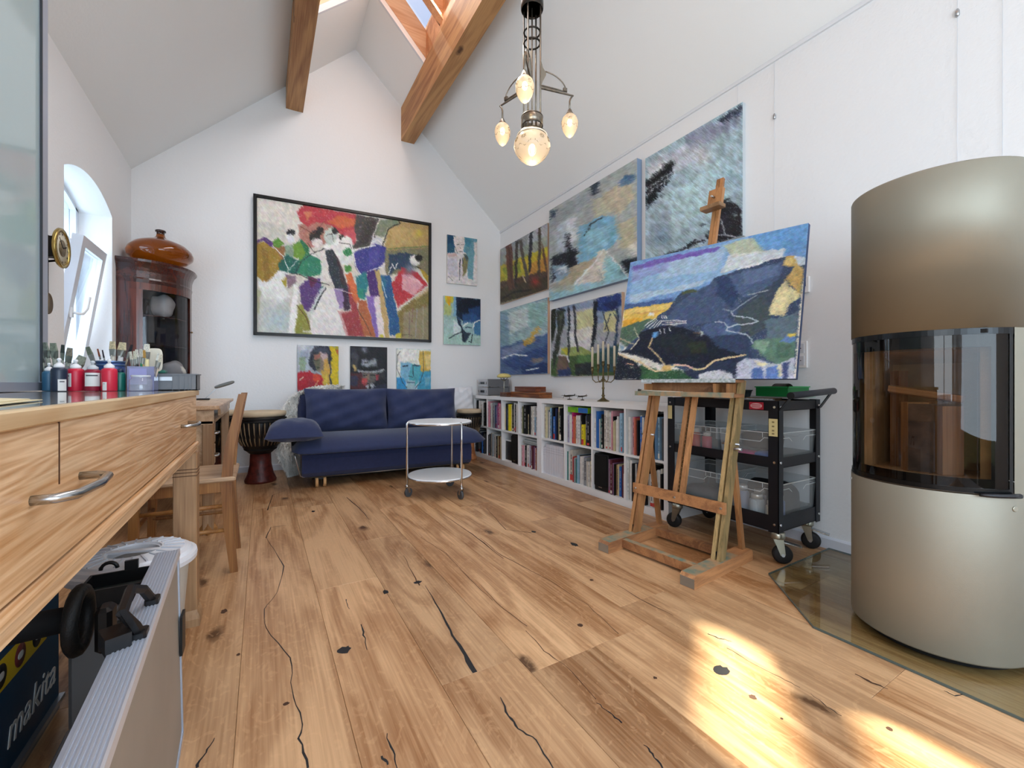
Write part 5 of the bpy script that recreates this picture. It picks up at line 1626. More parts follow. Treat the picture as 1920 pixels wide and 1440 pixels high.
top_ring = [(x, y, 2.0) for x, y in L0[-1]] + [(KC[0], KC[1], 2.0)]
c_.add(top_ring, [tuple(range(len(top_ring)))])
c_.build('cornice', MAHX, t, W=True)
B_ = bow(0)
def vstrip(i0, i1, z0, z1, nm, m_, off=0.0, th=.018, par=None):
    q = bow(off)[i0:i1 + 1]; r_ = bow(off - th)[i0:i1 + 1]
    mb = MB(); n = len(q)
    vs = [(x, y, z0) for x, y in q] + [(x, y, z1) for x, y in q] + [(x, y, z0) for x, y in r_] + [(x, y, z1) for x, y in r_]
    fs = []
    for k in range(n - 1):
        fs += [(k, k + 1, n + k + 1, n + k), (2 * n + k + 1, 2 * n + k, 3 * n + k, 3 * n + k + 1), (n + k, n + k + 1, 3 * n + k + 1, 3 * n + k), (k + 1, k, 2 * n + k, 2 * n + k + 1)]
    fs += [(0, n, 3 * n, 2 * n), (n - 1, 3 * n - 1, 4 * n - 1, 2 * n - 1)]
    mb.add(vs, fs); return mb.build(nm, m_, par or t, W=True)
vstrip(0, 1, .10, 1.93, 'side_post', MAH); vstrip(15, 16, .10, 1.93, 'side_post', MAH)
dd = vstrip(1, 15, .10, .93, 'lower_door', MAH, .002)
d2 = vstrip(1, 15, 1.74, 1.80, 'door', MAH, .004)
vstrip(1, 15, .95, 1.01, 'door_rail', MAH, .004, par=d2)
vstrip(1, 3, 1.01, 1.74, 'door_stile', MAH, .004, par=d2); vstrip(14, 15, 1.01, 1.74, 'door_stile', MAH, .004, par=d2)
vstrip(3, 14, 1.01, 1.74, 'door_glass', glass('cabinet_glass', (.80, .80, .82), .02, .03), -.006, .004, par=d2)
MB().ball((A1[0] + .012, A1[1] - .10, 1.42), .009).build('knob', BRASS, d2, W=True)
for zz in (1.26, 1.52): MB().prism(bandpts(-.03), zz, zz + .008, 'z').build('shelf', MAHX, t, W=True)
MB().box(KC[0], KC[0] + .004, A0[1] + .01, KC[1], .1, 1.93).box(KC[0], A1[0] - .01, KC[1] - .03, KC[1] - .0255, .1, 1.93).build('back_lining', mat('cabinet_lining', '2a1612', .6), t, W=True)
for k, (x, y, hx, lb) in enumerate([(-.80, 5.02, 'd8d8d0', 'crumpled white paper bag on the top shelf inside the glazed corner cabinet'), (-.72, 5.08, 'd4d2c8', 'pale cloth bundle on the waist board inside the glazed corner cabinet')]):
    z_ = (1.529, .9515)[k]
    o = MB().soft((0, 0, .10), ((.17, .15, .20), (.20, .16, .16))[k], .8, .7, n=22, m=14, wr=.10, seed=k + 2).build('paper_bundle', mat('crumpled_paper', 'd8d6ce', .9, bump=.6, bscale=30), None)
    o.location = (x, y, z_); tag(o, lb, 'paper')
o = MB().lathe([(.045, 0), (.05, .01), (.05, .09), (.03, .12), (.03, .16), (0, .16)], n=18).build('dark_jar', mat('dark_glaze', '16110f', .2), None); o.location = (-.90, 5.0, 1.529); tag(o, 'dark round jar on the top shelf inside the glazed corner cabinet', 'jar')
o = MB().box(-.07, .07, -.008, .008, 0, .21).build('dark_book', mat('dark_violet', '2c2026', .6), None); o.location = (-.76, 5.08, 1.2685); tag(o, 'dark violet panel standing inside the corner cabinet', 'board')
# vase
AMB = bpy.data.materials.new('amber_glass'); AMB.use_nodes = True
b_ = AMB.node_tree.nodes['Principled BSDF']
b_.inputs['Base Color'].default_value = (*lin('a8590e'), 1); b_.inputs['Roughness'].default_value = .04; b_.inputs['Transmission Weight'].default_value = .78; b_.inputs['IOR'].default_value = 1.3; b_.inputs['Coat Weight'].default_value = .6
vx, vy = -.80, 5.00
t = thing('glass_vase', 'squat amber-brown glass demijohn on top of the corner cabinet', 'vase', (vx, vy, 2.001))
MB().lathe([(0, .004), (.11, .0), (.19, .03), (.238, .075), (.245, .105), (.232, .145), (.19, .19), (.12, .222), (.06, .242), (.036, .262), (.030, .288)], n=48, caps=False).build('body', AMB, t)
MB().lathe([(.030, .286), (.030, .305), (.040, .309), (.040, .322), (.034, .326), (.026, .32), (.026, .286)], n=28, caps=False).build('neck', mat('amber_dark', '2c120a', .1, coat=.6), t)

# ---------------------------------------------------------------- pendulum wall clock
q = PX(118, 466, -.955)
t = thing('wall_clock', 'round brass-rimmed pendulum clock on the left wall beside the window', 'clock', (XL, q.y, q.z))
x_ = .112; r_ = .098
MB().cbox((.012, 0, -.02), (.020, .20, .22), b=.02).build('back_board', BLACKM, t)
mv = MB().cbox((.05, 0, 0), (.075, .11, .10)); mv.build('movement', mat('movement_dark', '211c16', .4, .6), t)
for s_ in (-.06, .06): MB().cyl((.02, s_, -.07), (.10, s_, -.05), .006, n=8).build('pillar', BLACKM, t)
MB().lathe([(r_ + .004, 0), (r_ + .012, .008), (r_ + .010, .018), (r_ - .006, .020), (r_ - .008, .012)], (x_ - .018, 0, 0), n=40, rot=(0, math.pi / 2, 0), caps=False).build('bezel', mat('clock_brass', 'b09858', .25, .9), t)
MB().lathe([(r_ - .003, 0), (r_ - .003, .006), (0, .006)], (x_ - .012, 0, 0), n=40, rot=(0, math.pi / 2, 0)).build('dial', mat('clock_dial', 'dcd6c0', .5), t)
MB().lathe([(.046, 0), (.046, .003), (0, .003)], (x_ - .0055, 0, 0), n=24, rot=(0, math.pi / 2, 0)).build('dial_centre', mat('clock_centre', '8c7c60', .4, .5, var=.5, vscale=90), t)
for k, s_ in enumerate(['XII', 'I', 'II', 'III', 'IIII', 'V', 'VI', 'VII', 'VIII', 'IX', 'X', 'XI']):
    a = math.pi / 2 - k * math.pi / 6
    # seen from the room (+x), clockwise runs towards +y being right
    c = world_of(t).translation + Vector((x_ - .004, r_ * .78 * math.cos(a), r_ * .78 * math.sin(a)))
    words(s_, .0135, mat('clock_ink', '26211c', .6), t, frame(c, (0, math.sin(a), -math.cos(a)), (0, math.cos(a), math.sin(a))), 'numeral')
for a, l_, w_ in ((2.35, .07, .004), (.35, .05, .006)):
    MB().bar((x_ - .001, 0, 0), (x_ - .001, l_ * math.cos(a), l_ * math.sin(a)), .0015, w_, (0, -math.sin(a), math.cos(a))).build('hand', BLACKM, t)
MB().tube([(.05, 0, -.07), (.05, 0, -.27)], .003, 6).build('pendulum_rod', BLACKM, t)
MB().lathe([(.0, -.006), (.058, -.004), (.06, 0), (.058, .004), (0, .006)], (.05, 0, -.31), n=28, rot=(0, math.pi / 2, 0)).build('pendulum_bob', mat('bob_brass', '7a6644', .35, .8), t)
# ================================================================ WORK COUNTER ON THE LEFT
ZC = .902
CF = -.225
t = thing('work_counter', 'long pine work counter with a glossy top and bowed steel handles', 'counter', (-.64, 1.0, 0))
TOPW = wood('counter_edge', 'd9bd93', 'b58d5e', 1, 1.2, .4, ring=50, rnd=False)
MB().rbox((-.645, .93, ZC - .011), (.85, 2.42, .020), .002).build('countertop', TOPW, t, W=True)
TOPG = mat('counter_gloss', 'b4b0a4', .12, var=.15, vscale=3, coat=.8, spec=.7)
MB().box(-1.05, -.234, -.26, 2.132, ZC - .001, ZC).build('glossy_surface', TOPG, t, W=True)
DRW = wood('drawer_spruce', 'efcca2', 'c0905f', 1, 2.0, .42, knots=1.2, ring=150, coat=.25, rnd=False, along=.035)
d_ = MB().rbox((CF - .010, .94, .791), (.020, 2.32, .180), .003).build('drawer_front', DRW, t, W=True)
MB().box(CF - .0005, CF + .0008, .766, .7685, .800, .880).build('crack', mat('crack_brown', '4a2c18', .8), d_, W=True)
def bow_handle(yc, par, z=.797, hw=.075):
    p = [(CF - .002, yc - hw, z), (CF + .020, yc - hw, z), (CF + .034, yc - hw * .8, z), (CF + .040, yc, z), (CF + .034, yc + hw * .8, z), (CF + .020, yc + hw, z), (CF - .002, yc + hw, z)]
    MB().tube(p, .0058, 10).build('handle', mat('satin_steel', 'b0b2b4', .25, 1.0), par, W=True)
bow_handle(.765, d_); bow_handle(1.80, d_, .79)
MB().rbox((CF - .006, .94, .692), (.030, 2.32, .014), .004).build('moulding', DRW, t, W=True)
MB().rbox((CF - .016, .94, .672), (.036, 2.32, .022), .003).build('lower_rail', DRW, t, W=True)
MB().box(CF - .06, CF - .036, -.2, 1.85, .655, .685).build('cable_duct', mat('duct_grey', '8c9094', .5), t, W=True)
MB().box(-1.04, CF - .04, 2.09, 2.105, .66, .882).build('end_panel', DRW, t, W=True)
MB().box(-1.04, CF - .04, -.22, 2.09, .66, .670).build('bottom_board', DRW, t, W=True)
LEGW = wood('counter_leg', 'b08c66', '7c5a3c', 2, 1.4, .5, ring=30)
for lx, ly in ((-.252, 2.062), (-1.0, 2.062), (-.252, -.17), (-1.0, -.17)):
    l_ = MB().cbox((lx, ly, .36), (.074, .074, .60), b=.003).build('leg', LEGW, t, W=True)
    for zz in (.575, .588, .60): MB().cbox((lx, ly, zz), (.0755, .0755, .003)).build('groove', mat('groove_dark', '5a3c24', .7), l_, W=True)
    MB().lathe([(.066, 0), (.066, .028), (.060, .045), (.050, .062)], (lx, ly, 0), n=4, smooth=False, a0=math.pi / 4, a1=math.pi / 4 + 2 * math.pi - 1e-9).build('foot', LEGW, l_, W=True)
# paper folder on the counter
t = thing('paper_folder', 'open cream paper folder lying on the counter near its front edge', 'folder', (-.40, .80, ZC + .001))
P_ = mat('cream_card', 'd9cca8', .8)
q = PX(35, 750, -.30)
MB().cbox((.02, 0, .001), (.20, .26, .0012), (0, 0, .1)).build('back_cover', P_, t)
MB().cbox((.015, 0, .008), (.19, .25, .0012), (0, .06, .12)).build('front_cover', P_, t)
MB().cbox((.01, 0, .004), (.18, .24, .003), (0, .03, .1)).build('sheets', mat('white_paper', 'e4e2da', .8), t)

# aluminium-framed glass cabinet standing on the counter
t = thing('glass_cabinet', 'tall aluminium-framed cabinet with a greenish glass door standing on the counter', 'cabinet', (-.84, 1.35, ZC))
ALU = mat('anodised_alu', 'a4aab8', .4, .35)
fx, fy0, fy1, fz1 = -.643, .62, 2.10, 2.262
z0 = ZC + .002
MB().box(-1.05, -1.045, fy0, fy1, z0, fz1).build('back_panel', mat('cab_back', 'c4ccd2', .5), t, W=True)
MB().box(-1.05, fx - .022, fy1 - .012, fy1, z0, fz1).build('side_panel', mat('cab_side', 'a4acb6', .4), t, W=True)
MB().box(-1.05, fx - .022, fy0, fy0 + .012, z0, fz1).build('side_panel', mat('cab_side', 'a4acb6', .4), t, W=True)
MB().box(-1.05, fx - .022, fy0, fy1, fz1 - .012, fz1).build('top_panel', ALU, t, W=True)
MB().box(-1.05, fx - .022, fy0, fy1, z0, z0 + .012).build('bottom_panel', ALU, t, W=True)
dd = MB().box(fx - .020, fx, fy1 - .048, fy1, z0, fz1).build('door', ALU, t, W=True)
MB().box(fx - .004, fx + .0015, fy1 - .051, fy1 - .045, z0 + .03, fz1 - .03).build('door_seal', mat('seal_dark', '2c3036', .6), dd, W=True)
MB().box(fx - .020, fx, fy0, fy1 - .048, fz1 - .034, fz1).build('door_rail', ALU, dd, W=True)
MB().box(fx - .020, fx, fy0, fy1 - .048, z0, z0 + .028).build('door_rail', ALU, dd, W=True)
MB().box(fx - .020, fx, fy0, fy0 + .04, z0, fz1).build('door_stile', ALU, dd, W=True)
MB().box(fx - .012, fx - .006, fy0 + .04, fy1 - .048, z0 + .028, fz1 - .034).build('door_glass', glass('greenish_glass', (.62, .72, .72), .06, .05, .84, 'bccfd2'), dd, W=True)
for zz in (1.18, 1.48, 1.83):
    MB().box(-1.04, fx - .04, fy0 + .014, fy1 - .014, zz, zz + .012).build('shelf', mat('cab_shelf', 'b8c4c8', .2), t, W=True)
rr = random.Random(3)
for k in range(5):
    hx = ['b0604c', '4c7c5c', 'c8b8a8', '5c6c8c', 'a49a4c'][k]; zz = [1.1925, 1.1925, 1.4925, 1.4925, .9165][k]
    o = MB().rbox((0, 0, .09), (.16, [.10, .14, .2, .12, .16][k], .18), .01).build('storage_tin', mat('tin_' + hx, hx, .5), None)
    o.location = (-.80, [1.90, 1.72, 1.86, 1.58, 1.90][k], zz)
    tag(o, ['brick red', 'green', 'beige', 'slate blue', 'ochre'][k] + ' container blurred behind the greenish cabinet glass', 'container')

# ---------------------------------------------------------------- paint bottles, jars and brushes
def CT(px, Y): return PY(px, 730, Y).x
def bottle(px, Y, r, h, col, label, cap='e8e8ea', lab=None, band=None, tip=True):
    x = CT(px, Y); r *= .84
    t = thing('paint_bottle', label, 'bottle', (x, Y, ZC + .0005), 0, 'squeeze bottles of paint')
    m_ = mat('bottle_' + col, col, .35)
    MB().lathe([(r * .94, 0), (r, .003), (r, h * .62), (r * .93, h * .68), (r * .6, h * .72)], n=22).build('body', m_, t)
    cm = mat('cap_' + cap, cap, .4)
    MB().lathe([(r * .66, h * .70), (r * .66, h * .79), (r * .40, h * .83), (r * .30, h * .86)], n=18).build('cap', cm, t)
    if tip: MB().lathe([(r * .2, h * .855), (r * .2, h * .92), (r * .28, h * .93), (r * .28, h * .97), (r * .16, h)], n=12).build('nozzle', cm, t)
    if lab:
        z_0, z_1, a, b = lab
        MB().lathe([(r * 1.012, z_0 * h), (r * 1.012, z_1 * h)], n=10, a0=a, a1=b, caps=False).build('label', mat('label_paper', 'dcdcda', .6), t)
        MB().lathe([(r * 1.02, z_0 * h + (z_1 - z_0) * h * .75), (r * 1.02, z_0 * h + (z_1 - z_0) * h * .85)], n=8, a0=a + .2, a1=b - .3, caps=False).build('label_print', mat('print_grey', '55565c', .6), t)
    return t
W0 = -1.35   # direction towards the viewpoint
bottle(92, 2.03, .020, .095, '2c5c7c', 'small blue paint bottle with a white cap just beside the aluminium cabinet frame')
bottle(111, 1.93, .0235, .108, '202c40', 'dark blue paint bottle with a grey label, leftmost in the front row', lab=(.02, .36, W0 - .1, W0 + 1.0))
bottle(142, 1.97, .0255, .106, 'c4203c', 'bright red paint bottle with a narrow white label at its left', lab=(.14, .56, W0 - 1.2, W0 - .45))
bottle(174, 1.95, .0260, .102, '8c1a34', 'dark red paint bottle with a large white label', lab=(.16, .60, W0 - 1.0, W0 + .9), cap='c8ccd0', tip=True)
bottle(189, 2.04, .018, .110, 'a43040', 'paint bottle with a white loop cap standing behind the red ones')
bottle(205, 1.93, .0250, .108, 'cc2840', 'bright red paint bottle with two small labels low down, rightmost red', lab=(.02, .28, W0 - .9, W0 - .3))
bottle(225, 1.96, .018, .090, '1c6c60', 'short teal green paint bottle with a dark top', cap='1c3048', tip=False)
x = CT(233, 1.99)
o = MB().tube([(0, 0, 0), (0, 0, .035), (-.004, 0, .048), (-.014, 0, .054), (-.024, 0, .052)], .005, 8).build('white_hook', mat('white_plastic', 'e4e6ea', .4), None)
o.location = (x, 1.99, ZC + .001); tag(o, 'curved white plastic tube beside the teal paint bottle', 'tube')
# blue tin with brushes
def jar(px, Y, r, h, m_, name, label, cat='jar', group=None):
    x = CT(px, Y); t = thing(name, label, cat, (x, Y, ZC + .0005), 0, group)
    MB().lathe([(r, 0), (r, h), (r * .94, h), (r * .93, .004), (0, .004)], n=26, caps=False).build('body', m_, t)
    return t
def brush(base, tip_, w_, col, hcol, label, blen=.028, kind='flat', fer='a8a8a4'):
    base = Vector(base); tip_ = Vector(tip_); d = (tip_ - base); L_ = d.length; d.normalize()
    t = thing('paintbrush', label, 'brush', base, 0, 'paintbrushes standing in pots')
    side = d.cross(Vector((CS * 0 - SN, -CS, 0))).normalized()
    up_ = side.cross(d)
    def P(u): return d * u
    MB().tube([P(0), P(L_ * .5), P(L_ - blen - .022)], [w_ * .22, w_ * .34, w_ * .30], 8).build('handle', mat('brush_handle_' + hcol, hcol, .4), t)
    MB().bar(P(L_ - blen - .026), P(L_ - blen), w_ * .55, w_ * .5, up_, w_, w_ * .34).build('ferrule', mat('ferrule_' + fer, fer, .35, .8), t)
    MB().bar(P(L_ - blen), P(L_), w_, w_ * .34, up_, w_ * (.85 if kind == 'flat' else .25), w_ * .14).build('bristles', mat('bristle_' + col, col, .9, var=.3, vscale=200), t)
tn = jar(208, 2.055, .040, .105, mat('tin_blue', '1c3c74', .3, .2), 'paint_tin', 'blue tin behind the paint bottles holding brushes', 'tin')
for z_ in (.088, .100): MB().lathe([(.0405, z_), (.042, z_ + .003), (.0405, z_ + .006)], n=26, caps=False).build('rim', mat('tin_rim', '6c84ac', .3, .8), tn)
xb = CT(208, 2.055)
BR = 'paintbrush '
for k, (dx, dy, tx, tz, w_, c, hc, lb) in enumerate([
    (-.018, 0, -.062, .155, .016, '6c7464', 'a09a8c', 'flat grey-green brush leaning left out of the blue tin'),
    (-.010, .01, -.038, .150, .006, '8c4c34', '5c3430', 'thin dark brush with a brown tip leaning left in the blue tin'),
    (-.004, .005, -.024, .146, .005, '302c38', '28365c', 'thin blue-handled liner brush upright in the blue tin'),
    (.006, .0, .004, .178, .020, 'cfc09c', 'b8b4a8', 'wide cream hog-bristle brush standing tallest in the blue tin'),
    (.012, .01, .030, .176, .026, 'd8cba8', 'c4c6c8', 'broad fan-shaped cream brush in the blue tin'),
    (.018, .0, .058, .168, .010, '2a2a30', '8c8474', 'pale-handled brush with a black tip leaning right from the blue tin')]):
    brush((xb + dx, 2.055 + dy, ZC + .008), (xb + tx, 2.055 + dy, ZC + tz), w_, c, hc, lb)
# grey jar of big old brushes at the far left
gj = jar(112, 2.075, .036, .085, mat('grey_jar', '5c6468', .5), 'brush_pot', 'dark grey pot at the back left full of worn grey brushes', 'pot')
xb = CT(112, 2.075)
for k, (dx, tx, tz, w_, c) in enumerate([(-.02, -.052, .148, .018, '747c70'), (-.014, -.034, .166, .020, '7c8478'), (-.004, -.012, .165, .022, '848c7c'), (.004, .012, .160, .012, '3c4440'), (.012, .030, .150, .020, '8c8474'), (.018, .062, .122, .030, '989c8c')]):
    brush((xb + dx, 2.075, ZC + .008), (xb + tx, 2.06, ZC + tz), w_, c, '8a8f84', ['worn grey brush, leftmost', 'worn grey-green brush, second from left', 'thick paint-crusted brush, third from left', 'dark slim brush, fourth from left', 'angular tan brush, fifth from left', 'wide soft pale brush drooping right, last'][k] + ' in the dark grey pot', fer='8c9088')
# translucent container with brushes
x0, x1 = CT(238, 1.93), CT(289, 1.93)
t = thing('plastic_container', 'rectangular translucent violet-tinted container holding brushes', 'container', ((x0 + x1) / 2, 1.965, ZC + .0005))
hw = (x1 - x0) / 2; cm = glass('violet_plastic', (.72, .74, .90), .1, .08, .45, 'a4a8cc')
b = MB(); b.box(-hw, hw, -.035, -.0335, 0, .085).box(-hw, hw, .0335, .035, 0, .085).box(-hw, -hw + .0015, -.0335, .0335, 0, .085).box(hw - .0015, hw, -.0335, .0335, 0, .085).box(-hw, hw, -.035, .035, 0, .002)
b.build('body', cm, t)
MB().box(-hw + .006, hw - .02, -.0362, -.0354, .022, .078).build('label', mat('violet_sheet', '9494c4', .5), t)
for k, (dx, tx, tz, w_, c, hc, kd, lb) in enumerate([
    (-.028, -.034, .138, .009, 'd8d4c4', '1c1a1a', 'flat', 'white-tipped black brush, leftmost'), (-.020, -.024, .140, .009, 'd0ccb8', '201c1c', 'flat', 'short white-tipped dark brush, second'),
    (-.012, -.018, .146, .010, 'dcd8cc', '241c1c', 'flat', 'tall white-tipped dark brush, third'), (-.002, -.006, .148, .012, 'ccc8bc', '1c7c54', 'flat', 'green-handled flat brush'),
    (.008, .000, .144, .016, 'b8904c', 'b89860', 'flat', 'golden bristle wide brush'), (.012, .010, .166, .020, 'e4e0d4', 'd8cc9c', 'flat', 'broad cream palette knife-shaped brush, tallest'),
    (.030, .042, .136, .008, 'dcdcd4', '1c1c1e', 'flat', 'black brush leaning right with a white tip'), (.032, .052, .130, .008, 'd4ccb8', 'c8b8a0', 'flat', 'pale brush leaning farthest right')]):
    brush((dx, 0, .004) + Vector((t.location.x, t.location.y, t.location.z)) if False else (t.location.x + dx * .8, t.location.y, ZC + .006), (t.location.x + tx, t.location.y, ZC + tz), w_, c, hc, lb + ' in the violet container', kind=kd)
o = MB().soft((0, 0, 0), (.045, .006, .085), .5, .6, n=20, m=12).build('shaped_card', mat('bone_card', 'd4cfc0', .7), None)
o.location = (t.location.x + .026, 2.004, ZC + .112); tag(o, 'rounded off-white card with a dark hole among the brushes of the violet container', 'card')
MB().lathe([(.006, -.0045), (0, -.0045)], (.0, 0, -.008), n=12, rot=(math.pi / 2, 0, 0)).build('hole', BLACKM, o)
o.scale = (1, 1, 1)
# clear jar
t = thing('clear_jar', 'short empty clear plastic jar in front of the violet container', 'jar', (CT(264, 1.875), 1.875, ZC + .0005))
MB().lathe([(.029, .001), (.030, .005), (.030, .038), (.024, .042), (.024, .048)], n=28, caps=False).build('body', glass('clear_plastic', (.93, .94, .95), .03, .12, .18, 'd0d4dc'), t)
MB().lathe([(.026, .048), (.0265, .052), (.024, .054), (.023, .048)], n=28, caps=False).build('rim', mat('clear_rim', 'c4c8d0', .2), t)
# grey euro crate
x0, x1 = CT(292, 2.04), CT(370, 2.04)
t = thing('grey_crate', 'grey ribbed plastic storage crate at the end of the counter', 'crate', ((x0 + x1) / 2 - .03, 2.075, ZC + .0005))
GC = mat('crate_grey', '72757a', .5); hw = (x1 - x0) / 2 + .03; hd = .05; hh = .062
b = MB(); b.box(-hw, hw, -hd, -hd + .003, 0, hh).box(-hw, hw, hd - .003, hd, 0, hh).box(-hw, -hw + .003, -hd, hd, 0, hh).box(hw - .003, hw, -hd, hd, 0, hh).box(-hw, hw, -hd, hd, 0, .003); b.build('body', GC, t)
b = MB().box(-hw - .003, hw + .003, -hd - .004, -hd + .003, hh - .004, hh).box(-hw - .003, hw + .003, hd - .003, hd + .004, hh - .004, hh).box(hw, hw + .004, -hd, hd, hh - .004, hh).box(-hw - .004, -hw, -hd, hd, hh - .004, hh); b.build('rim', GC, t)
for q in (.018, .038, .055, .066, .076):
    if q < hw: MB().box(q, q + .0015, -hd - .003, -hd, 0, hh - .004).build('rib', GC, t)
MB().box(-.02, .018, -hd - .0035, -hd, .036, .050).build('label_holder', mat('foil_label', 'b8bcc0', .3, .6), t)
o = MB().rbox((0, 0, .006), (.07, .05, .012), .003).build('green_tray', mat('green_lid', '2c6c5c', .4), None); o.location = (t.location.x - .038, 2.05, ZC + .064); tag(o, 'dark green flat lid resting on the grey crate', 'lid')

# ================================================================ UNDER THE COUNTER
bx, by = -.365, 1.85
t = thing('waste_bin', 'white plastic bin with a ribbed lid under the counter', 'bin', (bx, by, 0))
WP = mat('bin_white', 'dfe3ea', .4)
MB().lathe([(.118, 0), (.122, .006), (.148, .335), (.150, .34)], n=40).build('bucket', mat('bin_body', 'c4c2ba', .5), t)
MB().lathe([(.168, .326), (.170, .340), (.168, .350), (.158, .352), (.152, .362), (.140, .366), (.136, .372), (.072, .378), (.070, .372), (.066, .372), (.064, .352)], n=56, caps=False, smooth=False).build('lid', WP, t)
for k in range(22):
    a = 2 * math.pi * k / 22
    MB().bar((.078 * math.cos(a), .078 * math.sin(a), .3785), (.134 * math.cos(a), .134 * math.sin(a), .3735), .005, .005).build('lid_rib', mat('bin_rib', 'c8ced8', .4), t)
MB().lathe([(.0645, .351), (0, .350)], n=30, caps=False).build('lid_hollow', mat('hollow_grey', '8a8c8c', .7), t)
MB().bar((-.068, .02, .374), (.068, -.02, .374), .022, .006).build('lid_bridge', WP, t)
# aluminium case
a0, a1 = Vector((-.150, .60, 0)), Vector((-.184, 1.42, 0))
yd = (a1 - a0).normalized(); xd = Vector((-yd.y, yd.x, 0))      # xd points left, towards the counter
t = thing('aluminium_case', 'slim ribbed aluminium case with a black handle leaning by the counter', 'case', (-.17, 1.0, 0))
Hc, Tc, lean = .49, .048, .02
def K(u, v, z): return a0 + yd * u + xd * (v + (z - .25) * lean + .0) + Vector((0, 0, z))
Lc = (a1 - a0).length
def kbox(u0, u1, v0, v1, z0, z1):
    mb = MB(); vs = [K(u, v, z) for z in (z0, z1) for (u, v) in ((u0, v0), (u1, v0), (u1, v1), (u0, v1))]
    return mb.add(vs, [(0, 1, 2, 3), (7, 6, 5, 4), (0, 4, 5, 1), (1, 5, 6, 2), (2, 6, 7, 3), (3, 7, 4, 0)])
kbox(.012, Lc - .012, .003, Tc - .003, .012, Hc - .012).build('side_panels', mat('case_panel', '9c9890', .45, .3, var=.08, vscale=5), t, W=True)
AL2 = mat('case_aluminium', 'b4c0d2', .4, .45)
kbox(0, Lc, 0, Tc, Hc - .014, Hc).build('top_frame', AL2, t, W=True); kbox(0, Lc, 0, Tc, 0.0, .014).build('bottom_frame', AL2, t, W=True)
kbox(Lc - .014, Lc, 0, Tc, .014, Hc - .014).build('end_frame', AL2, t, W=True); kbox(0, .014, 0, Tc, .014, Hc - .014).build('end_frame', AL2, t, W=True)
for k in range(7): kbox(.004, Lc - .004, .006 + k * .0056, .0085 + k * .0056, Hc, Hc + .0012).build('rib', mat('case_rib', 'c8d4e4', .35, .5), t, W=True)
kbox(0, Lc, -.002, .002, Hc - .016, Hc + .0015).build('edge_bead', mat('edge_bright', 'dce4f0', .3, .5), t, W=True)
h0, h1 = FL(286, 1126, Hc + .004), FL(262, 1188, Hc + .004)
g0, g1 = FL(245, 1104, .548), FL(229, 1150, .548)
MB().tube([h0, h0.lerp(g0, .45) + Vector((0, 0, .012)), g0, g1, h1.lerp(g1, .3) + Vector((0, 0, .004)), h1], .0085, 6, smooth=False).build('handle', BLACK, t, W=True)
for h_ in (h0, h1): MB().cbox((h_.x, h_.y, Hc + .005), (.022, .03, .010), b=.004).build('handle_mount', BLACK, t, W=True)
q0, q1 = FL(190, 1208, .50), FL(240, 1190, .50)
MB().bar(q0, q1, .05, .028).build('latch', BLACK, t, W=True)
MB().cbox(tuple(K(Lc - .005, -.003, .27)), (.006, .05, .10)).build('corner_clip', BLACK, t, W=True)
# blue tool case
t = thing('blue_tool_case', 'dark blue power tool carton with white lettering and yellow stickers under the counter', 'tool case', (-.62, 1.60, 0))
TB = mat('tool_blue', '0c3c5e', .45, var=.12, vscale=4)
MB().rbox((-.62, 1.475, .195), (.24, .47, .32), .006).build('body', TB, t, W=True)
MB().box(-.50, -.488, 1.24, 1.71, .030, .042).build('edge_strip', mat('strip_alu', 'a0a8b0', .35, .7), t, W=True)
MB().box(-.74, -.50, 1.24, 1.71, 0.0, .034).build('base_tray', mat('tray_grey', '84888c', .5), t, W=True)
words('makita', .10, mat('tool_lettering', 'd4d8d8', .5), t, frame((-.499, 1.545, .125), (0, 1, 0), (0, 0, 1)), 'lettering', .0008, shear=.25)
YS = mat('sticker_yellow', 'd8b820', .5)
st_ = MB().box(-.4995, -.4985, 1.33, 1.62, .245, .315).build('sticker', YS, t, W=True)
for k in range(3):
    yy_ = 1.385 + k * .09
    MB().lathe([(.027, 0), (.027, .0006), (0, .0006)], (-.4984, yy_, .28), n=20, rot=(0, math.pi / 2, 0)).build('pictogram', mat('picto_%d' % (k % 2), ['17181c', '6c2c2c'][k % 2], .5), st_, W=True)
    MB().soft((-.4972, yy_, .28), (.0008, .030, .018), .8, .8, n=10, m=6).build('pictogram_mark', mat('picto_white', 'cfd2cf', .5), st_, W=True)
# grey case with the black tools lying on it
t = thing('grey_tool_box', 'plain grey tool box between the blue carton and the aluminium case', 'tool box', (-.345, 1.5, 0))
MB().rbox((-.345, 1.53, .165), (.12, .20, .33), .008).build('body', mat('toolbox_grey', '6c6e70', .5), t, W=True)
MB().rbox((-.345, 1.53, .336), (.124, .205, .012), .003).build('lid', mat('toolbox_lid', '787b80', .45), t, W=True)
t = thing('black_tray', 'black open plastic tray with a hanging loop resting on the grey tool box', 'tray', (-.345, 1.56, .3425))
b = MB(); b.rbox((0, 0, .012), (.13, .12, .006), .002); b.build('floor', mat('tray_dark', '2c3230', .5), t)
for a in [(-.065, .065, -.063, -.057), (-.065, .065, .057, .063), (-.068, -.062, -.063, .063), (.062, .068, -.063, .063)]: MB().box(*a, .004, .050).build('wall', BLACK, t)
MB().tube([(-.03 + .018 * math.cos(a), .068, .058 + .018 * math.sin(a)) for a in [math.pi * k / 8 for k in range(9)]], .005, 6).build('loop', BLACK, t)
MB().box(.005, .035, .058, .068, .05, .075).build('catch', BLACK, t)
t = thing('power_tool', 'black power tool with a ring-shaped handle lying over the edge of the blue carton', 'tool', (-.43, 1.36, .3565))
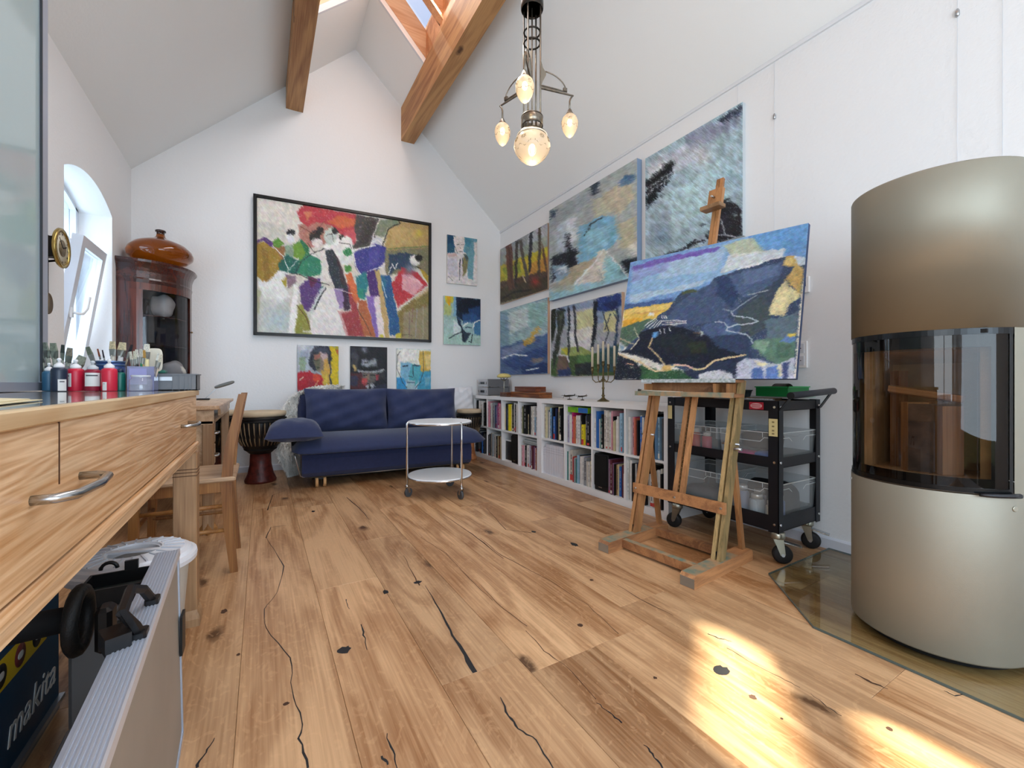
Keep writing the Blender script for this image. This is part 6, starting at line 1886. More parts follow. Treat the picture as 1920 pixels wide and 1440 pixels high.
MB().tube([(.085, -.075 + .055 * math.cos(a), .055 + .062 * math.sin(a)) for a in [2 * math.pi * k / 18 for k in range(18)]], .014, 10, closed=True).build('ring_handle', mat('tool_black', '131313', .55, bump=.3, bscale=200), t)
MB().rbox((.125, -.06, .02), (.030, .05, .10), .008).build('trigger_block', BLACK, t)
MB().cyl((.07, -.07, .06), (-.24, -.08, .06), .026, .034, n=18).build('barrel', BLACKM, t)
MB().rbox((-.13, -.06, .016), (.12, .12, .030), .006).build('base', BLACKM, t)
t = thing('wood_offcut', 'brown wooden offcut on the floor between the tool cases', 'offcut', (-.235, .98, 0))
MB().rbox((-.015, .0, .05), (.06, .30, .10), .003, (0, 0, .05)).build('board', PINE, t)
o = MB().rbox((0, 0, .11), (.014, .34, .22), .003, (0, -.15, .03)).build('leaning_sheet', mat('panel_grey', '55585c', .4, .3), None); o.location = (-.315, 1.04, .005)
tag(o, 'thin dark grey panel leaning among the tool cases', 'panel')
# ================================================================ STOVE
sx_, sy_, R0 = 2.142, .571, .240
t = thing('wood_stove', 'tall cylindrical champagne-grey metal wood stove with a curved glass door', 'stove', (sx_, sy_, 0))
SM = mat('champagne_steel', '918c7e', .52, .52, var=.05, vscale=3, bump=.06, bscale=420, aniso=.3)
SM2 = mat('champagne_side', '989486', .45, .7)
MB().lathe([(R0 * .86, .0088), (R0 * .86, .03), (R0 * .93, .035)], n=64).build('plinth', BLACKM, t)
MB().lathe([(R0 * .95, .033), (R0 * .995, .034), (R0, .039), (R0, .574), (R0 * .995, .5765), (R0 * .9, .577)], n=96).build('lower_body', SM, t)
MB().lathe([(R0 * .9, 1.107), (R0 * .995, 1.1075), (R0, 1.105), (R0, 1.637), (R0 * .992, 1.642), (R0 * .9, 1.642), (0, 1.642)], n=96).build('upper_body', SM, t)
D0, D1 = math.radians(95), math.radians(243)
MB().lathe([(R0 * .995, .578), (R0 * .995, 1.106)], n=64, a0=D1 + .01, a1=D0 + 2 * math.pi - .01).build('side_shell', SM2, t)
# door: dark frame bands top, bottom and sides, curved pane
dr_ = MB()
FRM = mat('stove_black', '08090b', .25, .2)
def band(r0, r1, z0, z1, a0, a1, n=40):
    return MB().lathe([(r0, z0), (r1, z0), (r1, z1), (r0, z1), (r0, z0)], n=n, a0=a0, a1=a1, smooth=False)
door = band(R0 * .93, R0 * .992, 1.085, 1.105, D0, D1).build('door', FRM, t)
band(R0 * .93, R0 * .992, .579, .595, D0, D1).build('door_rail', FRM, door)
band(R0 * .93, R0 * .988, .595, 1.085, D0, D0 + .05, 4).build('door_stile', FRM, door)
band(R0 * .93, R0 * .988, .595, 1.085, D1 - .05, D1, 4).build('door_stile', FRM, door)
MB().lathe([(R0 * .998, .577), (R0 * 1.0, .575), (R0 * .998, .580)], n=40, a0=D0, a1=D1).build('door_trim', mat('trim_grey', '4a4a48', .3, .8), door)
MB().lathe([(R0 * .982, .595), (R0 * .982, 1.085)], n=40, a0=D0 + .05, a1=D1 - .05).build('door_glass', glass('stove_glass', (.52, .47, .43), .01, .05), door)
# printed black border inside the pane
for z_0, z_1 in ((.595, .625), (1.045, 1.085)): MB().lathe([(R0 * .976, z_0), (R0 * .976, z_1)], n=40, a0=D0 + .05, a1=D1 - .05).build('glass_border', FRM, door)
MB().lathe([(R0 * .976, .625), (R0 * .976, 1.045)], n=10, a0=D1 - .26, a1=D1 - .05).build('glass_border', FRM, door)
# handle bar along the lower door edge and badge
an = lambda a, r, z: (r * math.cos(a), r * math.sin(a), z)
MB().tube([an(D1 - .42 + k * .0875, R0 * 1.05, .578) for k in range(6)], [.005, .0065, .007, .007, .0075, .008], 8).build('handle', mat('handle_dark', '14151b', .4), t)
MB().lathe([(.009, 0), (.009, .0015), (.0075, .002)], an(D1 + .01, R0 * 1.001, .535), n=20, rot=(0, math.pi / 2, D1 + .01)).build('badge', mat('badge_ring', 'b0ac9c', .3, .8), t)
MB().box(-.0004, .0008, -.003, .003, -.003, .003)
o = MB().cbox(an(D0 + .42, R0 * 1.003, .552), (.004, .010, .008), (0, 0, D0 + .42)).build('latch_pin', STEEL, t)
# firebox
FB = mat('vermiculite', 'b49468', .9, var=.2, vscale=8, bump=.3)
fb = MB()
fb.cbox((.085, 0, .85), (.03, .30, .48)).build('firebrick_back', FB, t)
MB().cbox((-.02, .155, .85), (.20, .025, .48)).build('firebrick_side', FB, t); MB().cbox((-.02, -.155, .85), (.20, .025, .48)).build('firebrick_side', FB, t)
MB().prism([(-.16, -.10), (-.10, -.165), (.09, -.165), (.09, .165), (-.10, .165), (-.16, .10)], .600, .615, 'z').build('hearth_floor', FB, t)
MB().cbox((.03, 0, 1.03), (.16, .29, .022), (0, .35, 0)).build('baffle', FB, t)
MB().cbox((0, 0, 1.095), (.36, .34, .012)).build('firebox_roof', BLACKM, t)
LG = wood('split_log', 'b88c5c', '7c5430', 2, 1.4, .8, ring=20)
BARK = mat('bark', '54443a', .95, var=.5, vscale=22, bump=1.0, bscale=60)
def log(x, y, z, h, w_, rz, m_, label, lie=None):
    t2 = thing('firewood_log', label, 'firewood', (sx_ + x, sy_ + y, z), rz, 'logs in the stove')
    pts = [(-w_ / 2, -w_ * .35), (w_ * .42, -w_ * .42), (w_ * .5, w_ * .1), (w_ * .1, w_ * .5), (-w_ * .4, w_ * .3)]
    MB().prism(pts[::-1], 0, h, 'z').build('split_wood', LG, t2)
    if m_: MB().prism([(p[0] * 1.06 - .004, p[1] * 1.06 - .004) for p in (pts[4], pts[0], (-w_ * .15, -w_ * .5), (-w_ * .1, -w_ * .42), (-w_ * .45, -w_ * .2), (-w_ * .36, w_ * .25))], .004, h - .004, 'z').build('bark', m_, t2)
    return t2
log(-.10, -.055, .616, .235, .075, -.5, None, 'upright split log nearest the right side of the stove window')
log(-.115, .015, .616, .245, .085, .3, BARK, 'upright log with dark rough bark in the middle of the stove')
log(-.06, -.02, .616, .25, .05, 1.1, None, 'narrow upright split log behind the bark-covered one in the stove')
log(-.03, .09, .616, .36, .055, 2.0, None, 'tall pale upright log at the left of the stove window')
l_ = log(-.10, -.10, .875, .20, .032, 0, None, 'short thin stick lying across the upright logs in the stove'); l_.rotation_euler = (-math.radians(80), 0, 0)

# hearth plate of glass under the stove
hp = [FL(1441, 1078), FL(1525, 1178), FL(1925, 1355), None]
t = thing('hearth_glass', 'cut-cornered clear glass floor plate under the stove', 'floor plate', (2.2, .6, 0))
outline = [(2.732, 1.16), (2.117, 1.154), (1.803, .818), (1.803, .02), (2.13, -.32), (2.732, -.32)]
g_ = MB().prism(outline[::-1], .0012, .0085, 'z')
g_.build('plate', glass('floor_glass', (.84, .87, .82), .02, .09), t, W=True)
e_ = MB()
for a, b in zip(outline, outline[1:] + outline[:1]): e_.bar((*a, .005), (*b, .005), .003, .0078)
e_.build('edge', mat('glass_edge', '55605c', .2), t, W=True)
t.location.z = 0

# ================================================================ EASEL
O_, U_, V_ = Vector((1.62, 1.77, 0)), Vector((.995, .1, 0)), Vector((.1, -.995, 0))
LEAN = .24
def E(u, v, z): return O_ + U_ * u + V_ * v + Vector((0, 0, z))
EW = wood('easel_beech', 'c08a58', '8a5c36', 2, 1.8, .5, ring=26)
EWX = wood('easel_beech_x', 'b98456', '84583a', 0, 1.8, .5, ring=26)
EWP = mat('paint_splashed_wood', '6f7f70', .6, vscale=22, col2='b08a64', bump=.1)
t = thing('easel', 'tall wooden studio easel with paint-splashed feet', 'easel', tuple(E(.27, .25, 0)))
SPL = mat('paint_spots', '5c7c6c', .5, vscale=60, col2='6a7484')
for v in (0.0, .50):
    r_ = MB(); w_, h_ = .036, .060
    prof = [(-.0, .0), (.0, .045), (.012, .060), (.535, .060), (.55, .045), (.55, 0)]
    vs = [E(u, v - w_, z) for u, z in prof] + [E(u, v + w_, z) for u, z in prof]; n = len(prof)
    r_.add(vs, [tuple(range(n)), tuple(range(2 * n - 1, n - 1, -1))] + [(i, n + i, n + (i + 1) % n, (i + 1) % n) for i in range(n)])
    rn = r_.build('foot_runner', EWX, t, W=True)
    MB().bar(E(.012, v, .0605), E(.40, v, .0605), .066, .0012).build('paint_stains', EWP, rn, W=True)
    MB().bar(E(-.0006, v, .024), E(.004, v, .024), .070, .044).build('worn_end', mat('worn_grey_wood', '8a7c6c', .7, var=.2), rn, W=True)
for u, nm in ((.13, 'front_crossbar'), (.44, 'rear_crossbar')):
    cb = MB().bar(E(u, .036, .035), E(u, .464, .035), .036, .042).build(nm, EWX, t, W=True)
    if u < .2: MB().bar(E(u, .04, .0567), E(u, .46, .0567), .034, .001).build('paint_stains', EWP, cb, W=True)
def post(v, z0, z1, w_, dpt, nm, u0=.255, m_=None, gap=.010, par=None):
    m_ = m_ or EW
    a, b = E(u0 + LEAN * z0, v, z0), E(u0 + LEAN * z1, v, z1)
    vv = V_
    o = None
    for s_ in (-1, 1):
        off = vv * (s_ * (w_ / 4 + gap / 4))
        o = MB().bar(a + off, b + off, w_ / 2 - gap / 2, dpt, U_).build(nm, m_, par or t, W=True)
    return o
pl_ = post(0.0, .055, .875, .048, .05, 'front_post'); pr_ = post(.50, .055, .945, .048, .05, 'front_post', m_=wood('easel_paint', 'b99a68', '7a6a44', 2, 2.2, .5, ring=30))
for v in (0.0, .50):
    MB().bar(E(.51, v, .055), E(.405, v, .62), .020, .030, U_).build('rear_strut', EW, t, W=True)
    MB().cyl(E(.395, v - .045, .62), E(.395, v + .045, .62), .006, n=10).build('hinge_bolt', STEEL, t, W=True)
    MB().bar(E(.27, v, .02), E(.262, v, .10), .010, .012, U_).build('foot_hinge', BLACKM, t, W=True)
MB().bar(E(.255 + LEAN * .31 - .035, -.025, .31), E(.255 + LEAN * .31 - .035, .525, .31), .018, .056).build('middle_crossbar', EWX, t, W=True)
for v in (-.005, .25, .505): MB().cyl(E(.255 + LEAN * .31 - .050, v, .31), E(.255 + LEAN * .31 - .042, v, .31), .006, n=10).build('screw', STEEL, t, W=True)
ms = post(.25, .30, 1.70, .066, .022, 'mast', u0=.250, gap=.016)
for k in range(27):
    z = .335 + k * .022
    MB().bar(E(.250 + LEAN * z + .004, .243, z), E(.250 + LEAN * z + .004, .257, z + .012), .014, .008, U_).build('rack_tooth', mat('rack_dark', '5a4428', .6), ms, W=True)
# sliding upper mast with its block
a, b = E(.25 + LEAN * 1.2 - .0, .25, 1.2), E(.25 + LEAN * 2.17, .25, 2.17)
for s_ in (-1, 1): MB().bar(a + V_ * s_ * .013, b + V_ * s_ * .011, .024, .020, U_, .020, .020).build('upper_mast', EW, t, W=True)
zb = 2.02
MB().bar(E(.25 + LEAN * (zb - .03) - .026, .25, zb - .03), E(.25 + LEAN * (zb + .075) - .026, .25, zb + .075), .085, .026, U_).build('clamp_block', EW, t, W=True)
MB().bar(E(.25 + LEAN * zb - .06, .19, zb - .045), E(.25 + LEAN * zb - .06, .31, zb - .045), .07, .022).build('clamp_ledge', wood('ledge_dark', 'a07c58', '6c5034', 0, 1.6, .5), t, W=True)
MB().cyl(E(.25 + LEAN * zb - .04, .25, zb + .02), E(.25 + LEAN * zb - .075, .25, zb + .02), .006, n=10).build('clamp_screw', STEEL, t, W=True)
# lower tray and canvas ledge
MB().bar(E(.255 + LEAN * .86 - .055, -.06, .865), E(.255 + LEAN * .86 - .055, .535, .865), .105, .018).build('tray', EWX, t, W=True)
MB().bar(E(.255 + LEAN * .86 - .108, -.06, .868), E(.255 + LEAN * .86 - .108, .535, .868), .010, .026).build('tray_lip', EWP, t, W=True)
MB().bar(E(.255 + LEAN * .9 - .02, -.01, .905), E(.255 + LEAN * .9 - .02, .50, .905), .012, .058).build('ledge_back', EWX, t, W=True)
for v in (-.01, .42, .49): MB().bar(E(.255 + LEAN * .9 - .09, v, .90), E(.255 + LEAN * .9 - .02, v, .90), .014, .05).build('ledge_bracket', EW, t, W=True)
lg_ = MB().bar(E(.255 + LEAN * .93 - .055, -.035, .939), E(.255 + LEAN * .93 - .055, .53, .939), .085, .014).build('canvas_ledge', EWX, t, W=True)
MB().bar(E(.255 + LEAN * .93 - .0985, -.035, .942), E(.255 + LEAN * .93 - .0985, .53, .942), .003, .020).build('paint_stains', mat('ledge_paint', '8a9a98', .5, vscale=60, col2='c4ccd0'), lg_, W=True)
MB().cyl(E(.255 + LEAN * .6 - .03, .53, .60), E(.255 + LEAN * .6 - .03, .565, .60), .008, n=10).build('wing_nut', STEEL, pr_, W=True)
o = thing('paintbrush', 'long pale paintbrush lying in the easel tray', 'brush', tuple(E(.37, .10, .882)), 0, None)
MB().tube([E(.375, -.03, .884), E(.36, .12, .880), E(.352, .26, .879)], [.006, .005, .003], 8).build('handle', mat('brush_white', 'c8c4b4', .5), o, W=True)
MB().tube([E(.378, -.055, .886), E(.375, -.03, .884)], [.008, .0062], 8).build('bristles', mat('dark_bristle', '3c3a30', .9), o, W=True)

# the landscape on the easel
nv_ = (U_ - Vector((0, 0, LEAN)))
p0 = E(.255 + LEAN * .95 - .075, .25, .95)
def EP(px, py):
    r = Vector(ray(px, py)); c0 = Vector((0, 0, EYE))
    k = (p0 - c0).dot(nv_) / r.dot(nv_)
    return c0 + r * k
cs = [EP(1182, 492), EP(1516, 418), EP(1492, 710), EP(1152, 711)]
zb_ = .9475
# square it up in its own plane: along V_ and along the lean
ez = (U_ * LEAN + Vector((0, 0, 1))).normalized()
loc = [((c - p0).dot(V_), (c - p0).dot(ez)) for c in cs]
LSC = """
P 6c9cd8 120,400 1300,330 1300,700 100,900
P 88b4dc*.9 150,640 900,420 1100,520 900,640 140,860
P 5a9ad8*.8 900,420 1290,340 1270,520 1000,540
P c8c890*.7 740,480 930,430 1010,520 800,560
P d8dcd8*.8 780,540 1140,500 1130,560 720,660
P a8c4dc*.7 400,580 760,500 700,640 300,700
P 6c58b8 150,620 320,570 540,520 720,490 700,520 540,550 330,600 160,650
P 8a90d0*.6 160,640 400,580 380,640 150,720
P b0c8dc*.8 130,800 400,760 620,700 600,740 130,850
P dfe6ea 850,620 1150,545 1150,575 820,650
P dce8f0*.8 1200,540 1290,560 1270,620 1210,600
P 3c5c94 110,862 420,818 420,850 110,892
P e8c050 108,892 425,842 400,900 300,960 180,1010 90,1030
P f0d070*.8 110,900 420,850 380,890 110,930
P e8a018*.7 95,960 230,945 200,985 90,1000
P c88c58*.6 140,920 380,890 300,920
P 4c6c58 80,1010 240,960 340,950 300,1040 200,1080 150,1150 70,1100
P 34486a 330,930 380,900 430,830 480,770 560,765 590,775 660,720 690,685 1160,545 1200,620 1270,600 1230,900 1200,1330 600,1320 100,1160 250,1000
P 445a80*.8 440,860 560,780 700,700 800,760 860,900 700,960 520,1000 380,950
P 54709a*.6 700,700 1130,580 1100,720 900,820 780,760
P 1c3460*.7 700,690 780,680 840,800 800,880 700,800
P 6a84b0*.5 860,640 1100,600 1080,680 880,740
P 38485c*.9 1100,700 1180,640 1160,760 1060,880 960,980 820,900 900,830
P 405058 840,900 1000,800 1050,900 1030,1000 900,1080 800,1000
P 5a7484 1010,960 1150,940 1220,900 1210,1060 1020,1090
P 48608c*.8 600,1000 760,940 860,1000 820,1080 660,1100
P 2c3e60 560,1080 900,1040 930,1200 840,1300 620,1310
P 50749c*.5 740,1010 800,990 800,1050 740,1060
P 55602c*.7 480,770 570,765 580,780 480,795
P 141c30 210,1040 330,1000 380,990 480,1010 640,1060 720,1140 860,1180 830,1210 700,1230 600,1290 500,1250 420,1240 380,1250 180,1190 60,1160 150,1150
P 1c2830*.8 280,1060 500,1050 640,1120 560,1200 380,1180
P 2c3820*.6 500,1110 620,1090 640,1170 540,1180
P 141c2c 60,1170 160,1220 220,1270 220,1345 30,1345 50,1260
P 2c5838 210,1240 340,1290 460,1280 600,1320 600,1345 210,1345
P 3c7440*.7 240,1280 330,1300 320,1340 230,1340
P 24304c 480,1290 840,1200 900,1250 820,1345 560,1345
P c8a860 1150,545 1200,545 1215,600 1255,625 1240,800 1140,700 1200,620 1120,615
P e8d080*.8 1150,555 1195,560 1180,610 1130,612
P d4cc98 1030,925 1060,830 1090,760 1140,705 1160,740 1235,790 1230,820 1160,860 1135,940
P ece0a8*.8 1060,860 1130,740 1160,800 1120,900 1050,920
P 5c8470 920,1130 950,1090 1010,1080 1210,1060 1200,1200 1110,1240 1060,1240 980,1180
P 8cb098*.7 940,1100 1040,1090 1000,1180 950,1150
P 48685c*.7 1080,1110 1180,1120 1160,1200 1080,1200
P 5c84c0 1100,1100 1150,1050 1210,1050 1210,1100
P e0c858 1150,1050 1210,1042 1210,1068 1160,1070
P b8c0d4 830,1240 880,1210 980,1210 1040,1240 1110,1240 1200,1195 1200,1345 830,1345
P 4c6cb0 920,1280 990,1260 1000,1340 920,1345
P 5c80c8 1020,1270 1100,1250 1110,1340 1010,1340
P 3c4c80 1120,1240 1160,1230 1150,1340 1120,1340
P e8e0b0 940,1220 1030,1240 1000,1260 960,1250
P e8e0a8*.8 1090,1250 1115,1250 1110,1330 1095,1330
P c8ccd0 580,1310 640,1290 720,1280 800,1310 820,1345 590,1345
P a07c50*.5 540,1035 600,1040 590,1060
L d8c090 6 60,1175 140,1210 220,1240 300,1290 380,1285 430,1250 500,1250 560,1280 620,1270 680,1225 760,1205 880,1185
P d0a860 340,1280 360,1250 400,1250 410,1285 370,1295
L d8a8a0 4 420,1245 500,1250 540,1268
L c8b080 5 370,1250 300,1170 262,1135 285,1075
L a8b8c8 4 690,970 740,975 770,1005 760,1025 830,1040 890,1055 920,1080 930,1110
L b0c0d0 4 770,1005 830,990 920,985 965,968 930,950 860,940 805,930 790,905
L 8a9cb0 3 740,890 800,905 860,860 960,800
L 98a4ac 3 1030,770 900,800
L d0ccb0 3 150,1150 200,1080 170,1010
L b8a888 4 80,1080 160,1115
P e8ece8 262,915 292,912 295,935 265,938
L e0e4e4 3 345,935 352,950
L e0e4e4 3 360,935 367,950
L e0e4e4 3 374,935 380,950
P 5c9cdc 285,1040 320,1035 322,1065 288,1072
L e0e4e8 2.5 330,1020 340,1050
L e0e4e8 2.5 360,1015 368,1045
L e0e4e8 2.5 395,1005 402,1032
P b0bcbc 592,1038 615,1035 618,1060 598,1062
L d8dcdc 2.5 235,1000 300,950
L d8dcdc 2.5 250,1010 310,955
L d8dcdc 2.5 270,1015 320,960
L d8dcdc 2.5 295,1010 335,965
L d8dcdc 2.5 320,1000 345,968
L c8ccd0 3 340,965 420,962 500,965
L c4b4b4 2.5 370,975 500,972
L c8ccd0 3 380,988 505,980
L b8b4b0 2.5 350,985 440,995
P e8e0c8*.8 140,1260 155,1262 150,1275
L e8a880 3 120,1240 160,1250
P 4c7cb0*.7 70,1110 110,1130 90,1160
"""
v0 = (loc[0][0] + loc[3][0]) / 2; v1 = (loc[1][0] + loc[2][0]) / 2
def Q(v, s): return p0 + V_ * v + ez * s
b0_ = (zb_ - p0.z) / ez.z
cn = [Q(loc[0][0], loc[0][1]), Q(loc[1][0], loc[1][1]), Q(loc[2][0], loc[2][1]), Q(loc[3][0], loc[3][1])]
canvas('painting', 'mountain and bay landscape painting with a winding road, standing on the easel', cn, .022, LSC, (1140, 320), 3.4286, edge=mat('canvas_side', '3c5078', .7), seed=51, warp=6, grain=.14, blot=.09, ang=-.5)

# ================================================================ TROLLEY
tx0, tx1, ty0, ty1 = 2.275, 2.700, 1.19, 1.88
t = thing('tool_trolley', 'black metal workshop trolley on castors holding translucent plastic crates', 'trolley', ((tx0 + tx1) / 2, (ty0 + ty1) / 2, 0))
BM = mat('trolley_black', '14161d', .42, .2)
for (x, y, sx, sy) in ((tx0, ty0, 1, 1), (tx1, ty0, -1, 1), (tx0, ty1, 1, -1), (tx1, ty1, -1, -1)):
    p_ = MB(); a, b = sorted((x, x + sx * .044)); p_.box(a, b, min(y, y + sy * .003), max(y, y + sy * .003), .156, .838)
    a, b = sorted((y, y + sy * .052)); p_.box(min(x, x + sx * .003), max(x, x + sx * .003), a, b, .156, .838)
    po = p_.build('corner_post', BM, t, W=True)
    for z in (.805, .52, .20):
        MB().cyl((x + sx * .017, y - sy * .004, z), (x + sx * .017, y + sy * .004, z), .0065, n=10).build('bolt', CHROME, po, W=True)
        MB().cyl((x - sx * .004, y + sy * .020, z), (x + sx * .004, y + sy * .020, z), .0065, n=10).build('bolt', CHROME, po, W=True)
for z0, z1, nm in ((.785, .836, 'top_tray'), (.490, .545, 'middle_tray'), (.162, .243, 'bottom_tray')):
    m_ = MB(); e = .0032
    m_.box(tx0 + e, tx1 - e, ty0 + e, ty0 + e + .002, z0, z1).box(tx0 + e, tx1 - e, ty1 - e - .002, ty1 - e, z0, z1)
    m_.box(tx0 + e, tx0 + e + .002, ty0 + e, ty1 - e, z0, z1).box(tx1 - e - .002, tx1 - e, ty0 + e, ty1 - e, z0, z1)
    m_.box(tx0 + e, tx1 - e, ty0 + e, ty1 - e, z0, z0 + .003)
    m_.build(nm, BM, t, W=True)
LBL = mat('yellowed_label', 'd8c890', .6)
MB().box(tx0 - .0045, tx0 - .0035, ty0 + .003, ty0 + .047, .655, .745).build('label', LBL, t, W=True)
MB().box(tx0 - .0045, tx0 - .0035, ty1 - .037, ty1 - .006, .70, .785).build('label', LBL, t, W=True)
mk = MB()
for z in (.728, .706, .684, .668): mk.cbox((tx0 - .0050, ty0 + .025, z), (.0006, .012, .008))
stuff(mk.build('label_marks', mat('label_ink', '8c7c54', .6), t, W=True))
bd = MB().box(tx0 - .004, tx0 - .001, ty0 + .075, ty0 + .150, .789, .828).build('badge', mat('badge_red', 'a82434', .4), t, W=True)
MB().soft((tx0 - .0048, ty0 + .1125, .8085), (.001, .062, .028), .9, .9, n=20, m=8).build('badge_oval', mat('badge_pink', 'd8a8a8', .5), bd, W=True)
for z in (.815, .8085, .802): MB().box(tx0 - .0058, tx0 - .0052, ty0 + .088, ty0 + .137, z - .0018, z + .0012).build('badge_line', mat('badge_red', 'a82434', .4), bd, W=True)
ha, hb = PY(1483, 742, 1.085), PY(1563, 733, 1.085)
MB().cyl(ha, hb, .0165, n=16).build('push_bar', mat('grip_grey', '30343c', .5), t, W=True)
MB().cyl(ha - Vector((.004, 0, 0)), ha + Vector((.001, 0, 0)), .017, n=16).build('bar_cap', BLACKM, t, W=True)
for h_, xx in ((ha, tx0 + .01), (hb, tx1 - .01)):
    MB().bar((xx, ty0 - .002, .79), (h_.x + (.012 if xx < 2.4 else -.012), h_.y, h_.z), .004, .022, (1, 0, 0)).build('bar_arm', BM, t, W=True)
for k, (x, y, a) in enumerate(((tx0 + .03, ty0 + .02, -.9), (tx1 - .04, ty0 + .05, -1.25), (tx0 + .03, ty1 - .05, 1.9), (tx1 - .04, ty1 - .05, 1.6))):
    dr = Vector((math.cos(a), math.sin(a), 0)); sd = Vector((-dr.y, dr.x, 0)); c = Vector((x, y, 0)) + dr * .02; c.z = .047
    cs_ = MB().lathe([(.032, .128), (.034, .134), (.034, .156), (.028, .161)], (x, y, 0), n=20).build('castor', mat('zinc', 'a8a698', .3, .9), t, W=True)
    MB().bar(Vector((x, y, .13)) + sd * .022, c + sd * .022, .003, .045, dr, .003, .022).bar(Vector((x, y, .13)) - sd * .022, c - sd * .022, .003, .045, dr, .003, .022).build('castor_fork', mat('zinc', 'a8a698', .3, .9), cs_, W=True)
    MB().lathe([(.012, -.019), (.036, -.019), (.044, -.015), (.047, -.006), (.047, .006), (.044, .015), (.036, .019), (.012, .019)], c, n=28, rot=(math.pi / 2, 0, a)).build('castor_wheel', mat('rubber_black', '101012', .6), cs_, W=True)
    MB().cyl(c - sd * .026, c + sd * .026, .008, n=10).build('axle', STEEL, cs_, W=True)
    if k < 2: MB().bar(c + dr * .0 + Vector((0, 0, .066)), c + dr * .085 + Vector((0, 0, .048)), .034, .005).build('brake_pedal', mat('zinc_bright', 'c8ccd0', .2, .9), cs_, W=True)
# crates
CRP = glass('crate_plastic', (.92, .94, .95), .15, .02, .23, 'd0d4d4')
RIMP = mat('crate_rim', 'c4c8c8', .3)
def crate(y0, y1, z, label, hh=.175):
    x0, x1 = tx0 + .022, tx1 - .022
    c = thing('plastic_crate', label, 'crate', ((x0 + x1) / 2, (y0 + y1) / 2, z))
    hx, hy = (x1 - x0) / 2, (y1 - y0) / 2; e = .0015; k = .012
    def wall(a, b): # tapered wall between bottom and top corners
        (ax, ay), (bx, by) = a, b
        kx = lambda x: x - math.copysign(k, x); ky = lambda y: y - math.copysign(k, y)
        return MB().add([(kx(ax), ky(ay), .001), (kx(bx), ky(by), .001), (bx, by, hh), (ax, ay, hh)], [(0, 1, 2, 3)])
    for a, b in (((-hx, hy), (-hx, -hy)), ((-hx, -hy), (hx, -hy)), ((hx, -hy), (hx, hy)), ((hx, hy), (-hx, hy))): wall(a, b).build('wall', CRP, c)
    MB().box(-hx + k, hx - k, -hy + k, hy - k, .001, .003).build('floor', CRP, c)
    r_ = MB(); r_.box(-hx - .003, -hx + .002, -hy, hy, hh - .004, hh).box(hx - .002, hx + .003, -hy, hy, hh - .004, hh).box(-hx, hx, -hy - .003, -hy + .002, hh - .004, hh).box(-hx, hx, hy - .002, hy + .003, hh - .004, hh)
    r_.build('rim', RIMP, c)
    r_ = MB(); zz = hh - .030
    for s_ in (-1, 1):
        r_.bar((s_ * (hx - .0015), -hy, zz), (s_ * (hx - .0015), -hy * .55, zz), .0015, .003).bar((s_ * (hx - .0015), hy, zz), (s_ * (hx - .0015), hy * .55, zz), .0015, .003)
        r_.bar((s_ * (hx - .0015), -hy * .55, zz), (s_ * (hx - .0015), -hy * .42, zz - .022), .0015, .003).bar((s_ * (hx - .0015), hy * .55, zz), (s_ * (hx - .0015), hy * .42, zz - .022), .0015, .003)
        r_.bar((s_ * (hx - .0015), -hy * .42, zz - .022), (s_ * (hx - .0015), hy * .42, zz - .022), .0015, .003)
        r_.bar((-hx, s_ * (hy - .0015), zz), (-hx * .45, s_ * (hy - .0015), zz), .0015, .003).bar((hx, s_ * (hy - .0015), zz), (hx * .45, s_ * (hy - .0015), zz), .0015, .003)
        r_.bar((-hx * .45, s_ * (hy - .0015), zz), (-hx * .3, s_ * (hy - .0015), zz - .02), .0015, .003).bar((hx * .45, s_ * (hy - .0015), zz), (hx * .3, s_ * (hy - .0015), zz - .02), .0015, .003)
    for q in (-.95, -.7, -.5, .5, .7, .95): r_.bar((-hx, hy * q, zz), (-hx, hy * q, hh - .003), .0015, .0025)
    stuff(r_.build('moulded_rib', RIMP, c))
    return c
ym = (ty0 + ty1) / 2
crate(ty0 + .012, ym - .004, .495, 'translucent crate on the middle trolley shelf, nearer the stove'); crate(ym + .004, ty1 - .012, .495, 'translucent crate on the middle trolley shelf, nearer the bookcase')
crate(ty0 + .012, ym - .004, .167, 'translucent crate on the bottom trolley shelf, nearer the stove', .235); crate(ym + .004, ty1 - .012, .167, 'translucent crate on the bottom trolley shelf, nearer the bookcase', .235)
def pot(x, y, z, r, h, col, capc, label, nm='paint_pot', cat='pot', metal_=0):
    o = thing(nm, label, cat, (x, y, z))
    MB().lathe([(r * .92, 0), (r, .004), (r, h * .78), (r * .7, h * .84)], n=18).build('body', mat('pot_' + col, col, .4), o)
    MB().lathe([(r * .78, h * .82), (r * .8, h * .98), (r * .7, h)], n=18).build('lid', mat('lid_' + capc, capc, .3, metal_), o)
zc = .4995
for a in [(2.335, 1.72, .030, .15, 'c84838', 'e0dcd4', 'orange-red paint bottle inside the middle-shelf crate by the bookcase'), (2.335, 1.80, .032, .12, 'c8b070', 'e0dcd4', 'ochre paint pot inside the middle-shelf crate by the bookcase'),
          (2.345, 1.645, .028, .13, 'b83c4c', 'd8d4cc', 'crimson paint bottle inside the middle-shelf crate by the bookcase'), (2.41, 1.70, .032, .155, '38405c', '20242c', 'dark blue paint bottle at the back of the middle-shelf crate')]:
    pot(a[0], a[1], zc, *a[2:])
def lump(x, y, z, d, col, nm, label, cat, seed, rz=0.0):
    o = MB().soft((0, 0, d[2] / 2), d, .5, .6, n=20, m=12, wr=.03, seed=seed).build(nm, mat('lump_' + col, col, .7), None)
    o.location = (x, y, z); o.rotation_euler = (0, 0, rz); tag(o, label, cat)
lump(2.37, 1.42, zc, (.10, .14, .05), 'd83c7c', 'pink_pouch', 'pink pouch low in the middle-shelf crate nearer the stove', 'pouch', 1)
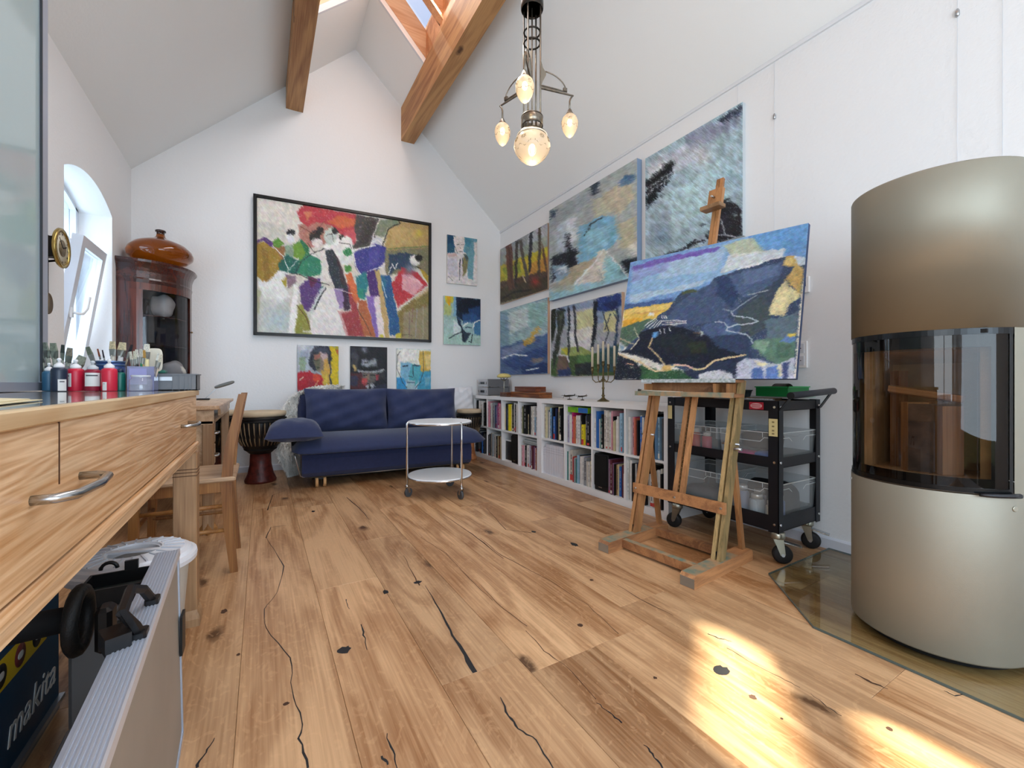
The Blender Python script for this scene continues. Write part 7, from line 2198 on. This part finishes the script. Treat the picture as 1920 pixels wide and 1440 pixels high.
lump(2.36, 1.29, zc, (.11, .12, .06), '40589c', 'blue_cloth', 'blue cloth in the middle-shelf crate nearer the stove', 'cloth', 2)
lump(2.43, 1.36, zc + .064, (.16, .20, .09), '18191c', 'black_bag', 'black bag filling the top of the middle-shelf crate nearer the stove', 'bag', 3)
zc = .1715
for k, a in enumerate([(2.335, 1.25, .034, .135, 'a8a090', 'c8c4bc'), (2.335, 1.335, .036, .155, '98a0a4', 'd0ccc4'), (2.345, 1.425, .036, .185, '8c90a0', 'cfccc6'), (2.42, 1.27, .034, .15, '5c70a0', 'c8ccd0'), (2.42, 1.37, .034, .16, '6c7484', 'b8b4ac')]):
    pot(a[0], a[1], zc, *a[2:], ['shortest silver-lidded jar at the stove end', 'grey jar, second from the stove end', 'tallest silver-lidded jar, third from the stove end', 'blue jar behind the shortest one', 'slate jar behind the grey one'][k] + ' in the bottom crate', 'glass_jar', 'jar', .6)
lump(2.53, 1.36, zc, (.15, .26, .20), '1b1c20', 'dark_cloth', 'dark cloth bundle in the bottom crate nearer the stove', 'cloth', 4)
lump(2.40, 1.70, zc, (.15, .22, .12), '5c5c5e', 'grey_cloth', 'grey cloth in the bottom crate nearer the bookcase', 'cloth', 5)
# on the trolley
zt = .7895
t = thing('glass_plate', 'clear plate lying over the tray at the wall side of the trolley top', 'plate', (2.56, 1.36, .8475))
MB().box(-.13, .13, -.15, .15, 0, .006).build('pane', glass('clear_plate', (.9, .93, .91), .03, .08, .15, 'c8d4cc'), t)
MB().box(-.131, .131, -.1515, -.1500, 0, .006).build('edge', mat('plate_edge', '9cb4a8', .2), t)
t = thing('green_tray', 'bright green rectangular plastic tray on the trolley', 'tray', (2.58, 1.33, .8545))
GT = mat('tray_green', '127a3a', .4)
b = MB(); b.box(-.11, .11, -.085, .085, 0, .003)
b.build('floor', GT, t)
for a in [(-.112, .112, -.087, -.084), (-.112, .112, .084, .087), (-.113, -.110, -.087, .087), (.110, .113, -.087, .087)]: MB().box(*a, 0, .055).build('wall', GT, t)
MB().box(-.118, .118, -.092, -.087, .050, .056).box(-.118, .118, .087, .092, .050, .056).box(-.118, -.113, -.092, .092, .050, .056).box(.113, .118, -.092, .092, .050, .056).build('rim', mat('tray_green_rim', '2ca058', .4), t)
o = MB().lathe([(.034, -.045), (.034, .045), (.027, .045), (.027, -.045), (.034, -.045)], (0, 0, 0), n=26, rot=(0, math.pi / 2, 1.2), caps=False).build('tape_roll', mat('tape_dark', '2c2824', .5), None)
o.location = (2.57, 1.325, .893); tag(o, 'dark hollow roll lying in the green tray', 'roll')
t = thing('black_tub', 'shallow dark grey plastic tub at the middle of the trolley top', 'tub', (2.44, 1.52, .848))
MB().lathe([(.060, 0), (.068, .035), (.072, .038), (.072, .042), (.066, .042), (.058, .004), (0, .004)], n=28, caps=False, sx=1.0, sy=1.3).build('body', mat('tub_grey', '2c3436', .5), t)
t = thing('wooden_palette', 'stack of thin worn wooden boards on the trolley behind the easel', 'board', (2.40, 1.52, zt))
PW = wood('palette_wood', '9c7450', '5c4430', 1, 1.8, .6, ring=30)
MB().rbox((0, 0, .038), (.22, .62, .012), .002).build('board', PW, t); MB().rbox((.0, .02, .052), (.20, .50, .010), .002, (0, 0, .04)).build('board', PW, t)
MB().box(-.09, .09, -.28, .28, 0, .031).build('block', mat('dark_block', '2a2622', .7), t)
t = thing('grey_ruler_pad', 'flat grey ridged plastic pad at the front edge of the trolley top', 'pad', (2.295, 1.38, .838))
MB().box(-.018, .0, -.16, .17, 0, .006).build('pad', mat('pad_grey', '74787c', .5), t)
r_ = MB()
for k in range(24): r_.box(-.016, -.002, -.15 + k * .013, -.143 + k * .013, .006, .009)
stuff(r_.build('ridges', mat('pad_grey_light', '9a9ea2', .5), t))

# ================================================================ CHANDELIER
cz_, cl_ = 2.785, .131
cpos = Vector((SN * cz_ + CS * cl_, CS * cz_ - SN * cl_, 0))
NK = mat('aged_nickel', '8c8478', .3, .9, var=.2, vscale=40)
NKD = mat('dark_nickel', '3c3834', .35, .8)
t = thing('chandelier', 'antique nickel chandelier with three arms and etched glass shades', 'chandelier', (cpos.x, cpos.y, 3.84))
H0 = 3.84
def zc_(z): return z - H0
MB().cyl((0, 0, zc_(3.84)), (0, 0, zc_(3.50)), .012, n=10).build('ceiling_rod', NK, t)
MB().lathe([(.070, zc_(3.36)), (.074, zc_(3.37)), (.074, zc_(3.44)), (.066, zc_(3.445)), (.074, zc_(3.45)), (.074, zc_(3.50)), (.04, zc_(3.52))], n=32, caps=False).build('canopy', NKD, t)
MB().lathe([(.068, zc_(3.375)), (0, zc_(3.375))], n=32).build('canopy_underside', BLACKM, t)
for k in range(4):
    a = k * math.pi / 2 + .55
    MB().cyl((.060 * math.cos(a), .060 * math.sin(a), zc_(3.38)), (.060 * math.cos(a), .060 * math.sin(a), zc_(2.565)), .0058, n=8).build('rod', NK, t)
MB().cyl((0, 0, zc_(3.38)), (0, 0, zc_(2.60)), .005, n=8).build('centre_rod', NK, t)
fv = Vector((SN, CS, 0)); rv = Vector((CS, -SN, 0))
for zz, nm in ((3.215, 0), (3.145, 1)):
    q = [rv * (.052 * math.cos(a)) + fv * (.052 * math.sin(a)) * .95 + Vector((0, 0, zc_(zz))) for a in [2 * math.pi * k / 26 for k in range(26)]]
    MB().tube(q, .0055, 8, closed=True).build('ring', NKD, t)
MB().lathe([(.068, zc_(2.60)), (.070, zc_(2.60)), (.071, zc_(2.665)), (.069, zc_(2.668)), (.068, zc_(2.60))], n=36, caps=False).build('collar', NK, t)
MB().lathe([(.070, zc_(2.60)), (.0725, zc_(2.604)), (.070, zc_(2.608))], n=36, caps=False).build('collar_bead', NKD, t)
MB().lathe([(.070, zc_(2.655)), (.0725, zc_(2.660)), (.070, zc_(2.665))], n=36, caps=False).build('collar_bead', NKD, t)
# glass: warm, lit from inside
def shade_mat(nm, col, es):
    m = bpy.data.materials.new(nm); m.use_nodes = True; nt = m.node_tree; N = nt.nodes; L = nt.links; b = N['Principled BSDF']
    b.inputs['Base Color'].default_value = (*lin('efd9bc'), 1); b.inputs['Roughness'].default_value = .35; b.inputs['Transmission Weight'].default_value = .0
    b.inputs['Emission Color'].default_value = (*lin(col), 1); b.inputs['Emission Strength'].default_value = es
    tr = N.new('ShaderNodeBsdfTransparent'); mx = N.new('ShaderNodeMixShader'); mx.inputs[0].default_value = .30
    out = N['Material Output']; L.new(b.outputs[0], mx.inputs[1]); L.new(tr.outputs[0], mx.inputs[2]); L.new(mx.outputs[0], out.inputs[0])
    return m
SHM = shade_mat('etched_glass_lit', 'ffd9a4', .16)
BLB = mat('bulb_glow', 'fff2d0', .3, emit='ffe7b0', estr=4.5)
ETCH = mat('etched_lines', '8a7654', .8)
RIMG = mat('clear_glass_rim', 'fff0d8', .2, emit='fff0d8', estr=.1)
def small_shade(c, par, idx):
    """c: centre of the egg-shaped shade, local"""
    prof = [(.016, .062), (.030, .058), (.046, .040), (.055, .012), (.053, -.018), (.043, -.048), (.026, -.076), (.010, -.090), (0, -.093)]
    sh = MB().lathe([(r, z) for r, z in prof], c, n=30, caps=False).build('shade', SHM, par)
    MB().ball((c[0], c[1], c[2] + .010), (.018, .018, .026), 12, 8).build('bulb', BLB, sh)
    e = MB()
    for k in range(4):
        a = k * math.pi / 2 + idx
        def S(da, z):
            r = np.interp(z, [p[1] for p in prof[::-1]], [p[0] for p in prof[::-1]]) + .0008
            return (c[0] + r * math.cos(a + da), c[1] + r * math.sin(a + da), c[2] + z)
        e.tube([S(-.7, -.02), S(-.3, -.03), S(0, -.015), S(.3, -.03), S(.7, -.02)], .0011, 4, caps=False)
        e.tube([S(-.3, -.03), S(0, .03), S(.3, -.03)], .0011, 4, caps=False)
        for q in range(7):
            b_ = 2 * math.pi * q / 7; e.tube([S(.75 + .10 * math.cos(b_), .01 + .006 * math.sin(b_)), S(.75 + .24 * math.cos(b_ + .4), .01 + .014 * math.sin(b_ + .4))], .0011, 4, caps=False)
    stuff(e.build('etching', ETCH, sh))
    return sh
for k, (px, py, Z_) in enumerate(((983, 160, 2.50), (940, 250, 2.98), (1070, 233, 2.875))):
    l_ = (px - 960) / 800 * Z_
    w_ = Vector((SN * Z_ + CS * l_, CS * Z_ - SN * l_, 0)) - cpos
    d = w_.normalized(); R_ = .272
    e_ = d * R_
    arm = MB().bar(d * .06 + Vector((0, 0, zc_(2.872))), d * (R_ + .028) + Vector((0, 0, zc_(2.868))), .012, .014, (0, 0, 1), .006, .008).build('arm', NK, t)
    MB().bar(d * .06 + Vector((0, 0, zc_(2.888))), d * (R_ - .02) + Vector((0, 0, zc_(2.884))), .006, .006).build('arm_rail', NK, arm)
    MB().tube([d * (.095 + .15 * math.sin(a)) + Vector((0, 0, zc_(2.885 + .10 * math.cos(a)))) for a in [math.pi / 2 * q / 8 for q in range(9)]], .0042, 6).build('brace', NK, arm)
    MB().prism([(0, 0), (.034, .07), (.030, .085), (.05, .10), (0, .17)], -.004, .004, 'y')
    pl = MB(); sd = Vector((-d.y, d.x, 0)) * .004
    P4 = [(.062, -.005), (.075, .03), (.098, .075), (.098, .09), (.075, .12), (.062, .165)]
    vs = [d * r + Vector((0, 0, zc_(2.885 + z))) + sd for r, z in P4] + [d * r + Vector((0, 0, zc_(2.885 + z))) - sd for r, z in P4]; n = 6
    pl.add(vs, [tuple(range(6)), tuple(range(11, 5, -1))] + [(i, (i + 1) % 6, 6 + (i + 1) % 6, 6 + i) for i in range(6)]).build('ornament_plate', mat('ornament_grey', '8c887c', .45, .7, bump=.5, bscale=120), arm)
    MB().cbox(tuple(d * (R_ - .035) + Vector((0, 0, zc_(2.895)))), (.026, .014, .022), (0, 0, math.atan2(d.y, d.x))).build('arm_block', NK, arm)
    zs = .93 + (718 - py) / 800 * Z_
    MB().tube([e_ + d * .02 + Vector((0, 0, zc_(2.866))), e_ + d * .006 + Vector((0, 0, zc_(2.845))), e_ + Vector((0, 0, zc_(2.825))), e_ + Vector((0, 0, zc_(zs + .085)))], .006, 8).build('hook', NK, arm)
    MB().lathe([(.010, zs + .098), (.014, zs + .09), (.019, zs + .078), (.026, zs + .066), (.027, zs + .058), (.020, zs + .054)], (e_.x, e_.y, -H0), n=20).build('socket', NK, arm)
    small_shade((e_.x, e_.y, zc_(zs)), arm, k + math.atan2(-w_.y, -w_.x))
    light('bulb_light', 'POINT', (cpos.x + e_.x, cpos.y + e_.y, zs - .13), None, .45, (1, .82, .58), .05)
# central bowl
zb_ = 2.46
MB().lathe([(.088, zc_(zb_ + .092)), (.094, zc_(zb_ + .090)), (.094, zc_(zb_ + .070)), (.086, zc_(zb_ + .068))], n=40, caps=False).build('bowl_ring', NK, t)
MB().lathe([(.086, zc_(zb_ + .10)), (.020, zc_(zb_ + .108)), (0, zc_(zb_ + .108))], n=30, caps=False).build('bowl_cover', NKD, t)
prof = [(.086, .080), (.096, .070), (.115, .040), (.120, .010), (.110, -.022), (.086, -.058), (.052, -.086), (.018, -.104), (0, -.107)]
bw_ = MB().lathe(prof, (0, 0, zc_(zb_)), n=40, caps=False).build('bowl_shade', SHM, t)
MB().ball((0, 0, zc_(zb_ - .01)), (.026, .026, .040), 14, 9).build('bulb', BLB, bw_)
MB().lathe([(.0965, .076), (.1005, .080), (.0965, .084)], (0, 0, zc_(zb_)), n=40, caps=False).build('glass_rim', RIMG, bw_)
e = MB()
for k in range(4):
    a = math.atan2(-CS, -SN) + k * math.pi / 2
    def S(da, z):
        r = np.interp(z, [p[1] for p in prof[::-1]], [p[0] for p in prof[::-1]]) + .001
        return (r * math.cos(a + da), r * math.sin(a + da), zc_(zb_) + z)
    e.tube([S(-.78, -.01), S(-.5, -.03), S(-.22, -.01), S(0, .06), S(.22, -.01), S(.5, -.03), S(.78, -.01)], .0011, 4, caps=False)
    e.tube([S(-.12, .0), S(-.2, -.06), S(0, -.095), S(.2, -.06), S(.12, 0)], .0013, 4, caps=False)
    for q in range(9):
        b_ = 2 * math.pi * q / 9
        for sg in (-.52, .52): e.tube([S(sg + .05 * math.cos(b_), .028 + .006 * math.sin(b_)), S(sg + .15 * math.cos(b_ + .5), .028 + .018 * math.sin(b_ + .5))], .0013, 4, caps=False)
stuff(e.build('etching', ETCH, bw_))
light('bowl_light', 'POINT', (cpos.x, cpos.y, zb_ - .15), None, 1.0, (1, .82, .58), .06)

# ================================================================ RIGHT WALL DETAILS
p = PX(1500, 665, XR)
t = thing('wall_outlet', 'white double wall socket behind the easel painting', 'socket', (XR - .0005, p.y, p.z))
MB().rbox((-.005, 0, 0), (.010, .084, .156), .002).build('cover_frame', WHITE, t)
for dz_ in (.036, -.036):
    s_ = MB().rbox((-.0105, 0, dz_), (.004, .056, .056), .001).build('socket_insert', mat('socket_white', 'd4d6dc', .4), t)
    MB().lathe([(.0205, 0), (.019, -.003), (0, -.003)], (-.0127, 0, dz_), n=24, rot=(0, -math.pi / 2, 0), caps=False).build('socket_well', mat('socket_shadow', '6c7078', .5), s_)
    for dy in (-.0095, .0095): MB().cyl((-.0135, dy, dz_), (-.0125, dy, dz_), .003, n=8).build('pin_hole', BLACKM, s_)
p = PX(1508, 535, XR)
t = thing('thermostat', 'white wall thermostat with a dark display at the edge of the easel painting', 'thermostat', (XR - .0005, p.y + .01, p.z))
MB().rbox((-.008, 0, 0), (.016, .085, .095), .003).build('housing', WHITE, t)
MB().box(-.0172, -.0158, -.026, .026, -.01, .030).build('display', mat('lcd_dark', '3c4248', .2), t); MB().box(-.0172, -.0158, -.012, .012, -.034, -.026).build('button', mat('button_grey', '8c9098', .4), t)
def hanger(px, label, zlow, zclip=None):
    q = PX(px, 700, XR - .006)
    t = thing('picture_wire', label, 'picture wire', (XR - .006, q.y, 2.925), 0, None)
    MB().cyl((0, 0, 0), (0, 0, zlow - 2.925), .0008, n=5).build('cord', mat('nylon_cord', 'dfe4ec', .3), t)
    if zclip: MB().lathe([(.003, -.018), (.008, -.014), (.008, .006), (.004, .016)], (0, 0, zclip - 2.925), n=12).build('hook', STEEL, t)
hanger(1452, 'thin picture wire with a small steel hook right of the ship canvas', 1.25, PX(1452, 219, XR).z)
hanger(1795, 'thin picture wire with a steel hook above the stove', 1.2, PX(1795, 25, XR).z)
hanger(1880, 'thin bare picture wire hanging behind the top of the stove', 1.2)
hanger(1383, 'short picture wire over the right top corner of the ship canvas', 2.79)
